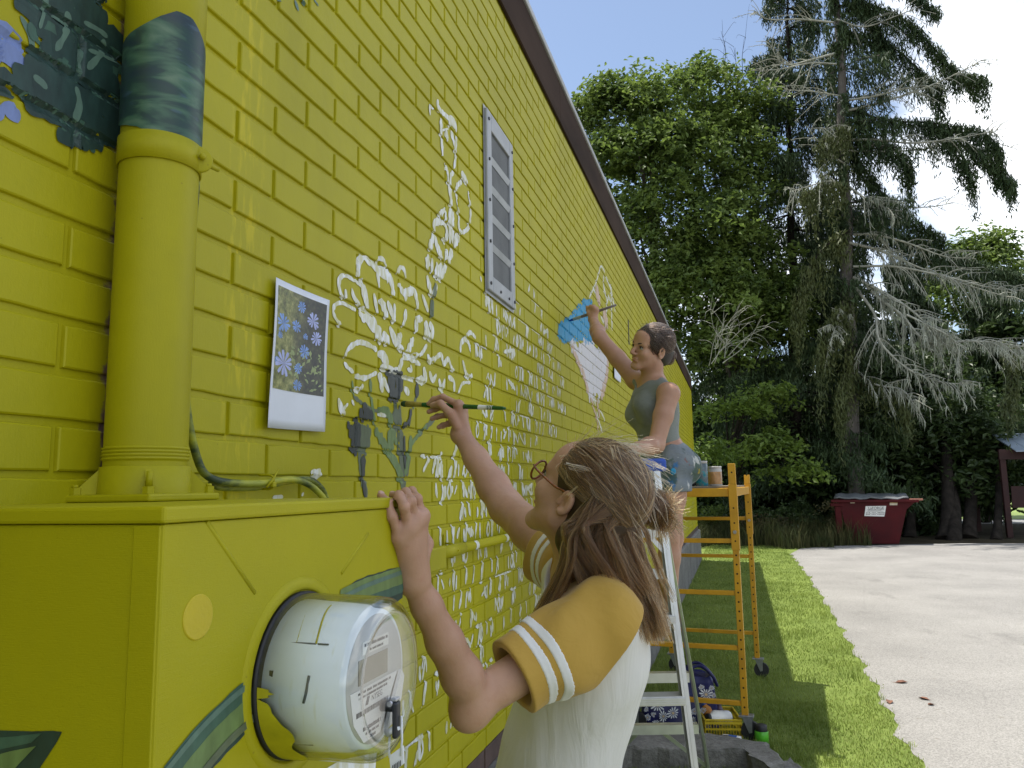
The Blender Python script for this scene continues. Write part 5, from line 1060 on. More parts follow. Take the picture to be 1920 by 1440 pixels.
# slender dark trunks at the right, where the road shows between them
for i, (x, y, d, w) in enumerate([(1775, 1010, 27.5, 0.22), (1815, 1008, 28.5, 0.2), (1868, 1010, 27, 0.12), (1706, 1006, 29, 0.15)]):
    b_ = gnd(x, y); lab = ['thick dark trunk nearest the right of the waste container', 'dark trunk standing between two others with road showing on both sides', 'slim dark trunk just left of the red shelter', 'slim dark trunk behind the waste container'][i]
    d = b_[1] if 20 < b_[1] < 33 else 27.0
    t = empty('tree', (b_[0], b_[1], 0), label=lab, cat='tree', group='dark trunks beside the road'); r_ = w
    mb = MB(); tp = dep(x + [-4, 6, 3, -5][i], 760, d * 1.02); p0 = np.array([b_[0], b_[1], -0.1]); pth = smooth_path([p0, (p0 * 2 + tp) / 3 + [0.05, 0, 0], tp], 8); rr = np.linspace(r_, r_ * 0.6, len(pth)); rr[:3] *= [1.5, 1.25, 1.08]; mb.tube(pth, rr, 10); mb.build('trunk', m_barkd, t)
    C = dep(x, 800, d) + rng.normal(0, 1, (60, 3)) * [1.3, 0.9, 0.5]; V, F = clump_leaves(C, np.tile([0, -0.3, 0.3], (60, 1)), 50, 0.5, 0.2); mesh_obj('crown', fast_mesh('crown', V, F, False), ml_dark, t)
# undergrowth: one dark mass nobody could count
def thicket(name, label, X, Y, Zr, n, m, size, open_=None):
    x = rng.uniform(*X, n); y = rng.uniform(*Y, n); z = rng.uniform(0, 1, n) ** 0.8; zt = Zr * (0.7 + 0.3 * np.sin(x * 1.7 + y) * np.cos(x * 0.6)); C = np.stack([x, y, z * zt], 1)
    if open_ is not None: C = C[open_(C)]
    V, F = clump_leaves(C, np.tile([0, -0.2, 0.4], (len(C), 1)), 40, 0.55, size); o = mesh_obj(name, fast_mesh(name, V, F, False), m); tag(o, label, 'undergrowth', kind='stuff')
def clear_view(C):
    uv, d = proj(C); return ~((uv[:, 0] > 1745) & (uv[:, 1] > 925))
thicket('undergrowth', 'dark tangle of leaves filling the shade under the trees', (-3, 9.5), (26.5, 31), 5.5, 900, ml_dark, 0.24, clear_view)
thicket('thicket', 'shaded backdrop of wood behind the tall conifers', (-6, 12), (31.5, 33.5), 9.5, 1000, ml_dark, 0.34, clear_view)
o_far = thicket('far_wood', 'far line of trees beyond the sunlit field', (8, 80), (92, 100), 10, 700, ml_maple, 0.9)
# single shrubs
def shrub(label, px, py, d, r, h, n, m, size=0.13, name='shrub'):
    b_ = dep(px, py, d); t = empty(name, (b_[0], b_[1], 0), label=label, cat='shrub', group='shrubs at the edge of the lot')
    C = np.stack([b_[0] + rng.normal(0, r * 0.45, n), b_[1] + rng.normal(0, r * 0.4, n), rng.uniform(0.08, h, n)], 1); V, F = clump_leaves(C, np.tile([0.1, -0.2, 0.5], (n, 1)), 46, 0.28, size); mesh_obj('foliage', fast_mesh('foliage', V, F, False), m, t)
    mb = MB()
    for k in range(6): mb.tube([(b_[0], b_[1], 0), C[k]], [0.014, 0.005], 4, False)
    o = mb.build('stems', m_barkd, t); o['kind'] = 'stuff'
shrub('leafy dark shrub pressing against the right side of the waste container', 1722, 1012, 24.2, 0.9, 1.5, 60, ml_dark)
shrub('small shrub at the end of the pavement right of the waste container', 1765, 1012, 25, 0.7, 1.0, 34, ml_dark)
shrub('pale flowering weed growing at the left foot of the waste container', 1580, 1018, 21.8, 0.5, 1.05, 26, leaf_mat('pale_weed_leaf', (0.11, 0.11, 0.04), (0.24, 0.21, 0.10), 0.35), 0.085)
shrub('low green bush behind the end of the lawn', 1510, 985, 24.5, 0.9, 1.1, 44, ml_dark)
shrub('leafy bush in the shade near the far corner of the wall', 1340, 985, 23.2, 0.9, 1.0, 44, ml_maple)

shrub('dark leafy weed clump at the end of the lawn nearest the wall', 1400, 1000, 22.8, 0.8, 0.9, 40, ml_dark)
shrub('dark leafy weed clump between the lawn end and the waste container', 1470, 1005, 22.6, 0.9, 0.95, 46, ml_dark)
shrub('brown seeding dock weeds behind the lawn', 1435, 1008, 22.0, 0.8, 0.7, 30, leaf_mat('brown_weed_leaf', (0.05, 0.045, 0.02), (0.12, 0.09, 0.04), 0.3), 0.09)
# ================================================================= LADDER
m_rail = mat('ladder_aluminium', (0.60, 0.61, 0.62), 0.32, 0.12, 14, 0.1, 200, metal=0.75)
m_blue = mat('blue_ladder_plastic', (0.012, 0.07, 0.42), 0.4, 0.25, 30)
m_rubber = mat('black_rubber_foot', (0.02, 0.02, 0.02), 0.7)
LX = nrm([0.96, 0.28, 0]); LY = nrm([-0.28, 0.96, 0]); ZZ = np.array([0, 0, 1.])
top_r = dep(1233, 874, 3.12)
fr0 = dep(1306, 1440, 2.86); re0 = dep(1328, 1440, 3.85)
def to_z(a, b_, z): return a + (b_ - a) * ((z - a[2]) / (b_[2] - a[2]))
top_f = top_r; top_b = top_r + LY * 0.07
Rf = lambda z: to_z(top_f, fr0, z); Rb = lambda z: to_z(top_b, re0, z)
zt = top_r[2]
wid = lambda z: 0.33 + 0.24 * (1 - z / zt)
Lf = lambda z: Rf(z) - LX * wid(z); Lb = lambda z: Rb(z) - LX * wid(z)
lad = empty('step_ladder', (Rf(0) + Lb(0)) / 2, label='aluminium folding step ladder with a blue top cap', cat='ladder')
for A in (Rf, Lf):
    mb = MB(); mb.bar(A(0.02), A(zt - 0.01), 0.004, 0.050, LY, 0.001); s_ = -0.011 if A is Rf else 0.011; mb.bar(A(0.02) + LX * s_ - LY * 0.0275, A(zt - 0.01) + LX * s_ - LY * 0.0275, 0.026, 0.004, LY); mb.bar(A(0.02) + LX * s_ + LY * 0.0275, A(zt - 0.01) + LX * s_ + LY * 0.0275, 0.026, 0.004, LY); mb.bar(A(0.02) + LX * s_ * 0.9 - LY * 0.0300, A(zt - 0.01) + LX * s_ * 0.9 - LY * 0.0300, 0.008, 0.003, LY); mb.build('rail', m_rail, lad)
for A in (Rb, Lb):
    mb = MB(); mb.bar(A(0.02), A(zt - 0.02), 0.014, 0.032, LY, 0.002); mb.build('rear_rail', m_rail, lad)
for A in (Rf, Lf, Rb, Lb):
    mb = MB(); mb.box((-0.028, -0.045, 0.0), (0.028, 0.045, 0.035), np.stack([LX, LY, ZZ], 1), A(0.0), 0.004); mb.build('rubber_foot', m_rubber, lad)
def z_at(A, py):
    zs = np.linspace(0.05, zt, 200); uv, _ = proj(np.array([A(z) for z in zs])); return float(np.interp(-py, -uv[:, 1], zs))
z1, z2, z3 = z_at(Rf, 1304), z_at(Rf, 1153), z_at(Rf, 993); sp = (z3 - z1) / 2
for z in (z1 - 2 * sp, z1 - sp, z1, z2, z3):
    a, b_ = Lf(z) + LX * 0.012, Rf(z) - LX * 0.012; mb = MB(); mb.bar(a + LY * 0.005, b_ + LY * 0.005, 0.078, 0.004, ZZ); mb.bar(a - LY * 0.036 - ZZ * 0.013, b_ - LY * 0.036 - ZZ * 0.013, 0.003, 0.028, ZZ); mb.bar(a + LY * 0.045 - ZZ * 0.013, b_ + LY * 0.045 - ZZ * 0.013, 0.003, 0.028, ZZ)
    for k in range(7): mb.bar(a + LY * (-0.026 + 0.011 * k) + ZZ * 0.003, b_ + LY * (-0.026 + 0.011 * k) + ZZ * 0.003, 0.004, 0.003, ZZ)
    for k in range(3): mb.bar(a - LY * 0.0385 - ZZ * (0.004 + 0.008 * k), b_ - LY * 0.0385 - ZZ * (0.004 + 0.008 * k), 0.003, 0.004, ZZ)
    mb.build('step', m_rail, lad)
for py in (1067, 1168, 1262, 1359):
    z = z_at(Rb, py); mb = MB(); a, b_ = Lb(z) + LX * 0.01, Rb(z) - LX * 0.01; mb.bar(a - ZZ * 0.02, b_ - ZZ * 0.02, 0.004, 0.044, ZZ); mb.bar(a + LY * 0.02, b_ + LY * 0.02, 0.04, 0.004, ZZ); mb.build('rear_step', m_rail, lad)
for A, s_ in ((Rf, -1), (Lf, 1)):
    mb = MB(); mb.bar(A(z3 - 0.10) + LX * s_ * 0.006 + LY * 0.0, A(z3) + LX * s_ * 0.085, 0.018, 0.006, LY); mb.build('knee_brace', m_rail, lad)
    B = Rb if A is Rf else Lb; mb = MB(); mb.bar(A(z1 + 0.30) - LX * s_ * 0.0, B(z1 + 0.33), 0.004, 0.02, ZZ); mb.build('spreader', m_rail, lad)
for A in (Rb, Lb):
    s_ = -1 if A is Rb else 1; z = z_at(Rb, 1359); mb = MB(); mb.bar(A(z - 0.24) + LX * s_ * 0.005, A(z - 0.03) + LX * s_ * 0.2, 0.018, 0.006, LY); mb.build('knee_brace', m_rail, lad)
capc = (Lf(zt) + Rf(zt)) / 2 + LY * 0.045
mb = MB(); mb.box((-0.195, -0.085, -0.022), (0.195, 0.085, 0.030), np.stack([LX, LY, ZZ], 1), capc, 0.012); cap = mb.build('top_cap', m_blue, lad)
mb = MB(); r_ = np.random.default_rng(8)
for _ in range(34):
    u, v = r_.uniform(-0.18, 0.18), r_.uniform(-0.016, 0.022); c = capc - LY * 0.0853 + LX * u + ZZ * v; s_ = r_.uniform(0.001, 0.0035); mb.disc(c, -LY, s_, 7)
o = mb.build('paint_fleck', mp_white, cap); o['kind'] = 'stuff'

# ================================================================= SCAFFOLD
m_or = mat('orange_yellow_steel', (0.62, 0.325, 0.012), 0.42, 0.22, 9, 0.15, 80, col2=(0.46, 0.23, 0.012)); m_hole = mat('hole_shadow', (0.03, 0.015, 0.005), 0.9)  # flat dark discs on the posts, coloured as the shade inside their holes
nr = np.array([0.868, 5.50, 0]); nl = np.array([0.125, 5.55, 0]); fr_ = np.array([0.985, 7.26, 0]); fl_ = np.array([0.25, 7.32, 0])
SX = nrm(nr - nl); SY = nrm(fr_ - nr); RS = np.stack([SX, SY, ZZ], 1)
scf = empty('scaffold', (nr + fl_) / 2, label='orange yellow rolling scaffold tower with a deck carrying paint jars', cat='scaffold')
def post(p, z0, z1, holes_face):
    mb = MB(); mb.box((-0.021, -0.021, z0), (0.021, 0.021, z1), RS, p, 0.003); o = mb.build('post', m_or, scf)
    mb = MB(); z = z0 + 0.05
    while z < z1 - 0.03: mb.disc(p - SY * 0.0214 + ZZ * z, -SY, 0.0068, 8); mb.disc(p + SX * 0.0214 + ZZ * z, SX, 0.0068, 8); z += 0.061
    h = mb.build('hole_disc', m_hole, o); h['kind'] = 'stuff'
ZD = 1.60
for p in (nr, nl, fr_, fl_): post(p, 0.16, 1.62, 1)
for p in (nr, fr_, nl, fl_):
    h = 1.80 if p is nr else 1.74
    mb = MB(); mb.box((-0.027, -0.027, 1.22), (0.027, 0.027, ZD + 0.06), RS, p, 0.002); mb.box((-0.024, -0.024, ZD + 0.061), (0.024, 0.024, h), RS, p, 0.002); mb.build('slide_collar', m_or, scf)
    mb = MB()
    for z in (1.28, 1.40, 1.50): mb.disc(p - SY * 0.0275 + ZZ * z, -SY, 0.006, 8)
    mb.disc(p - SY * 0.0245 + ZZ * 1.74, -SY, 0.006, 8); o = mb.build('hole_disc', m_hole, scf); o['kind'] = 'stuff'
    mb = MB(); mb.cyl(p - SY * 0.028 + ZZ * 1.34, p - SY * 0.036 + ZZ * 1.34, 0.012, 10); mb.build('lock_pin', m_steel, scf)
def zpy(p, py): 
    zs = np.linspace(0.05, 2, 300); uv, _ = proj(p + np.outer(zs, ZZ)); return float(np.interp(-py, -uv[:, 1], zs))
for py in (1014, 1112, 1215, 1319): z = zpy(nr, py); mb = MB(); mb.bar(nl + SX * 0.022 + ZZ * z, nr - SX * 0.022 + ZZ * z, 0.03, 0.03, ZZ, 0.003); mb.build('rung', m_or, scf)
for py in (972, 1043, 1187): z = zpy(fr_, py); mb = MB(); mb.bar(fl_ + SX * 0.022 + ZZ * z, fr_ - SX * 0.022 + ZZ * z, 0.03, 0.03, ZZ, 0.003); mb.build('rung', m_or, scf)
for a, b_ in ((nr, fr_), (nl, fl_)): mb = MB(); mb.bar(a + SY * 0.03 + ZZ * (ZD + 0.005), b_ - SY * 0.03 + ZZ * (ZD + 0.005), 0.03, 0.06, ZZ, 0.003); mb.build('side_rail', m_or, scf)
for a, b_ in ((nl, nr), (fl_, fr_)): mb = MB(); mb.bar(a + SX * 0.029 + ZZ * (ZD + 0.006), b_ - SX * 0.029 + ZZ * (ZD + 0.006), 0.03, 0.058, ZZ, 0.003); mb.build('end_rail', m_or, scf)
m_ply = mat('worn_plywood_deck', (0.22, 0.20, 0.17), 0.8, 0.4, 6, 0.3, 60)
W_ = np.linalg.norm(nr - nl); L0 = np.linalg.norm(fr_ - nr)
for k in range(3):
    x0 = 0.02 + k * (W_ - 0.04) / 3; mb = MB(); mb.box((x0 + 0.002, 0.02, ZD + 0.036), (x0 + (W_ - 0.04) / 3 - 0.002, L0 - 0.02, ZD + 0.05), RS, nl, 0.002); mb.build('deck_board', m_ply, scf)
for p in (nr, nl, fr_, fl_):
    mb = MB(); mb.cyl(p + ZZ * 0.03 * 0 + SX * 0.03 - SY * 0.017 + ZZ * 0.062, p + SX * 0.03 + SY * 0.017 + ZZ * 0.062, 0.062, 20); whl = mb.build('caster_wheel', m_rubber, scf)
    mb = MB()
    for s_ in (-1, 1): mb.prism([p + SY * s_ * 0.021 + SX * -0.02 + ZZ * 0.15, p + SY * s_ * 0.021 + SX * 0.045 + ZZ * 0.15, p + SY * s_ * 0.021 + SX * 0.04 + ZZ * 0.055, p + SY * s_ * 0.021 + SX * 0.02 + ZZ * 0.05], SY * s_ * 0.003)
    mb.box((-0.04, -0.035, 0.148), (0.055, 0.035, 0.160), RS, p, 0.002); mb.build('caster_fork', m_steel, whl)
# things on the deck
zd = ZD + 0.0505
def on_deck(px, d): q = dep(px, 905, d); return np.array([q[0], q[1], zd])
def jar(px, d, r, h, mats, label, name='paint_jar', cat='paint jar', fill=0.0, mfill=None):
    c = on_deck(px, d); t = empty(name, c, label=label, cat=cat)
    mb = MB(); mb.lathe([(0.0005, 0), (r * 0.95, 0), (r, 0.006), (r, h * 0.82), (r * 0.93, h * 0.88), (r * 0.93, h), (r * 0.90, h), (r * 0.88, h * 0.86)], c, n=28); mb.build('body', mats[0], t)
    mb = MB(); mb.lathe([(r * 0.935, h * 0.9), (r * 0.99, h * 0.905), (r * 0.99, h * 1.0), (r * 0.935, h * 1.0)], c, n=28); mb.build('rim', mats[1], t)
    if mfill: mb = MB(); mb.lathe([(r * 1.003, 0.012), (r * 1.003, h * fill), (r * 0.9, h * fill + 0.001)], c, n=28); mb.build('liquid', mfill, t)
m_jar, t, b = newmat('paint_spattered_glass'); p = t.pos(); n = t.noise(p, 22, 4)
t.link(t.ramp(n, [(0.38, (0.07, 0.10, 0.12)), (0.52, (0.12, 0.16, 0.18)), (0.60, (0.01, 0.22, 0.24)), (0.7, (0.03, 0.08, 0.2))]), b.inputs['Base Color']); b.inputs['Roughness'].default_value = 0.2
m_tub = mat('cloudy_plastic_tub', (0.42, 0.40, 0.38), 0.35, 0.15, 12); m_ochre = mat('ochre_rinse_water', (0.38, 0.19, 0.055), 0.3, 0.3, 20)
jar(1316, 5.72, 0.047, 0.185, (m_jar, m_tub), 'tall dark blue paint smeared jar on the scaffold deck')
jar(1341, 5.80, 0.052, 0.145, (m_tub, m_tub), 'cloudy plastic tub of ochre rinse water beside the yellow post', fill=0.72, mfill=m_ochre)
c = on_deck(1294, 5.75); t = empty('strapped_pouch', c, label='small black pouch with its strap looped up on the scaffold deck', cat='pouch')
mb = MB(); mb.box((-0.045, -0.03, 0), (0.045, 0.03, 0.055), None, c, 0.015); mb.build('body', m_black, t)
mb = MB(); mb.tube(smooth_path([c + [-0.06, 0, 0.01], c + [-0.055, 0, 0.05], c + [-0.02, 0, 0.075], c + [0.02, 0.01, 0.105], c + [0.04, 0, 0.06], c + [0.0, 0, 0.05], c + [-0.03, -0.01, 0.085], c + [-0.07, 0, 0.05], c + [-0.085, 0, 0.005]], 8), 0.006, 6); mb.build('strap', m_black, t)
c = on_deck(1277, 5.7); t = empty('paint_cup', c, label='small pale cup on the scaffold deck behind the shorts', cat='cup'); mb = MB(); mb.lathe([(0.0005, 0), (0.026, 0), (0.032, 0.05), (0.030, 0.05), (0.025, 0.004)], c, n=20); mb.build('body', m_tub, t)

# ================================================================= THINGS ON THE GRASS
# daisy print tote
m_tote = mat('navy_tote_fabric', (0.012, 0.014, 0.105), 0.45, 0.35, 14, 0.4, 30, 0.004); m_daisy = mat('white_daisy_print', (0.70, 0.72, 0.76), 0.5, 0.1, 40); m_dc = mat('daisy_centre_print', (0.55, 0.42, 0.25), 0.5)
g0 = gnd(1262, 1366); tt = empty('tote_bag', g0, label='navy blue tote bag printed with white daisies on the grass', cat='tote bag')
BXv = nrm([0.97, 0.2, 0]); BYv = np.cross(ZZ, BXv)
def soft_box(w, d, h, c, nx=14, nz=8, seed=0, lean=0.0):
    r_ = np.random.default_rng(seed); V, F = [], []; n = 28
    for j in range(nz + 1):
        v = j / nz; sw = (1 - 0.12 * v) * (0.94 + 0.06 * math.sin(PI * v)); sd = 1 - 0.25 * v
        for i in range(n):
            a = 2 * PI * i / n; ca, sa = math.cos(a), math.sin(a); ex = 0.45
            x = np.sign(ca) * abs(ca) ** ex * w / 2 * sw; y = np.sign(sa) * abs(sa) ** ex * d / 2 * sd
            wr = 0.008 * math.sin(5 * v + 3 * a + seed) + 0.006 * math.sin(11 * v - 7 * a)
            V.append(np.array(c) + BXv * (x + lean * v * h) + BYv * (y + wr) + ZZ * (v * h + 0.012 * math.sin(3 * a + seed) * v))
    for j in range(nz):
        for i in range(n): F.append((j * n + i, j * n + (i + 1) % n, (j + 1) * n + (i + 1) % n, (j + 1) * n + i))
    return V, F
mb = MB(); V, F = soft_box(0.36, 0.2, 0.20, gnd(1250, 1363), seed=1); mb.add(V, F, True); mb.add(V[-28:], [tuple(range(28))]); mb.build('lower_body', m_tote, tt)
mb = MB(); c2 = gnd(1318, 1368) + BYv * 0.04; V, F = soft_box(0.24, 0.2, 0.36, c2, seed=3, lean=-0.06); mb.add(V, F, True); mb.add(V[-28:], [tuple(range(28))]); mb.build('upright_body', m_tote, tt)
for s_ in (-1, 1):
    mb = MB(); e = c2 + ZZ * 0.35 + BYv * 0.05 * s_; mb.tube(smooth_path([e - BXv * 0.09, e - BXv * 0.07 + ZZ * 0.05, e + ZZ * 0.07, e + BXv * 0.07 + ZZ * 0.02 - BYv * 0.05, e + BXv * 0.11 - ZZ * 0.06]), 0.011, 6); mb.build('handle', m_tote, tt)
def daisy(px, py, r, y_off, c, tilt=0.0):
    """printed daisy on the side of the bag facing the path"""
    q = un(px, py, 1, (c - BYv * y_off)[1]); mb = MB(); cn = 0
    for k in range(12):
        a = 2 * PI * k / 12 + tilt; L = r * (0.85 + 0.15 * math.sin(k * 5)); f = lambda rr, aa: q + BXv * rr * math.cos(aa) + ZZ * rr * math.sin(aa) - BYv * 0.002
        mb.add([f(r * 0.15, a), f(L * 0.7, a - 0.17), f(L, a - 0.08), f(L, a + 0.08), f(L * 0.7, a + 0.17)], [(0, 1, 2, 3, 4)])
    o = mb.build('daisy_print', m_daisy, tt); mb = MB(); mb.disc(q - BYv * 0.0025, -BYv, r * 0.2, 10); mb.build('daisy_centre', m_dc, o); o['kind'] = 'stuff'
cA = gnd(1250, 1363)
for px, py, r in [(1233, 1322, 0.052), (1244, 1343, 0.040), (1262, 1337, 0.046), (1226, 1340, 0.022), (1214, 1345, 0.03), (1230, 1356, 0.028), (1212, 1330, 0.02)]: daisy(px, py, r, 0.115, cA, px)
for px, py, r in [(1324, 1302, 0.048), (1334, 1290, 0.022), (1315, 1288, 0.022), (1318, 1332, 0.026), (1302, 1334, 0.03), (1324, 1360, 0.035), (1338, 1304, 0.02), (1300, 1350, 0.024)]: daisy(px, py, r, 0.118, c2, px)
# yellow basket and its contents
m_bask = mat('yellow_basket_plastic', (0.55, 0.40, 0.015), 0.4, 0.15, 20)
bc = gnd(1358, 1388); bk = empty('basket', bc, label='yellow plastic basket holding white paint bottles behind the concrete slab', cat='basket')
RB = np.stack([BXv, BYv, ZZ], 1); w, d, h = 0.235, 0.30, 0.13
mb = MB(); mb.box((-w / 2 + 0.008, 0, 0.002), (w / 2 - 0.008, d, 0.008), RB, bc); mb.build('floor', m_bask, bk)
for (a, b_) in (((-w / 2, 0), (w / 2, 0)), ((w / 2, 0), (w / 2, d)), ((w / 2, d), (-w / 2, d)), ((-w / 2, d), (-w / 2, 0))):
    a = bc + BXv * a[0] + BYv * a[1]; b_ = bc + BXv * b_[0] + BYv * b_[1]; mb = MB()
    mb.bar(a + ZZ * (h - 0.004), b_ + ZZ * (h - 0.004), 0.012, 0.010, ZZ, 0.002); mb.bar(a + ZZ * 0.012, b_ + ZZ * 0.012, 0.004, 0.022, ZZ); mb.bar(a + ZZ * 0.068, b_ + ZZ * 0.068, 0.004, 0.012, ZZ); mb.bar(a + ZZ * 0.108, b_ + ZZ * 0.108, 0.004, 0.018, ZZ)
    n = int(np.linalg.norm(b_ - a) / 0.017)
    for k in range(n + 1): q = a + (b_ - a) * k / n; mb.bar(q + ZZ * 0.02, q + ZZ * (h - 0.01), 0.0055, 0.0035, nrm(b_ - a))
    mb.build('lattice_side', m_bask, bk)
m_bot = mat('white_bottle_plastic', (0.72, 0.72, 0.70), 0.35, 0.06, 20); m_bluelab = mat('blue_label_print', (0.03, 0.10, 0.35), 0.4)
def bottle(c, ax, r, L, mbody, mcap, label, lab=None, cat='paint bottle', mlab=None):
    t = empty('paint_bottle', c, label=label, cat=cat); ax = nrm(ax); mb = MB(); mb.lathe([(0.0005, 0), (r * 0.9, 0), (r, 0.008), (r, L * 0.68), (r * 0.5, L * 0.84), (r * 0.45, L * 0.9)], c, ax, 20); mb.build('body', mbody, t)
    mb = MB(); mb.lathe([(r * 0.45, L * 0.885), (r * 0.55, L * 0.89), (r * 0.55, L), (0.0005, L)], c, ax, 16); mb.build('cap', mcap, t)
    if mlab: mb = MB(); mb.lathe([(r * 1.005, L * 0.15), (r * 1.006, L * 0.16), (r * 1.006, L * 0.48), (r * 1.005, L * 0.49)], c, ax, 20); mb.build('label', mlab, t)
bottle(bc + BXv * 0.055 + BYv * 0.09 + ZZ * 0.115, nrm(-BXv * 0.9 - BYv * 0.4 + ZZ * 0.12), 0.046, 0.17, m_bot, m_black, 'white bottle with a black cap lying across the yellow basket', mlab=None)
bottle(bc - BXv * 0.045 + BYv * 0.16 + ZZ * 0.06, nrm(-BXv * 0.4 + BYv * 0.2 + ZZ), 0.034, 0.14, mat('orange_paint_bottle', (0.5, 0.2, 0.02), 0.4), m_bluelab, 'orange paint bottle with a blue cap standing in the yellow basket')
bottle(bc - BXv * 0.0 + BYv * 0.22 + ZZ * 0.03, nrm([0.1, 0.1, 1]), 0.034, 0.15, mat('dark_purple_bottle', (0.06, 0.025, 0.06), 0.4), m_bluelab, 'dark purple paint bottle at the back of the yellow basket')
bottle(gnd(1384, 1390) + ZZ * 0.032 - BYv * 0.10, nrm(-BXv * 0.85 + BYv * 0.35), 0.030, 0.16, m_bot, m_bluelab, 'white and blue paint tube lying on the grass before the basket', mlab=m_bluelab)
gb = gnd(1429, 1394); t = empty('lidded_jar', gb, label='lime green jar with a black lid standing on the grass', cat='jar')
m_lime = mat('lime_green_plastic', (0.09, 0.42, 0.025), 0.3, 0.25, 20); mb = MB(); mb.lathe([(0.0005, 0), (0.040, 0), (0.043, 0.006), (0.043, 0.075), (0.040, 0.080)], gb, n=24); mb.build('body', m_lime, t); mb = MB(); mb.lathe([(0.036, 0.0805), (0.036, 0.112), (0.032, 0.116), (0.0005, 0.117)], gb, n=24); mb.build('lid', m_black, t)
# broken concrete slab beside the wall
m_slab, tn, b = newmat('old_concrete'); p = tn.pos(); n1 = tn.noise(p, 5, 6, 0.65); n2 = tn.noise(p, 45, 5, 0.7)
c_ = tn.mix(1.0, tn.ramp(n1, [(0.3, (0.12, 0.115, 0.10)), (0.7, (0.27, 0.26, 0.24))]), tn.ramp(n2, [(0.3, 0.6), (0.7, 1.15)]), 'MULTIPLY'); tn.link(c_, b.inputs['Base Color']); b.inputs['Roughness'].default_value = 0.95
tn.link(tn.bump(n2, 1.0, 0.012), b.inputs['Normal'])
def rough_slab(name, label, poly, z0, z1, seed, cat='concrete slab', par=None, jag=0.012):
    r_ = np.random.default_rng(seed); P = []
    for i in range(len(poly)):
        a, b_ = np.array(poly[i]), np.array(poly[(i + 1) % len(poly)]); n = max(2, int(np.linalg.norm(b_ - a) / 0.05))
        for k in range(n): P.append(a + (b_ - a) * k / n + r_.normal(0, jag, 2))
    P = np.array(P); c = P.mean(0); n = len(P); V = [(*q, z0) for q in P * 1.0] + [(*(c + (q - c) * (1 + r_.normal(0, 0.006))), (z0 + z1) / 2 + r_.normal(0, 0.01)) for q in P] + [(*(c + (q - c) * 0.985), z1 - 0.012 + r_.normal(0, 0.004)) for q in P] + [(*(c + (q - c) * 0.95), z1 + r_.normal(0, 0.004)) for q in P]
    F = [(l * n + i, l * n + (i + 1) % n, (l + 1) * n + (i + 1) % n, (l + 1) * n + i) for l in range(3) for i in range(n)] + [tuple(range(3 * n, 4 * n))]
    mb = MB(); mb.add(V, F); o = mb.build(name, m_slab); 
    return tag(o, label, cat)
zs = 0.125
sp_ = [gnd(x, y, zs)[:2] for x, y in [(1120, 1372), (1240, 1372), (1335, 1374), (1400, 1382), (1440, 1392), (1462, 1408), (1470, 1425), (1440, 1436), (1412, 1418), (1400, 1406), (1320, 1402), (1220, 1402), (1110, 1402)]]
rough_slab('concrete_slab', 'weathered broken concrete slab at the foot of the scaffold', sp_, -0.05, zs, 5)
sp2 = [gnd(x, y, 0.06)[:2] for x, y in [(1455, 1432), (1480, 1420), (1505, 1436), (1508, 1462), (1450, 1475)]]
rough_slab('concrete_lump', 'smaller rounded lump of concrete at the right end of the slab', sp2, -0.05, 0.06, 9, 'concrete lump')
# fallen leaves on the pavement
m_fall = mat('dry_brown_leaf', (0.16, 0.07, 0.04), 0.8, 0.4, 30)
for i, (px, py, L) in enumerate([(1690, 1280, 0.055), (1668, 1317, 0.05), (1733, 1311, 0.045), (1746, 1322, 0.03)]):
    g_ = gnd(px, py, 0.006); mb = MB(); a = 0.3 + i * 1.1; f = lambda u, v, h: g_ + np.array([math.cos(a) * u - math.sin(a) * v, math.sin(a) * u + math.cos(a) * v, h])
    mb.add([f(-L, 0, 0.002), f(-L * 0.2, L * 0.5, 0.014), f(L, 0, 0.004), f(-L * 0.2, -L * 0.5, 0.012), f(0, 0, 0.0), f(L * 0.5, L * 0.45, 0.016), f(L * 0.5, -L * 0.4, 0.012), f(-L * 1.6, 0.004, 0.008)], [(0, 1, 4), (1, 5, 4), (5, 2, 4), (2, 6, 4), (6, 3, 4), (3, 0, 4), (0, 7, 4)])
    o = mb.build('fallen_leaf', m_fall); tag(o, ['curled brown leaf lying farthest out on the pavement', 'brown leaf on the pavement near the grass edge', 'flat brown scrap of leaf on open pavement', 'tiny brown leaf scrap beside a larger one'][i], 'fallen leaf', 'fallen leaves on the pavement')

# ================================================================= WASTE CONTAINER
m_dump = mat('dull_red_steel', (0.075, 0.004, 0.006), 0.6, 0.4, 2.2, 0.15, 30, 0.004, spec=0.2, col2=(0.045, 0.003, 0.005)); m_dlid = mat('grey_plastic_lid', (0.14, 0.15, 0.155), 0.45, 0.3, 8, 0.4, 9, 0.02); m_rust = mat('sun_bleached_red_steel', (0.36, 0.15, 0.10), 0.6, 0.3, 10)
DY = gnd(1640, 1021)[1] - 0.1; dq = lambda px, py, dy=0.0: np.array([un(px, py, 1, DY)[0], DY + dy, max(0.03, un(px, py, 1, DY)[2])])
dm = empty('dumpster', dq(1640, 1021), label='dull red steel waste container with a white sign and grey lid', cat='dumpster')
prof = [dq(1597, 1021), dq(1686, 1022), dq(1700, 955), dq(1708, 948), dq(1716, 941), dq(1572, 941), dq(1578, 955), dq(1582, 975)]
mb = MB(); mb.prism(prof, (0.25, 1.7, 0)); mb.build('body', m_dump, dm)
mb = MB(); mb.bar(dq(1558, 939.5) - [0, 0.03, 0], dq(1722, 939.5) - [0, 0.03, 0], 0.07, 0.07, ZZ, 0.01); mb.bar(dq(1558, 939.5) + [0.25, 1.72, 0], dq(1722, 939.5) + [0.25, 1.72, 0], 0.07, 0.07, ZZ, 0.01); mb.build('top_rail', m_dump, dm)
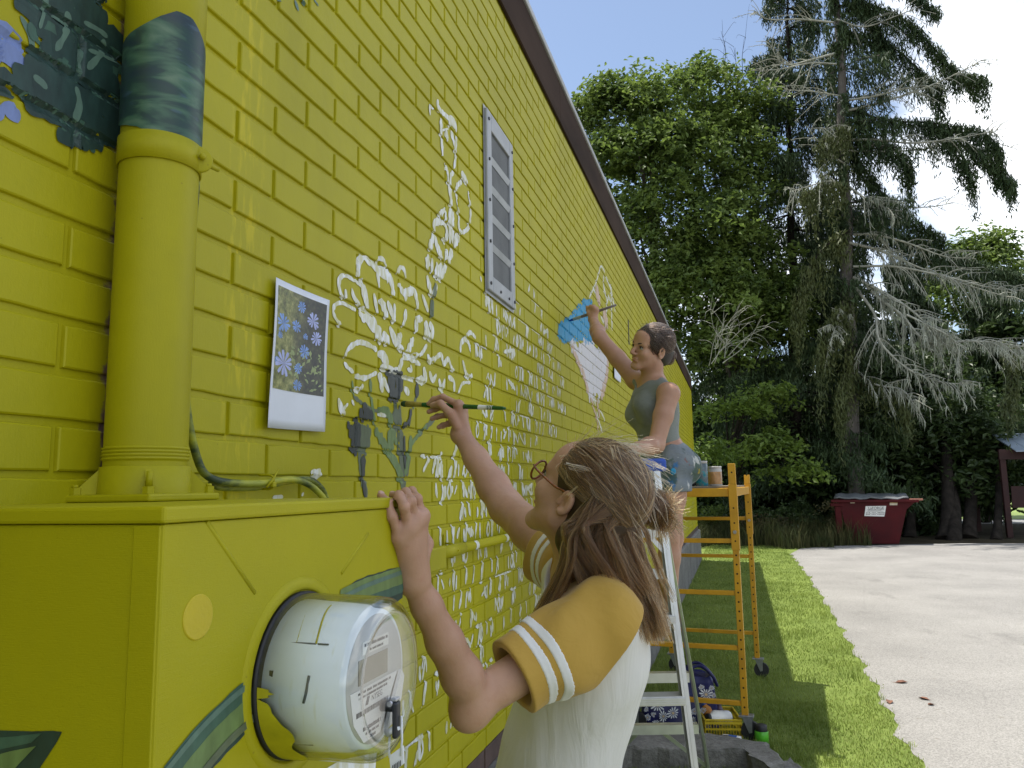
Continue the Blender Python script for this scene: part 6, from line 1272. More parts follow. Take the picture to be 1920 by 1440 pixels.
mb = MB(); mb.bar(dq(1705, 938) - [0, 0.03, -0.02], dq(1730, 938) - [0, 0.03, -0.02], 0.05, 0.05, ZZ, 0.01); mb.build('lift_bar', m_rust, dm)
mb = MB(); mb.box(dq(1557, 946) - [0, 0.02, 0.05], dq(1580, 939) + [0, 0.12, -0.06], bev=0.01); mb.prism([dq(1566, 950), dq(1577, 950), dq(1581, 1000), dq(1570, 1000)], (0, 0.2, 0)); mb.build('fork_pocket', m_dump, dm)
for k in range(2):
    y0_ = 0.0 + k * 0.86; a = dq(1564, 937); b_ = dq(1704, 937); V = []
    n = 14
    for i in range(n + 1):
        for j in range(7): V.append((a + (b_ - a) * i / n) + np.array([0.25 * (y0_ + 0.84 * j / 6) / 1.7, y0_ + 0.84 * j / 6, 0.02 + 0.055 * (y0_ + 0.84 * j / 6) + 0.018 * math.sin(i * 2.0) + 0.015 * math.sin(j * 2 + i)]))
    mb = MB(); mb.add(V, [(i * 7 + j, (i + 1) * 7 + j, (i + 1) * 7 + j + 1, i * 7 + j + 1) for i in range(n) for j in range(6)], True); o = mb.build('lid', m_dlid, dm); md = o.modifiers.new('t', 'SOLIDIFY'); md.thickness = 0.03
sg = [dq(1623, 949) , dq(1661.5, 948.5), dq(1658, 968.5), dq(1620.5, 967.5)]
mb = MB(); mb.prism([q - [0, 0.008, 0] for q in sg], (0, -0.006, 0)); sign = mb.build('sign_plate', m_paper, dm)
right = nrm(sg[1] - sg[0]); up = nrm(sg[0] - sg[3]); cs = sum(sg) / 4 - np.array([0, 0.0155, 0]); sw = np.linalg.norm(sg[1] - sg[0]); sh = np.linalg.norm(sg[0] - sg[3])
text_mesh('print', 'LaFORGE', sh * 0.36, cs + up * sh * 0.30 + right * sw * 0.03, right, up, m_ink, sign)
for v0, hh, seed, u0, u1 in ((0.04, 0.075, 1, -0.34, 0.30), (-0.36, 0.24, 2, -0.42, 0.42)):     # lines that cannot be read in the photograph
    r_ = np.random.default_rng(seed); mb = MB(); u = u0; nn = 0
    while u < u1:
        w = (0.045 if hh > 0.1 else 0.03); nn += 1
        if hh > 0.1 and nn in (4, 8): mb.bar(cs + right * sw * u + up * sh * (v0 + hh * 0.5), cs + right * sw * (u + w * 0.6) + up * sh * (v0 + hh * 0.5), 0.002, sh * 0.05, up)
        else:
            for a0_, a1_ in ((0, 0.36), (0.64, 1.0)): mb.bar(cs + right * sw * u + up * sh * (v0 + hh * (a0_ + a1_) / 2), cs + right * sw * (u + w * r_.uniform(0.6, 1.0)) + up * sh * (v0 + hh * (a0_ + a1_) / 2), 0.002, sh * hh * (a1_ - a0_), up)
        u += w * 1.55
    o = mb.build('print', m_ink, sign); o['kind'] = 'stuff'
mb = MB()
for v in (0.16, -0.01): mb.bar(cs - right * sw * 0.40 + up * sh * v, cs + right * sw * 0.40 + up * sh * v, 0.002, sh * 0.02, up)
mb.build('print_rule', m_ink, sign)
m_tag1 = mat('cream_sticker', (0.62, 0.55, 0.42), 0.6); m_tag2 = mat('amber_sticker_band', (0.45, 0.30, 0.05), 0.6)
for (x0, y0_, x1, y1) in ((1595, 940.5, 1603, 943.5), (1668.5, 940.5, 1683, 947.2)):
    mb = MB(); mb.prism([dq(x0, y0_) - [0, 0.009, 0], dq(x1, y0_) - [0, 0.009, 0], dq(x1 - 0.8, y1) - [0, 0.009, 0], dq(x0 - 0.8, y1) - [0, 0.009, 0]], (0, -0.004, 0)); st_ = mb.build('sticker', m_tag1, dm)
    mb = MB(); mb.prism([dq(x0, y0_) - [0, 0.0135, 0], dq(x1, y0_) - [0, 0.0135, 0], dq(x1, y0_ * 0.65 + y1 * 0.35) - [0, 0.0135, 0], dq(x0, y0_ * 0.65 + y1 * 0.35) - [0, 0.0135, 0]], (0, -0.002, 0)); mb.build('sticker_band', m_tag2, st_)

# ================================================================= RED SHELTER AT THE RIGHT EDGE
m_redw = mat('dark_red_timber', (0.035, 0.008, 0.006), 0.7, 0.3, 4, 0.3, 50); m_tin = mat('blue_grey_roof_sheet', (0.30, 0.36, 0.42), 0.45, 0.15, 3, metal=0.3)
sh_ = empty('shelter', dep(1930, 1015, 26), label='dark red timber shelter with a pale metal roof at the right edge', cat='shelter')
SY0 = 25.6; sq = lambda px, py, y=SY0: np.array([un(px, py, 1, y)[0], y, un(px, py, 1, y)[2]])
for px, yy in ((1893, SY0), (2080, SY0), (1893, SY0 + 3), (2080, SY0 + 3)):
    a = sq(px, 1000); a = np.array([a[0], yy, 0.0]); mb = MB(); mb.bar(a, a + ZZ * (sq(1893, 842)[2] - 0.0), 0.15, 0.15, (0, 1, 0), 0.01); mb.build('post', m_redw, sh_)
e0_, e1_ = sq(1893, 852), sq(2080, 852)
mb = MB(); mb.bar(e0_ - [0.3, 0.09, 0], e1_ + [0.3, -0.09, 0], 0.05, 0.28, ZZ); mb.build('front_beam', m_redw, sh_)
mb = MB(); mb.bar(sq(1893, 932) + [0.08, 0.1, 0], sq(2080, 932) - [0.08, -0.1, 0], 0.04, 0.62, ZZ); mb.build('rail_panel', m_redw, sh_)
ra, rb = sq(1890, 813), sq(2090, 813); ridge = sq(1884, 780)[2] + 0.4
for k in range(8):
    x0_ = ra[0] + (rb[0] - ra[0]) * k / 8; x1_ = ra[0] + (rb[0] - ra[0]) * (k + 1) / 8
    mb = MB(); mb.prism([(x0_ + 0.005, SY0 - 0.5, ra[2] - 0.55), (x1_ - 0.005, SY0 - 0.5, ra[2] - 0.55), (x1_ - 0.005, SY0 + 1.6, ra[2] + 0.05), (x0_ + 0.005, SY0 + 1.6, ra[2] + 0.05)], (0, 0, 0.03)); mb.build('roof_sheet', m_tin, sh_)
    mb = MB(); mb.prism([(x0_ + 0.005, SY0 + 3.7, ra[2] - 0.55), (x1_ - 0.005, SY0 + 3.7, ra[2] - 0.55), (x1_ - 0.005, SY0 + 1.605, ra[2] + 0.05), (x0_ + 0.005, SY0 + 1.605, ra[2] + 0.05)], (0, 0, 0.03)); mb.build('roof_sheet', m_tin, sh_)
# ================================================================= BODIES: smooth-blended volumes turned into one continuous surface
class Vol:
    """list of rounded shapes blended into one another; meshed with surface nets near the surface only"""
    def __init__(s): s.ops = []
    def cap(s, a, b, ra, rb, k=0.015, sub=False):
        a = np.array(a, float); b = np.array(b, float); ab = b - a; L2 = ab @ ab + 1e-12
        def f(P):
            t = np.clip((P - a) @ ab / L2, 0, 1); q = P - a - t[:, None] * ab; return np.sqrt((q * q).sum(1)) - (ra + (rb - ra) * t)
        s.ops.append((f, k, sub, max(ra, rb))); return s
    def path(s, pts, rs, k=0.015):
        for i in range(len(pts) - 1): s.cap(pts[i], pts[i + 1], rs[i], rs[i + 1], k)
        return s
    def ell(s, c, r, R=None, k=0.015, sub=False):
        c = np.array(c, float); r = np.array(r, float); R = np.eye(3) if R is None else np.asarray(R, float)
        def f(P):
            q = (P - c) @ R; k0 = np.sqrt(((q / r) ** 2).sum(1)); k1 = np.sqrt(((q / r ** 2) ** 2).sum(1)) + 1e-9; return np.where(k0 < 1e-6, -r.min(), k0 * (k0 - 1) / k1)
        s.ops.append((f, k, sub, r.max())); return s
    def plane(s, p, n, k=0.002):
        """cuts away everything on the side n points to"""
        p = np.array(p, float); n = nrm(n); s.ops.append((lambda P: -((P - p) @ n), k, 'cut', 9e9)); return s
    def disp(s, g): s.ops.append((g, 0, 'disp', 9e9)); return s
    def ev(s, P, mask=None):
        d = np.full(len(P), 1e3)
        for i, (f, k, sub, _) in enumerate(s.ops):
            sel = None if mask is None or mask[i] is None else mask[i]
            if sel is not None and not sel.any(): continue
            Q = P if sel is None else P[sel]; e = f(Q); d0 = d if sel is None else d[sel]
            if sub == 'disp': r = d0 + e
            elif sub: h = np.clip(0.5 - 0.5 * (d0 + e) / k, 0, 1) if k > 0 else None; r = np.maximum(d0, -e) if k <= 0 else d0 + (-e - d0) * h + k * h * (1 - h)
            else: h = np.clip(0.5 + 0.5 * (e - d0) / k, 0, 1); r = np.where(d0 > 100, e, e + (d0 - e) * h - k * h * (1 - h))
            if sel is None: d = r
            else: d[sel] = r
        return d
    def mesh(s, lo, hi, h):
        lo = np.array(lo, float); hi = np.array(hi, float); B = 8; bs = B * h; nb = np.ceil((hi - lo) / bs).astype(int)
        I = np.stack(np.meshgrid(*[np.arange(q) for q in nb], indexing='ij'), -1).reshape(-1, 3); C = lo + (I + 0.5) * bs
        keep = np.abs(s.ev(C)) < bs * 1.35; I = I[keep]; C = C[keep]
        masks = []
        for f, k, sub, r in s.ops:
            if sub == 'disp': masks.append(None)
            elif sub == 'cut': masks.append(None)
            else: masks.append(np.abs(np.minimum(f(C), 1e3)) * (f(C) > 0) < bs * 1.9 + k)
        g = np.arange(B + 1); G = np.stack(np.meshgrid(g, g, g, indexing='ij'), -1).reshape(-1, 3); nG = len(G)
        D = np.empty((len(I), nG))
        for a in range(0, len(I), 1500):
            b = slice(a, a + 1500); P = (lo + (I[b][:, None] * B + G[None]) * h).reshape(-1, 3)
            mm = [None if m is None else np.repeat(m[b], nG) for m in masks]; D[b] = s.ev(P, mm).reshape(-1, nG)
        D = D.reshape(-1, B + 1, B + 1, B + 1); off = [(x, y, z) for x in (0, 1) for y in (0, 1) for z in (0, 1)]
        cr = np.stack([D[:, x:x + B, y:y + B, z:z + B] for x, y, z in off], -1); sg = cr < 0; act = sg.any(-1) & ~sg.all(-1)
        bi, x, y, z = np.nonzero(act); c = cr[bi, x, y, z]; acc = np.zeros((len(bi), 3)); cnt = np.zeros(len(bi)); O = np.array(off, float)
        for i in range(8):
            for j in range(i + 1, 8):
                if np.abs(O[i] - O[j]).sum() != 1: continue
                m = (c[:, i] < 0) != (c[:, j] < 0); t = np.where(m, c[:, i] / np.where(m, c[:, i] - c[:, j], 1), 0); acc += np.where(m[:, None], O[i] + (O[j] - O[i]) * t[:, None], 0); cnt += m
        ci = I[bi] * B + np.stack([x, y, z], 1); V = lo + (ci + acc / cnt[:, None]) * h
        N = (nb * B + 2).astype(np.int64); key = lambda q: (q[:, 0].astype(np.int64) * N[1] + q[:, 1]) * N[2] + q[:, 2]
        kk = key(ci); od = np.argsort(kk); ks = kk[od]
        def find(q):
            v = key(q); p = np.clip(np.searchsorted(ks, v), 0, len(ks) - 1); return np.where((ks[p] == v) & (q >= 0).all(1), od[p], -1)
        F = []
        for ax in range(3):
            e = np.eye(3, dtype=int)[ax]; u = np.eye(3, dtype=int)[(ax + 1) % 3]; w = np.eye(3, dtype=int)[(ax + 2) % 3]
            A = D[:, :B, :B, :B] < 0; sl = [slice(0, B)] * 3; sl[ax] = slice(1, B + 1); Bq = D[:, sl[0], sl[1], sl[2]] < 0
            bi2, x, y, z = np.nonzero(A != Bq); q = I[bi2] * B + np.stack([x, y, z], 1); flip = ~A[bi2, x, y, z]
            f = np.stack([find(q), find(q - u), find(q - u - w), find(q - w)], 1); ok = (f >= 0).all(1); f = f[ok]; fl = flip[ok]; f[fl] = f[fl][:, ::-1]; F.append(f)
        return V, np.concatenate(F)
def vol_obj(name, vol, lo, hi, h, m, par, relax=0):
    V, F = vol.mesh(lo, hi, h); me = fast_mesh(name, V, F, True); o = mesh_obj(name, me, m, par); return o
CR, CU, CF = CAMROT[:, 0], CAMROT[:, 1], -CAMROT[:, 2]
Q = lambda x, y, d: dep(x, y, d)

def skin_mat(name, c0, c1):
    m, t, b = newmat(name); p = t.pos(); n1 = t.noise(p, 9, 4); n2 = t.noise(p, 300, 3, 0.6); n3 = t.noise(p, 60, 3)
    c = t.ramp(n1, [(0.3, c0), (0.7, c1)]); c = t.mix(t.ramp(n3, [(0.55, 0.0), (0.85, 0.25)]), c, (0.36, 0.13, 0.09))
    vo = t.new('ShaderNodeTexVoronoi'); t.link(p, vo.inputs['Vector']); vo.inputs['Scale'].default_value = 34; c = t.mix(t.math('MULTIPLY', t.ramp(vo.outputs['Distance'], [(0.03, 0.5), (0.055, 0.0)]), t.ramp(t.noise(p, 11, 2), [(0.5, 0.0), (0.6, 1.0)])), c, (0.12, 0.05, 0.035))
    t.link(c, b.inputs['Base Color']); b.inputs['Roughness'].default_value = 0.48; b.inputs['Specular IOR Level'].default_value = 0.4
    b.inputs['Subsurface Weight'].default_value = 0.12; b.inputs['Subsurface Radius'].default_value = (0.012, 0.005, 0.003); b.inputs['Subsurface Scale'].default_value = 0.5
    t.link(t.bump(n2, 0.35, 0.0008, t.bump(t.noise(p, 26, 3), 0.35, 0.005)), b.inputs['Normal']); return m
def cloth_mat(name, c0, c1, weave=900, fold=0.5, fs=(14, 14, 3), fdist=0.006):
    m, t, b = newmat(name); p = t.pos(); n1 = t.noise(p, 3.5, 4); n2 = t.noise(p, weave, 2, 0.5); n3 = t.noise(t.mapping(p, fs), 1.6, 4, 0.5, 0.6)
    t.link(t.ramp(n1, [(0.3, c0), (0.7, c1)]), b.inputs['Base Color']); b.inputs['Roughness'].default_value = 0.9; b.inputs['Specular IOR Level'].default_value = 0.15; b.inputs['Sheen Weight'].default_value = 0.15
    t.link(t.bump(n2, 0.25, 0.0006, t.bump(n3, fold, fdist)), b.inputs['Normal']); return m
def hair_mat(name, cols):
    m = bpy.data.materials.new(name); m.use_nodes = True; t = NT(m); t.n.remove(t.n['Principled BSDF'])
    hi = t.new('ShaderNodeHairInfo'); c = t.ramp(hi.outputs['Random'], cols); hb = t.new('ShaderNodeBsdfHairPrincipled'); hb.parametrization = 'COLOR'
    t.link(c, hb.inputs['Color']); hb.inputs['Roughness'].default_value = 0.48; hb.inputs['Radial Roughness'].default_value = 0.6; t.link(hb.outputs[0], t.n['Material Output'].inputs[0]); return m
def hair_curves(name, strands, rad, m, par):
    hc = bpy.data.hair_curves.new(name); hc.add_curves([len(s_) for s_ in strands]); P = np.concatenate(strands).astype(np.float32)
    hc.attributes['position'].data.foreach_set('vector', P.ravel())
    at = hc.attributes.get('radius') or hc.attributes.new('radius', 'FLOAT', 'POINT')
    R = np.concatenate([rad * (1 - 0.65 * np.linspace(0, 1, len(s_)) ** 2) for s_ in strands]).astype(np.float32); at.data.foreach_set('value', R)
    o = bpy.data.objects.new(name, hc); COL.objects.link(o); hc.materials.append(m); parent(o, par); o['kind'] = 'stuff'; return o

def head(vol, M, o, s=1.0, ear_sides=(-1, 1), es=1.0):
    """head in its own frame: x right, y forward, z up"""
    T = lambda x, y, z: o + s * (M @ np.array([x, y, z])); e = lambda c, r, k=0.02, sub=False, R=None: vol.ell(T(*c), np.array(r) * s, M if R is None else M @ R, k * s, sub)
    cp = lambda a, b, ra, rb, k=0.02, sub=False: vol.cap(T(*a), T(*b), ra * s, rb * s, k * s, sub)
    e((0, -0.014, 0.034), (0.076, 0.096, 0.082)); e((0, 0.028, -0.030), (0.060, 0.062, 0.075), 0.03); e((0, 0.058, 0.045), (0.058, 0.036, 0.045), 0.03)
    for x in (-1, 1):
        cp((x * 0.054, 0.006, -0.055), (x * 0.018, 0.070, -0.098), 0.020, 0.016, 0.03); e((x * 0.040, 0.060, -0.026), (0.024, 0.026, 0.022), 0.025)
        cp((x * 0.044, 0.076, 0.021), (x * 0.012, 0.088, 0.016), 0.008, 0.008, 0.018)
    e((0, 0.076, -0.101), (0.020, 0.016, 0.014), 0.025)
    for x in (-1, 1): e((x * 0.032, 0.098, 0.003), (0.019, 0.013, 0.0125), 0.012, True)
    cp((0, 0.090, 0.010), (0, 0.112, -0.027), 0.0075, 0.0105, 0.012); e((0, 0.111, -0.030), (0.011, 0.010, 0.009), 0.008)
    for x in (-1, 1): e((x * 0.0115, 0.100, -0.034), (0.008, 0.010, 0.007), 0.007); e((x * 0.006, 0.104, -0.041), (0.0035, 0.006, 0.003), 0.003, True)
    e((0, 0.090, -0.056), (0.022, 0.011, 0.006), 0.008); e((0, 0.088, -0.068), (0.019, 0.011, 0.0075), 0.008); e((0, 0.104, -0.0615), (0.021, 0.010, 0.0013), 0.003, True); e((0, 0.094, -0.081), (0.016, 0.008, 0.006), 0.012, True)
    for x in ear_sides:
        E = np.array([[0.90, -0.43 * x, 0], [0.43 * x, 0.90, 0], [0, 0, 1]]); c0 = np.array([x * (0.078 - 0.004 * (1 - es) / 0.25), -0.008, -0.008])
        pts = []
        for a in np.linspace(-0.5, 1.5, 9) * PI * 0.78 + PI * 0.12:
            pts.append((0.004 * x, -0.017 * math.cos(a - PI / 2) * 1.0 - 0.004, 0.026 * math.sin(a - PI / 2) * -1 + 0.004))
        ring = [c0 + np.array([x * 0.007, -0.004 + 0.0145 * es * math.cos(t_), 0.002 + 0.026 * es * math.sin(t_)]) for t_ in np.linspace(0.1 * PI, 1.62 * PI, 12)]
        for i in range(11): cp(ring[i], ring[i + 1], 0.0045, 0.0045, 0.006)
        e(c0 + np.array([x * 0.003, -0.002, 0.0]), (0.005, 0.016 * es, 0.026 * es), 0.006, R=E); e(c0 + np.array([x * 0.008, 0.0, -0.026 * es]), (0.005, 0.008 * es, 0.009 * es), 0.006)
        e(c0 + np.array([x * 0.013, 0.002, -0.002]), (0.008, 0.0085 * es, 0.0135 * es), 0.004, True); cp(c0 + np.array([x * 0.006, 0.013, -0.008]), c0 + np.array([x * 0.008, 0.010, 0.004]), 0.004, 0.004, 0.004)
    return T
def hand(vol, wrist, w_r, mcps, fingers, thumb, fr=0.0088, k=0.009, pr=0.014):
    for i, m_ in enumerate(mcps): vol.cap(wrist, m_, w_r * 0.92, pr * (0.92 if i in (0, len(mcps) - 1) else 1.0), 0.013)
    for i in range(len(mcps) - 1): vol.cap(mcps[i], mcps[i + 1], pr * 0.9, pr * 0.9, 0.012)
    for f in fingers:
        n = len(f); rr = np.linspace(fr * 1.08, fr * 0.80, n)
        for i in range(n - 1): vol.cap(f[i], f[i + 1], rr[i], rr[i + 1], 0.0035)
        for q in f[1:-1]: vol.ell(q, [fr * 1.0] * 3, k=0.003)
    n = len(thumb); rr = np.linspace(fr * 1.5, fr * 0.95, n)
    for i in range(n - 1): vol.cap(thumb[i], thumb[i + 1], rr[i], rr[i + 1], 0.008)
def nails(tips, m, par):
    mb = MB()
    for q, d, n, r in tips:
        d = nrm(d); n = nrm(np.array(n) - d * (np.array(n) @ d)); w = np.cross(d, n); mb.sphere(np.array(q) + n * r * 0.55, (r * 0.62, r * 0.85, r * 0.35), 10, np.stack([w, d, n], 1))
    o = mb.build('fingernails', m, par); o['kind'] = 'stuff'
def waves(f, amp, axis, seed):
    r = np.random.default_rng(seed); A = [(nrm(np.array(axis) + r.normal(0, 0.35, 3)), f * r.uniform(0.6, 1.6), r.uniform(0, 6)) for _ in range(5)]
    def g(P):
        d = np.zeros(len(P))
        for a, fr_q, ph in A: d += np.sin(P @ a * fr_q + ph + 1.3 * np.sin(P[:, 2] * 9 + ph))
        return d * amp / 5
    return g

# ================================================================= THE NEARER PAINTER
m_skin1 = skin_mat('fair_skin', (0.40, 0.225, 0.15), (0.52, 0.31, 0.215)); m_nail = mat('fingernail', (0.60, 0.38, 0.32), 0.3, 0.05, 30)
p1 = empty('person', (0.62, 1.45, 0.0), label='person in a white and mustard tee, brown hair half up, painting flower stems', cat='person')
f1 = nrm(CR * -0.66 + CU * 0.46 + CF * 0.60); u1 = CU * 0.90 + CR * 0.38 - CF * 0.12; u1 = nrm(u1 - f1 * (u1 @ f1)); r1 = np.cross(f1, u1); H1 = np.stack([r1, f1, u1], 1)
ho1 = Q(1097, 934, 1.50)
sk = Vol(); T1 = head(sk, H1, ho1, 0.97, es=0.76)
NB, LS, RS_ = Q(1104, 1075, 1.53), Q(1128, 1166, 1.37), Q(1048, 1042, 1.70)
LE, LW = Q(890, 1314, 1.255), Q(773, 1082, 1.155)
RE, RW = Q(950, 952, 1.93), Q(864, 814, 2.07)
PEL = Q(1012, 1600, 1.52); WST = Q(1052, 1420, 1.52); CHS = Q(1098, 1235, 1.53)
tx = nrm(RS_ - LS); tz = nrm(CHS - PEL); tx = nrm(tx - tz * (tx @ tz)); ty = np.cross(tz, tx); TB = np.stack([tx, ty, tz], 1)      # right, forward, up
sk.path([NB - tz * 0.02, Q(1092, 1020, 1.51), Q(1083, 965, 1.50)], [0.062, 0.052, 0.052], 0.03)
sk.ell(CHS, (0.15, 0.092, 0.16), TB, 0.05); sk.ell(WST, (0.125, 0.090, 0.17), TB, 0.05); sk.ell(PEL, (0.15, 0.105, 0.14), TB, 0.05)
sk.path([NB - tz * 0.02, LS], [0.05, 0.05], 0.04); sk.path([NB - tz * 0.02, RS_], [0.05, 0.05], 0.04)
mid = lambda a, b, t: np.array(a) * (1 - t) + np.array(b) * t
sk.path([LS, mid(LS, LE, 0.5), LE], [0.048, 0.0375, 0.0325], 0.02); sk.path([LE, mid(LE, LW, 0.22), mid(LE, LW, 0.5), mid(LE, LW, 0.78), LW], [0.0315, 0.0325, 0.0280, 0.0225, 0.0207], 0.014); sk.ell(Q(876, 1340, 1.25), (0.026, 0.026, 0.026), None, 0.03)
sk.path([RS_, mid(RS_, RE, 0.5), RE], [0.052, 0.047, 0.043], 0.02); sk.path([RE, mid(RE, RW, 0.28), mid(RE, RW, 0.65), RW], [0.042, 0.0405, 0.031, 0.0235], 0.018)
# hand on the cabinet lid
Lm = [Q(749, 1006, 1.108), Q(764, 988, 1.112), Q(778, 973, 1.122), Q(790, 967, 1.138)]
Lf_ = [[Lm[0], Q(735, 968, 1.094), Q(726, 942, 1.098), Q(714, 929, 1.118)], [Lm[1], Q(758, 950, 1.092), Q(748, 929, 1.105), Q(736, 929, 1.128)], [Lm[2], Q(771, 940, 1.106), Q(761, 923, 1.125), Q(750, 928, 1.150)], [Lm[3], Q(782, 935, 1.128), Q(772, 921, 1.150), Q(762, 929, 1.172)]]
hand(sk, LW, 0.0225, Lm, Lf_, [Q(790, 1062, 1.165), Q(800, 1020, 1.19), Q(790, 990, 1.205), Q(778, 968, 1.205)], 0.0073, pr=0.0118)
# hand holding the brush
Rm = [Q(860, 759, 2.055), Q(866, 768, 2.075), Q(867, 780, 2.09), Q(864, 792, 2.095)]
Rf_ = [[Rm[0], Q(830, 744, 2.080), Q(813, 749, 2.098), Q(804, 757, 2.104)], [Rm[1], Q(836, 761, 2.110), Q(816, 767, 2.116), Q(804, 772, 2.110)], [Rm[2], Q(838, 778, 2.120), Q(820, 781, 2.116), Q(810, 785, 2.105)], [Rm[3], Q(842, 794, 2.112), Q(830, 798, 2.105), Q(823, 801, 2.095)]]
hand(sk, RW, 0.024, Rm, Rf_, [Q(856, 798, 2.050), Q(843, 774, 2.040), Q(826, 757, 2.055), Q(811, 760, 2.078)], 0.0086, pr=0.0130)
# legs under the clothes
HL, HR = PEL - tx * 0.085 - tz * 0.03, PEL + tx * 0.085 - tz * 0.03
kn = [np.array([q[0] + 0.03, q[1] + 0.01, 0.50]) for q in (HL, HR)]; an = [np.array([q[0] + 0.05, q[1] + 0.02, 0.09]) for q in (HL, HR)]
for h_, k_, a_ in zip((HL, HR), kn, an): sk.path([h_, k_, a_], [0.08, 0.055, 0.038], 0.03); sk.cap(a_ - [0, 0, 0.045], a_ + ty * 0.14 - [0, 0, 0.055], 0.035, 0.028, 0.02)
vol_obj('body', sk, (-0.05, 0.6, -0.02), (1.0, 2.35, 1.95), 0.0029, m_skin1, p1)
nails([(Lf_[0][3], Lf_[0][3] - Lf_[0][2], (0, 0, 1), 0.0075), (Lf_[1][3], Lf_[1][3] - Lf_[1][2], (0, 0, 1), 0.0075), (Lf_[2][3], Lf_[2][3] - Lf_[2][2], (0, 0, 1), 0.0075)], m_nail, p1)
# eyes and mouth
m_eye = mat('eye_white', (0.36, 0.33, 0.31), 0.2, 0.05, 30); m_iris = mat('dark_iris', (0.03, 0.02, 0.012), 0.15); m_lip = mat('lip', (0.42, 0.17, 0.14), 0.4, 0.15, 40); m_brow = mat('brow_hair', (0.035, 0.02, 0.012), 0.8)
def face_bits(T, M, s, par, gaze=(0, 1, 0), bold=1.0):
    for x in (-1, 1):
        c = T(x * 0.032, 0.0785, 0.003); mb = MB(); mb.sphere(c, 0.0125 * s, 16); e = mb.build('eye', m_eye, par)
        g = M @ nrm(gaze); mb = MB(); mb.sphere(c + g * 0.0095 * s, 0.0060 * s, 12); mb.build('iris', m_iris, e)
        lid = [T(x * (0.032 + 0.0155 * math.cos(a)), 0.0885 - 0.004 * abs(math.cos(a)) ** 2, 0.003 + 0.0075 * math.sin(a)) for a in np.linspace(0.02 * PI, 0.98 * PI, 9)]; mb = MB(); mb.tube(lid, 0.0016 * s * bold, 6); mb.build('eyelash', m_brow, par)
        br = [T(x * (0.014 + 0.036 * t_), 0.0945 - 0.016 * t_ ** 2, 0.020 + 0.007 * math.sin(t_ * 2.2)) for t_ in np.linspace(0, 1, 8)]; mb = MB(); mb.tube(br, np.array([0.0028, 0.0034, 0.0034, 0.0032, 0.0029, 0.0025, 0.002, 0.001]) * s * bold, 6); mb.build('eyebrow', m_brow, par)
    mb = MB(); mb.sphere(T(0, 0.0925, -0.0565), np.array([0.0195, 0.0075, 0.0042]) * s, 14, M); mb.sphere(T(0, 0.0915, -0.0672), np.array([0.017, 0.0078, 0.0052]) * s, 14, M); mb.build('lips', m_lip, par)
face_bits(T1, H1, 0.97, p1)
# tee shirt
m_tee = cloth_mat('white_jersey', (0.64, 0.63, 0.60), (0.72, 0.71, 0.69), 700, 0.7, (16, 16, 2.2), 0.009); m_must = cloth_mat('mustard_jersey', (0.42, 0.262, 0.052), (0.51, 0.325, 0.072), 700, 1.0, (9, 9, 9), 0.006); m_stripe = cloth_mat('white_sleeve_stripe', (0.70, 0.70, 0.70), (0.76, 0.76, 0.76), 900, 0.3, (9, 9, 9), 0.003)
SH = Vol()
SH.ell(CHS + tz * 0.01, (0.165, 0.112, 0.175), TB, 0.05); SH.ell(WST, (0.150, 0.116, 0.20), TB, 0.06); SH.ell(PEL + tz * 0.03, (0.168, 0.124, 0.15), TB, 0.06)
SH.path([NB - tz * 0.035, LS], [0.060, 0.058], 0.05); SH.path([NB - tz * 0.035, RS_], [0.060, 0.056], 0.05)
SH.disp(waves(46, 0.006, tx + 0.4 * ty, 3)); SH.cap(NB + tz * 0.07 + ty * 0.03, NB - tz * 0.02 + ty * 0.035, 0.072, 0.066, 0.006, True); SH.plane(PEL - tz * 0.09, -tz, 0.004)
vol_obj('shirt', SH, (0.2, 1.05, 0.7), (1.05, 1.95, 1.75), 0.0042, m_tee, p1)
def sleeve(S_, E_, hem_at, r_sh, r_hem, seed):
    a = nrm(E_ - S_); hem = S_ + a * hem_at; sl = Vol(); sl.path([NB * 0.42 + S_ * 0.58 - tz * 0.012, S_ + tz * 0.006, S_ + a * 0.09, hem + a * 0.03], [0.066, r_sh, (r_sh + r_hem) / 2, r_hem], 0.03)
    sl.cap(S_ - tz * 0.02 - ty * 0.03, S_ + a * 0.06 - tz * 0.03, 0.066, 0.062, 0.04)
    sl.disp(waves(62, 0.0062, np.cross(a, tz) + 0.6 * a, seed)); b = sl; import copy
    st = Vol(); st.ops = list(sl.ops)
    sl.cap(hem - a * 0.10, hem + a * 0.08, r_hem - 0.020, r_hem - 0.011, 0.002, True); sl.plane(hem, a, 0.003); return sl, st, a, hem
for S_, E_, ha, seed, lo, hi in ((LS, LE, 0.190, 11, (0.4, 0.9, 1.1), (1.0, 1.65, 1.75)), (RS_, RE, 0.030, 12, (0.2, 1.3, 1.2), (0.95, 2.0, 1.9))):
    rag = (Q(1152, 1208, 1.37), CR * 0.79 - CU * 0.61)
    sl, st, a, hem = sleeve(S_, E_, ha, 0.064 if ha > 0.1 else 0.058, 0.066 if ha > 0.1 else 0.056, seed); sl.plane(rag[0] if ha > 0.1 else rag[0] + CF * 5 + CR * 5, rag[1], 0.002) if ha > 0.1 else None; o = vol_obj('raglan_sleeve', sl, lo, hi, 0.0032, m_must, p1)
    for d0, d1 in ((0.030, 0.046), (0.055, 0.071)):
        b = Vol(); b.ops = list(st.ops); b.disp(lambda P: np.full(len(P), -0.0014)); b.cap(hem - a * 0.14, hem + a * 0.06, 0.052, 0.052, 0.0, True); b.plane(hem - a * d0, a, 0.0); b.plane(hem - a * d1, -a, 0.0); vol_obj('stripe', b, lo, hi, 0.0026, m_stripe, o)
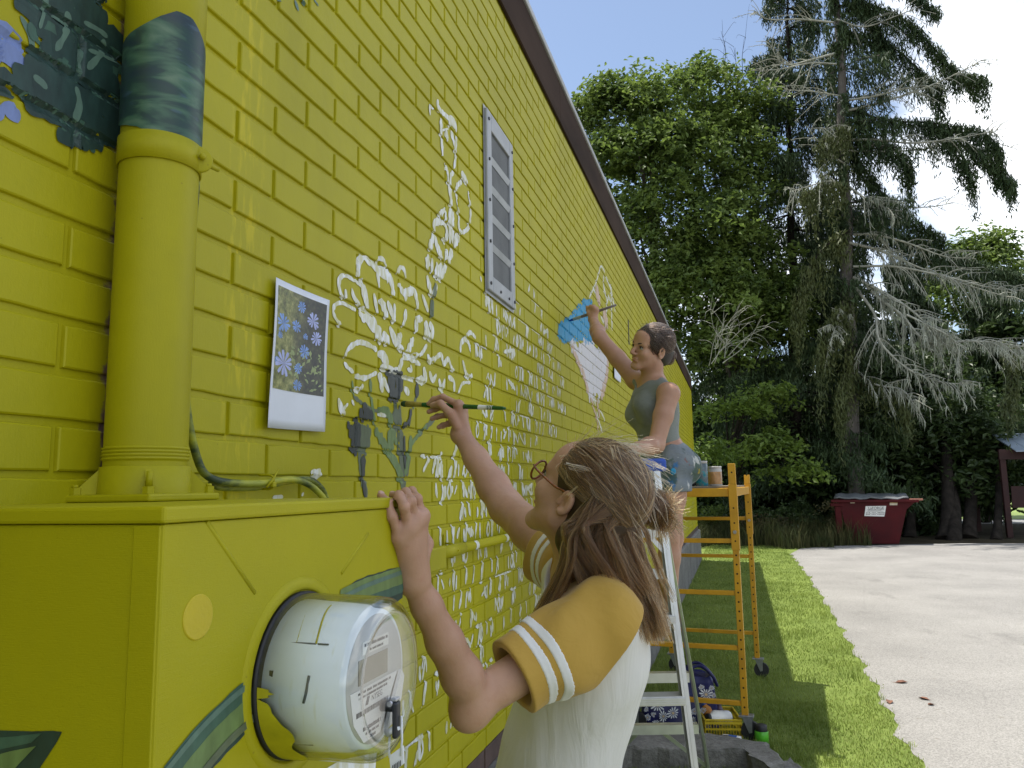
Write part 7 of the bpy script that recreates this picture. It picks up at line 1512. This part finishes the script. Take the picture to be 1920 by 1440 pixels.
# jeans and shoes, below the frame
m_jean = cloth_mat('blue_denim', (0.05, 0.07, 0.12), (0.08, 0.11, 0.18), 500, 0.5); jn = Vol(); jn.ell(PEL - tz * 0.02, (0.165, 0.118, 0.12), TB, 0.04)
for h_, k_, a_ in zip((HL, HR), kn, an): jn.path([h_, k_, a_ + [0, 0, 0.02]], [0.095, 0.072, 0.062], 0.03)
jn.plane(PEL + tz * 0.06, tz, 0.004); vol_obj('jeans', jn, (0.2, 1.1, 0.05), (1.0, 1.95, 1.1), 0.008, m_jean, p1)
for a_ in an: v = Vol(); v.cap(a_ - [0, 0, 0.045], a_ + ty * 0.15 - [0, 0, 0.05], 0.046, 0.038, 0.02); v.plane([0, 0, 0.003], (0, 0, -1), 0.002); vol_obj('shoe', v, a_ - 0.25, a_ + 0.25, 0.006, m_black, p1)
# spectacles
m_tort = mat('tortoiseshell_frame', (0.30, 0.09, 0.025), 0.2, 0.5, 120, col2=(0.06, 0.018, 0.008)); m_lens = m_glass
gl_ = empty('glasses', T1(0, 0.11, 0.0), label='tortoiseshell glasses worn by the painter in the baseball tee', cat='glasses')
fr_mb = MB()
for x in (-1, 1):
    ring = [T1(x * (0.034 + 0.0245 * math.cos(a) * (1 + 0.06 * math.sin(a))), 0.112 - 0.006 * abs(0.034 + 0.0245 * math.cos(a)) / 0.05, -0.002 + 0.0215 * math.sin(a)) for a in np.linspace(0, 2 * PI, 33)]
    fr_mb.tube(ring, 0.0022, 8, False)
fr_mb.tube([T1(-0.011, 0.112, 0.004), T1(0, 0.115, 0.007), T1(0.011, 0.112, 0.004)], 0.0022, 8); fr_mb.build('frame', m_tort, gl_)
for x in (-1, 1):
    mb = MB(); mb.tube(smooth_path([T1(x * 0.058, 0.108, 0.008), T1(x * 0.072, 0.085, 0.008), T1(x * 0.079, 0.03, 0.006), T1(x * 0.082, -0.005, 0.010), T1(x * 0.080, -0.028, -0.012)], 6), 0.0023, 8); mb.build('temple', m_tort, gl_)
    mb = MB(); mb.lathe([(0.0005, 0.0015), (0.012, 0.001), (0.0225, 0.0)], T1(x * 0.034, 0.1085, -0.002), H1[:, 1], 24); mb.build('lens', m_lens, gl_)
# ---- hair
m_hairbase = mat('dark_brown_hair', (0.050, 0.026, 0.012), 0.6, 0.4, 60)
m_hair1 = hair_mat('brown_hair', [(0.0, (0.026, 0.011, 0.004)), (0.5, (0.055, 0.026, 0.009)), (0.78, (0.11, 0.056, 0.020)), (1.0, (0.34, 0.20, 0.08))]); m_hairl = hair_mat('sun_lightened_hair', [(0.0, (0.24, 0.14, 0.06)), (1.0, (0.55, 0.38, 0.19))])
hb = Vol(); e_ = lambda c, r, k=0.02, sub=False: hb.ell(T1(*c), np.array(r) * 0.97, H1, k, sub)
e_((0, -0.020, 0.036), (0.083, 0.103, 0.090)); e_((0, -0.062, -0.030), (0.070, 0.060, 0.075), 0.03)
hb.path([T1(0, -0.07, -0.06), Q(1148, 1030, 1.50), Q(1172, 1095, 1.50), Q(1190, 1140, 1.49)], [0.048, 0.036, 0.028, 0.012], 0.03); hb.path([T1(-0.05, -0.045, -0.07), Q(1082, 1050, 1.47), Q(1062, 1090, 1.46)], [0.030, 0.022, 0.012], 0.03)
hb.ell(T1(0, 0.088, -0.035), (0.10, 0.075, 0.100), H1, 0.006, True)      # the face stays clear
for x in (-1, 1): hb.ell(T1(x * 0.085, 0.020, -0.034), (0.034, 0.032, 0.040), H1, 0.006, True)
vol_obj('hair_mass', hb, (0.3, 1.1, 1.2), (1.0, 1.9, 1.95), 0.0032, m_hairbase, p1)
rh = np.random.default_rng(17); A_ = np.array([0.0845, 0.105, 0.092]); Cc = np.array([0, -0.020, 0.036]); TIE = np.array([-0.006, -0.122, 0.018])
def skull_path(d0, d1, lift, n=14, wob=0.0):
    """great-circle path between two directions on the cap, lifted off it"""
    d0 = nrm(d0); d1 = nrm(d1); w = math.acos(np.clip(d0 @ d1, -1, 1)) + 1e-4; t = np.linspace(0, 1, n)[:, None]; D = (np.sin((1 - t) * w) * d0 + np.sin(t * w) * d1) / math.sin(w)
    wv = wob * np.sin(t * PI * rh.uniform(1, 2.5) + rh.uniform(0, 6)) * np.cross(d0, d1); D = D + wv; D /= np.linalg.norm(D, axis=1)[:, None]
    return Cc + D * A_ * (1 + lift * np.sin(t * PI) + 0.010)
toW = lambda L: ho1 + 0.97 * (L @ H1.T)
S1 = []; dT = (TIE - Cc) / A_
clumps = [(rh.uniform(-PI, PI), rh.uniform(0, 1)) for _ in range(170)]
def root_dir(a, b):
    """a: round the head from the forehead (0), b: 0 hairline .. 1 crown"""
    lo = float(np.interp(abs(a), [0.5, 0.9, 1.2, 1.45], [0.30, -0.15, -0.15, 0.02])); el = lo + (1.45 - lo) * b
    return np.array([math.sin(a) * math.cos(el), math.cos(a) * math.cos(el), math.sin(el)])
for _ in range(5200):
    ca, cb = clumps[rh.integers(len(clumps))]; a = ca + rh.normal(0, 0.05); b = np.clip(cb * 0.9 + rh.normal(0, 0.035), 0, 1)
    if abs(a) > 2.6: a *= 0.6
    tgt = dT + rh.normal(0, 0.045, 3); S1.append(toW(skull_path(root_dir(a, b), tgt, rh.uniform(0.0, 0.03) + 0.045 * (0.5 + 0.5 * math.sin(ca * 23 + cb * 17)), 14, 0.07)))
# bun: twisted loops and loose ends
Bc = Q(1229, 955, 1.535); ba = nrm(Q(1229, 955, 1.535) - ho1); bu = nrm(np.cross(ba, [0, 0, 1])); bv = np.cross(ba, bu)
S2 = []
for _ in range(1100):
    R_b = rh.uniform(0.008, 0.037); ph = rh.uniform(0, 2 * PI); sp = rh.uniform(0.7, 1.6); off = rh.normal(0, 0.012); t = np.linspace(0, 1, 14)
    el = rh.uniform(0.7, 1.15); S2.append(Bc + ba * (off + 0.010 * np.sin(t * 5 + ph))[:, None] + (np.cos(ph + t * 2 * PI * sp) * R_b)[:, None] * bu + (np.sin(ph + t * 2 * PI * sp) * R_b * el)[:, None] * bv)
for _ in range(420):
    d = nrm(ba * rh.uniform(0.2, 1.2) + bu * rh.normal(0, 0.8) + bv * rh.normal(0.1, 0.9)); o = Bc + d * 0.022; e = Bc + d * rh.uniform(0.036, 0.074) + np.array([0, 0, -0.012]) * rh.uniform(0, 1.5); S2.append(smooth_path([Bc + rh.normal(0, 0.01, 3), o, (o + e) / 2 + rh.normal(0, 0.003, 3), e], 4))
# hanging lengths
S3 = []
flows = [([(1178, 1010), (1192, 1080), (1214, 1150), (1232, 1215)], [1.52, 1.50, 1.47, 1.45], 12, 900), ([(1150, 1010), (1172, 1070), (1196, 1120), (1222, 1190)], [1.50, 1.485, 1.46, 1.44], 14, 900), ([(1120, 1010), (1135, 1050), (1150, 1080), (1172, 1110)], [1.49, 1.48, 1.465, 1.45], 16, 800), ([(1092, 1010), (1098, 1045), (1105, 1075), (1110, 1092)], [1.47, 1.455, 1.44, 1.43], 14, 700),
         ([(1078, 1000), (1068, 1050), (1045, 1105), (1004, 1180)], [1.455, 1.44, 1.43, 1.41], 8, 700), ([(1074, 1000), (1060, 1060), (1026, 1130), (988, 1196)], [1.46, 1.45, 1.44, 1.42], 6, 320), ([(1190, 1010), (1205, 1060), (1222, 1110), (1243, 1200)], [1.52, 1.51, 1.49, 1.46], 9, 420), ([(1160, 985), (1168, 1030), (1182, 1070), (1200, 1120)], [1.49, 1.475, 1.46, 1.45], 15, 800), ([(1180, 985), (1188, 1030), (1200, 1080), (1222, 1140)], [1.52, 1.505, 1.49, 1.47], 12, 600), ([(1085, 985), (1090, 1030), (1110, 1070), (1130, 1100)], [1.45, 1.44, 1.43, 1.42], 16, 700), ([(1130, 990), (1145, 1040), (1160, 1080), (1180, 1120)], [1.46, 1.45, 1.44, 1.43], 16, 700), ([(1165, 1000), (1190, 1075), (1220, 1130), (1246, 1160)], [1.53, 1.51, 1.48, 1.46], 7, 160)]
for pts, dd, sp, n in flows:
    cl = [rh.normal(0, 1, 3) for _ in range(24)]
    for _ in range(int(n * 1.9)):
        c = cl[rh.integers(24)] + rh.normal(0, 0.22, 3); stop = rh.uniform(0.72, 1.0); a = rh.uniform(-2.3, -1.85) if pts[0][0] < 1085 else (rh.uniform(-3.1, -1.9)); 
        rt = toW(Cc + nrm(np.array([math.sin(a) * 0.9, math.cos(a), rh.uniform(-0.25, 0.45)])) * A_ * 1.005)
        P = [rt]
        for i, ((x, y), d) in enumerate(zip(pts, dd)): f = (0.75 + 0.35 * i) * sp; P.append(Q(x + c[0] * f * 0.8 + 4 * math.sin(c[2] * 3 + i), y + c[1] * f * 0.35, d - (0.045, 0.040, 0.03, 0.02)[i] + c[2] * 0.014))
        P = smooth_path(P, 5); k = max(5, int(len(P) * stop)); S3.append(P[:k])
hair_curves('hair', S1 + S3, 0.00065, m_hair1, p1); hair_curves('hair_bun', S2, 0.0006, m_hair1, p1)
# lighter loose strands
S4 = []
for pts in [[(1066, 930), (1090, 912), (1125, 905), (1165, 905)], [(1160, 905), (1150, 912), (1140, 922), (1120, 920)], [(1120, 920), (1150, 935), (1180, 950), (1190, 975)], [(1125, 868), (1140, 890), (1150, 905)], [(1152, 840), (1160, 870), (1178, 910), (1185, 940)], [(1108, 980), (1125, 970), (1150, 958), (1168, 955)], [(1118, 985), (1140, 970), (1160, 960)], [(1165, 960), (1150, 1010), (1130, 1060), (1120, 1090)], [(1160, 962), (1170, 990), (1200, 1020), (1215, 1050)], [(1150, 1000), (1140, 1050), (1142, 1085)], [(1210, 1090), (1235, 1120), (1250, 1150)], [(1200, 1130), (1215, 1180), (1212, 1215)], [(1065, 870), (1100, 880), (1140, 900), (1180, 930)], [(1168, 990), (1150, 1040), (1160, 1080)]]:
    for _ in range(8): j = rh.normal(0, 4.5, 2); S4.append(smooth_path([Q(x + j[0] + rh.normal(0, 1.0), y + j[1] + rh.normal(0, 1.0), 1.405 - 0.0 + 0.0002 * abs(x - 1130) + 0.03 * max(0, (x - 1150) / 60)) for x, y in pts], 6))
for _ in range(260):      # flyaways standing off the outline
    a = rh.uniform(-2.6, 2.6); b = rh.uniform(0.05, 1); d = root_dir(a, b); q = Cc + d * A_ * 1.02; tan = nrm(np.cross(np.cross(d, nrm(TIE - q)), d)); L = rh.uniform(0.03, 0.09); e = q + tan * L + d * L * rh.uniform(0.12, 0.4); S4.append(toW(smooth_path(np.array([q, (q + e) / 2 + rh.normal(0, 0.004, 3), e]), 5)))
hair_curves('loose_hair', S4, 0.00042, m_hairl, p1)
mb = MB(); tc = Q(1203, 942, 1.515); mb.tube([tc + (bu * math.cos(a) * 0.014 + bv * math.sin(a) * 0.017) for a in np.linspace(0, 2 * PI, 20)], 0.0028, 8, False); mb.build('hair_tie', mat('pale_hair_tie', (0.55, 0.48, 0.42), 0.7), p1)
# ---- her brush
b0 = wallp(753, 757, x=0.004); b1 = Q(820, 760, 2.098); bd = nrm(b1 - b0); Lb_ = 0.345
br = empty('paintbrush', b0, label='long green handled flat paintbrush touching the painted stems on the wall', cat='paintbrush')
m_green = mat('green_lacquer', (0.02, 0.10, 0.02), 0.25, 0.15, 30); m_bris = mat('green_loaded_bristle', (0.035, 0.085, 0.03), 0.6, 0.4, 200, 0.5, 400, 0.001); m_brass = mat('paint_smeared_ferrule', (0.38, 0.30, 0.05), 0.4, 0.4, 60, metal=0.3)
mb = MB(); mb.lathe([(0.0005, 0.0), (0.006, 0.001), (0.0085, 0.008), (0.0085, 0.020)], b0, bd, 16); mb.build('bristles', m_bris, br)
mb = MB(); mb.lathe([(0.0088, 0.0195), (0.0088, 0.030), (0.0066, 0.060), (0.0064, 0.075)], b0, bd, 16); mb.build('ferrule', m_brass, br)
hd = MB(); hd.lathe([(0.0062, 0.0755), (0.0080, 0.105), (0.0078, 0.14), (0.0066, 0.22), (0.0056, 0.30), (0.0050, 0.335), (0.003, Lb_), (0.0005, Lb_ + 0.001)], b0, bd, 18); hd = hd.build('handle', m_green, br)
mb = MB(); mb.lathe([(0.00655, 0.262), (0.0064, 0.2625), (0.0061, 0.288), (0.0062, 0.2885)], b0, bd, 18); mb.build('label_band', m_paper, hd)
for k in range(4): mb = MB(); mb.lathe([(0.0062, 0.2895 + 0.005 * k), (0.0062, 0.2915 + 0.005 * k)], b0, bd, 18); mb.build('ring', m_paper, hd)
# ================================================================= THE FARTHER PAINTER, on the ladder
m_skin2 = skin_mat('tanned_skin', (0.37, 0.20, 0.13), (0.47, 0.27, 0.18))
p2 = empty('person', (0.45, 3.75, 0.0), label='person in a grey tank top and paint stained shorts reaching up to the blue petal', cat='person')
a2 = (-0.0028, -0.3502, 2.3434); cx, sx, cy, sy, cz_, sz = math.cos(a2[0]), math.sin(a2[0]), math.cos(a2[1]), math.sin(a2[1]), math.cos(a2[2]), math.sin(a2[2])
H2 = np.array([[cz_, -sz, 0], [sz, cz_, 0], [0, 0, 1]]) @ np.array([[1, 0, 0], [0, cx, -sx], [0, sx, cx]]) @ np.array([[cy, 0, sy], [0, 1, 0], [-sy, 0, cy]])
ho2 = np.array([0.5221, 3.7869, 2.3320]); s2 = 0.94
v2 = Vol(); T2 = head(v2, H2, ho2, s2)
nb, rs2, ls2 = Q(1224, 716, 3.84), Q(1192, 712, 3.98), Q(1254, 738, 3.66)
re2, rw2 = Q(1124, 632, 4.12), Q(1112, 599, 4.33); le2, lw2 = Q(1230, 834, 3.54), Q(1184, 843, 3.36)
ch2, ws2, pv2 = Q(1227, 765, 3.82), Q(1236, 828, 3.80), Q(1250, 868, 3.77)
X2 = nrm(rs2 - ls2); Z2 = nrm(ch2 - pv2); X2 = nrm(X2 - Z2 * (X2 @ Z2)); Y2 = np.cross(Z2, X2); B2 = np.stack([X2, Y2, Z2], 1)
v2.path([nb - Z2 * 0.01, mid(nb, ho2, 0.5), ho2 - H2[:, 2] * 0.05 - H2[:, 1] * 0.01], [0.056, 0.050, 0.050], 0.03)
v2.ell(ch2, (0.145, 0.098, 0.14), B2, 0.05); v2.ell(ws2, (0.118, 0.085, 0.13), B2, 0.05); v2.ell(pv2, (0.155, 0.112, 0.12), B2, 0.05)
v2.path([nb - Z2 * 0.015, ls2], [0.045, 0.048], 0.04); v2.path([nb - Z2 * 0.015, rs2], [0.045, 0.048], 0.04)
v2.path([rs2, mid(rs2, re2, 0.5), re2], [0.050, 0.043, 0.037], 0.02); v2.path([re2, mid(re2, rw2, 0.3), rw2], [0.038, 0.039, 0.024], 0.02)
v2.path([ls2, mid(ls2, le2, 0.45), le2], [0.052, 0.045, 0.038], 0.02); v2.path([le2, mid(le2, lw2, 0.3), lw2], [0.038, 0.040, 0.025], 0.02)
# brush hand: fist loosely closed round the handle
hm = [Q(1104, 579, 4.37), Q(1109, 577, 4.35), Q(1114, 578, 4.33), Q(1118, 582, 4.32)]
hf = [[hm[0], Q(1101, 576, 4.39), Q(1101, 582, 4.40), Q(1105, 586, 4.39)], [hm[1], Q(1107, 574, 4.375), Q(1107, 580, 4.39), Q(1110, 585, 4.385)], [hm[2], Q(1114, 574, 4.36), Q(1114, 580, 4.375), Q(1116, 585, 4.37)], [hm[3], Q(1120, 578, 4.34), Q(1121, 583, 4.355), Q(1120, 588, 4.355)]]
hand(v2, rw2, 0.024, hm, hf, [Q(1108, 593, 4.33), Q(1104, 588, 4.34), Q(1103, 582, 4.36), Q(1107, 580, 4.37)], 0.0088)
lm = [lw2 + nrm(lw2 - le2) * 0.075 + CF * d + CU * 0.006 for d in (-0.03, -0.01, 0.012, 0.032)]; fd = nrm(nrm(lw2 - le2) * 0.8 - CU * 0.35)
hand(v2, lw2, 0.023, lm, [[q, q + fd * 0.038, q + fd * 0.06 - CU * 0.006, q + fd * 0.075 - CU * 0.016] for q in lm], [lw2 - CF * 0.025, lw2 + nrm(lw2 - le2) * 0.04 - CF * 0.045, lw2 + nrm(lw2 - le2) * 0.075 - CF * 0.05], 0.0088)
hl2, hr2 = Q(1258, 885, 3.68), Q(1246, 882, 3.86); kl2, kr2 = Q(1254, 1006, 3.60), Q(1262, 1008, 3.80); al2, ar2 = Q(1256, 1140, 3.60), Q(1240, 1140, 3.66)
v2.path([hl2, mid(hl2, kl2, 0.4), kl2], [0.085, 0.070, 0.048], 0.03); v2.path([kl2, mid(kl2, al2, 0.3), al2], [0.046, 0.050, 0.031], 0.02)
v2.path([hr2, mid(hr2, kr2, 0.4), kr2], [0.085, 0.070, 0.050], 0.03); v2.path([kr2, mid(kr2, ar2, 0.3), ar2], [0.048, 0.050, 0.031], 0.02)
zst = 1.0
for a_ in (al2, ar2): v2.cap(a_, a_ - CU * 0.045, 0.030, 0.030, 0.02); v2.cap(a_ - CU * 0.052, a_ - CU * 0.062 + Y2 * 0.13, 0.030, 0.022, 0.02)
vol_obj('body', v2, (-0.15, 3.2, 0.75), (1.0, 4.75, 2.85), 0.0038, m_skin2, p2)
face_bits(T2, H2, s2, p2, (-0.1, 1, 0.1), 1.35)
# tank top
m_tank = cloth_mat('grey_green_jersey', (0.165, 0.18, 0.165), (0.22, 0.24, 0.22), 600, 0.7, (9, 9, 16), 0.008); tk = Vol()
tk.ell(ch2, (0.154, 0.108, 0.15), B2, 0.05); tk.ell(ws2 - Z2 * 0.005, (0.134, 0.098, 0.135), B2, 0.05); tk.ell(ch2 + Y2 * 0.075 - X2 * 0.065 - Z2 * 0.01, (0.062, 0.052, 0.06), B2, 0.04); tk.ell(ch2 + Y2 * 0.075 + X2 * 0.065 - Z2 * 0.01, (0.062, 0.052, 0.06), B2, 0.04)
tk.path([mid(nb, ls2, 0.35) - Z2 * 0.018, mid(nb, ls2, 0.80) - Z2 * 0.002], [0.052, 0.048], 0.03); tk.path([mid(nb, rs2, 0.35) - Z2 * 0.018, mid(nb, rs2, 0.80) - Z2 * 0.002], [0.052, 0.048], 0.03)
tk.disp(waves(60, 0.0085, Z2 + 0.5 * Y2, 5)); tk.cap(nb + Y2 * 0.03 + Z2 * 0.10, nb + Y2 * 0.030 - Z2 * 0.012, 0.066, 0.058, 0.006, True)
tk.cap(ls2 - X2 * 0.01 - Z2 * 0.02, mid(ls2, le2, 0.35) - X2 * 0.06, 0.044, 0.066, 0.008, True); tk.cap(rs2 + X2 * 0.01, mid(rs2, re2, 0.4) + X2 * 0.04, 0.046, 0.066, 0.008, True)
tk.plane(ws2 - Z2 * 0.035, -Z2, 0.004); vol_obj('tank_top', tk, (0.1, 3.4, 1.6), (0.9, 4.2, 2.4), 0.0038, m_tank, p2)
# paint stained shorts
m_sh, t, b = newmat('paint_stained_denim'); p = t.pos(); n = t.noise(p, 5, 4); c = t.ramp(n, [(0.3, (0.14, 0.165, 0.185)), (0.7, (0.26, 0.285, 0.295))])
for k, (col, sc_, th) in enumerate([((0.01, 0.16, 0.42), 8, 0.66), ((0.07, 0.11, 0.085), 9, 0.60), ((0.22, 0.09, 0.075), 12, 0.71), ((0.55, 0.55, 0.52), 15, 0.64), ((0.04, 0.13, 0.14), 19, 0.67), ((0.35, 0.27, 0.04), 17, 0.69)]):
    nk = t.noise(t.mapping(p, (1, 1, 0.7), loc=(k * 3.1, k * 1.7, k)), sc_, 4, 0.6); c = t.mix(t.ramp(nk, [(th - 0.03, 0.0), (th + 0.01, 0.8)]), c, col)
t.link(c, b.inputs['Base Color']); b.inputs['Roughness'].default_value = 0.9; b.inputs['Specular IOR Level'].default_value = 0.15
t.link(t.bump(t.noise(t.mapping(p, (9, 9, 22)), 1.6, 4, 0.5, 0.6), 0.9, 0.01), b.inputs['Normal'])
so = Vol(); so.ell(pv2 - Z2 * 0.004, (0.168, 0.126, 0.122), B2, 0.04); so.ell(pv2 - Y2 * 0.055 - X2 * 0.06 - Z2 * 0.04, (0.085, 0.08, 0.085), B2, 0.04)
eL = mid(hl2, kl2, 0.36); eR = mid(hr2, kr2, 0.36); so.path([hl2, eL - Z2 * 0.03], [0.098, 0.090], 0.03); so.path([hr2, eR - Z2 * 0.03], [0.098, 0.090], 0.03)
so.disp(waves(60, 0.008, Z2 + 0.6 * X2, 8)); so.plane(pv2 + Z2 * 0.085, Z2, 0.004)
for h_, k_, e in ((hl2, kl2, eL), (hr2, kr2, eR)): d = nrm(k_ - h_); so.plane(e + d * 0.0, d, 0.003)
for e, h_, k_ in ((eL, hl2, kl2), (eR, hr2, kr2)): so.cap(e - nrm(k_ - h_) * 0.04, e + nrm(k_ - h_) * 0.05, 0.070, 0.080, 0.003, True)
vol_obj('shorts', so, (0.1, 3.3, 1.4), (0.95, 4.2, 2.0), 0.0038, m_sh, p2)
mb = MB(); c = Q(1262, 884, 3.56); mb.sphere(c, (0.014, 0.006, 0.016), 10, np.stack([CR, CF, CU], 1)); mb.build('paint_blot', mp_blue, p2)
# necklace
mb = MB(); mb.tube([nb + Z2 * (0.004 - 0.025 * max(0, math.cos(a))) + Y2 * 0.060 * math.cos(a) + X2 * 0.058 * math.sin(a) + Y2 * 0.012 for a in np.linspace(-1.4, 1.4, 16)], 0.0016, 5); mb.build('necklace', mat('thin_gold_chain', (0.6, 0.45, 0.2), 0.3, metal=0.8), p2)
# hair: pulled back into a low roll
m_hair2 = hair_mat('near_black_hair', [(0.0, (0.012, 0.008, 0.007)), (0.7, (0.03, 0.018, 0.013)), (1.0, (0.10, 0.06, 0.04))])
h2 = Vol(); g_ = lambda c, r, k=0.02, sub=False: h2.ell(T2(*c), np.array(r) * s2, H2, k, sub)
g_((0, -0.022, 0.042), (0.088, 0.108, 0.095)); g_((0, -0.095, -0.035), (0.050, 0.045, 0.048), 0.03); g_((0, -0.060, -0.015), (0.070, 0.070, 0.07), 0.03)
g_((0, 0.100, -0.030), (0.100, 0.080, 0.098), 0.006, True)
for x in (-1, 1): g_((x * 0.088, 0.032, -0.036), (0.034, 0.030, 0.042), 0.006, True)
vol_obj('hair_mass', h2, (0.2, 3.5, 2.1), (0.9, 4.1, 2.6), 0.0036, mat('near_black_hair_mass', (0.016, 0.011, 0.009), 0.45, 0.4, 60), p2)
A2 = np.array([0.090, 0.110, 0.097]); C2 = np.array([0, -0.022, 0.040]); tie2 = np.array([0, -0.11, -0.030]); S5 = []
for _ in range(2200):
    a = rh.uniform(-2.4, 2.4); b = rh.uniform(0, 1); d0 = root_dir(a, b); d1 = nrm((tie2 - C2) / A2 + rh.normal(0, 0.10, 3)); w = math.acos(np.clip(d0 @ d1, -1, 1)) + 1e-4; t_ = np.linspace(0, 1, 12)[:, None]; D = (np.sin((1 - t_) * w) * d0 + np.sin(t_ * w) * d1) / math.sin(w)
    S5.append(ho2 + s2 * (C2 + D * A2 * (1.004 + (0.05 * rh.random() + 0.03 * math.sin(a * 7 + b * 5)) * np.sin(t_ * PI))) @ H2.T)
for _ in range(500):
    R_b = rh.uniform(0.02, 0.045); ph = rh.uniform(0, 6.3); t_ = np.linspace(0, 1, 12); L = np.stack([np.cos(ph + t_ * 5) * R_b * 1.1, -0.100 + rh.normal(0, 0.014) - 0.012 * np.abs(np.sin(t_ * 5)), -0.035 + np.sin(ph + t_ * 5) * R_b], 1); S5.append(ho2 + s2 * (L @ H2.T))
for _ in range(60):
    a = rh.uniform(-2.2, 2.2); d0 = root_dir(a, rh.uniform(0, 0.7)); q = C2 + d0 * A2 * 1.02; e = q + d0 * 0.02 + np.array([rh.normal(0, 0.02), -0.05 * rh.random(), -0.03 * rh.random()]); S5.append(ho2 + s2 * smooth_path(np.array([q, (q + e) / 2 + d0 * 0.01, e]), 5) @ H2.T)
hair_curves('hair', S5, 0.0008, m_hair2, p2)
# her brush
e0 = wallp(1066, 602, x=0.006); e1 = Q(1107, 590, 4.385); dd = nrm(e1 - e0); e2 = Q(1155, 572, 4.30); Lp = np.linalg.norm(e2 - e0); dd = nrm(e2 - e0)
pb = empty('paintbrush', e0, label='grey handled round paintbrush held at the blue petal by the farther painter', cat='paintbrush')
mb = MB(); mb.lathe([(0.0005, 0), (0.006, 0.012), (0.0085, 0.035)], e0, dd, 12); mb.build('bristles', mat('blue_loaded_bristle', (0.01, 0.05, 0.30), 0.5), pb)
mb = MB(); mb.lathe([(0.0088, 0.0345), (0.0095, 0.06), (0.0085, 0.09)], e0, dd, 12); mb.build('ferrule', m_steel, pb)
mb = MB(); mb.lathe([(0.0084, 0.0905), (0.0095, 0.13), (0.008, Lp * 0.7), (0.0065, Lp), (0.0005, Lp + 0.002)], e0, dd, 12); mb.build('handle', mat('grey_worn_handle', (0.20, 0.17, 0.17), 0.5, 0.3, 40), pb)
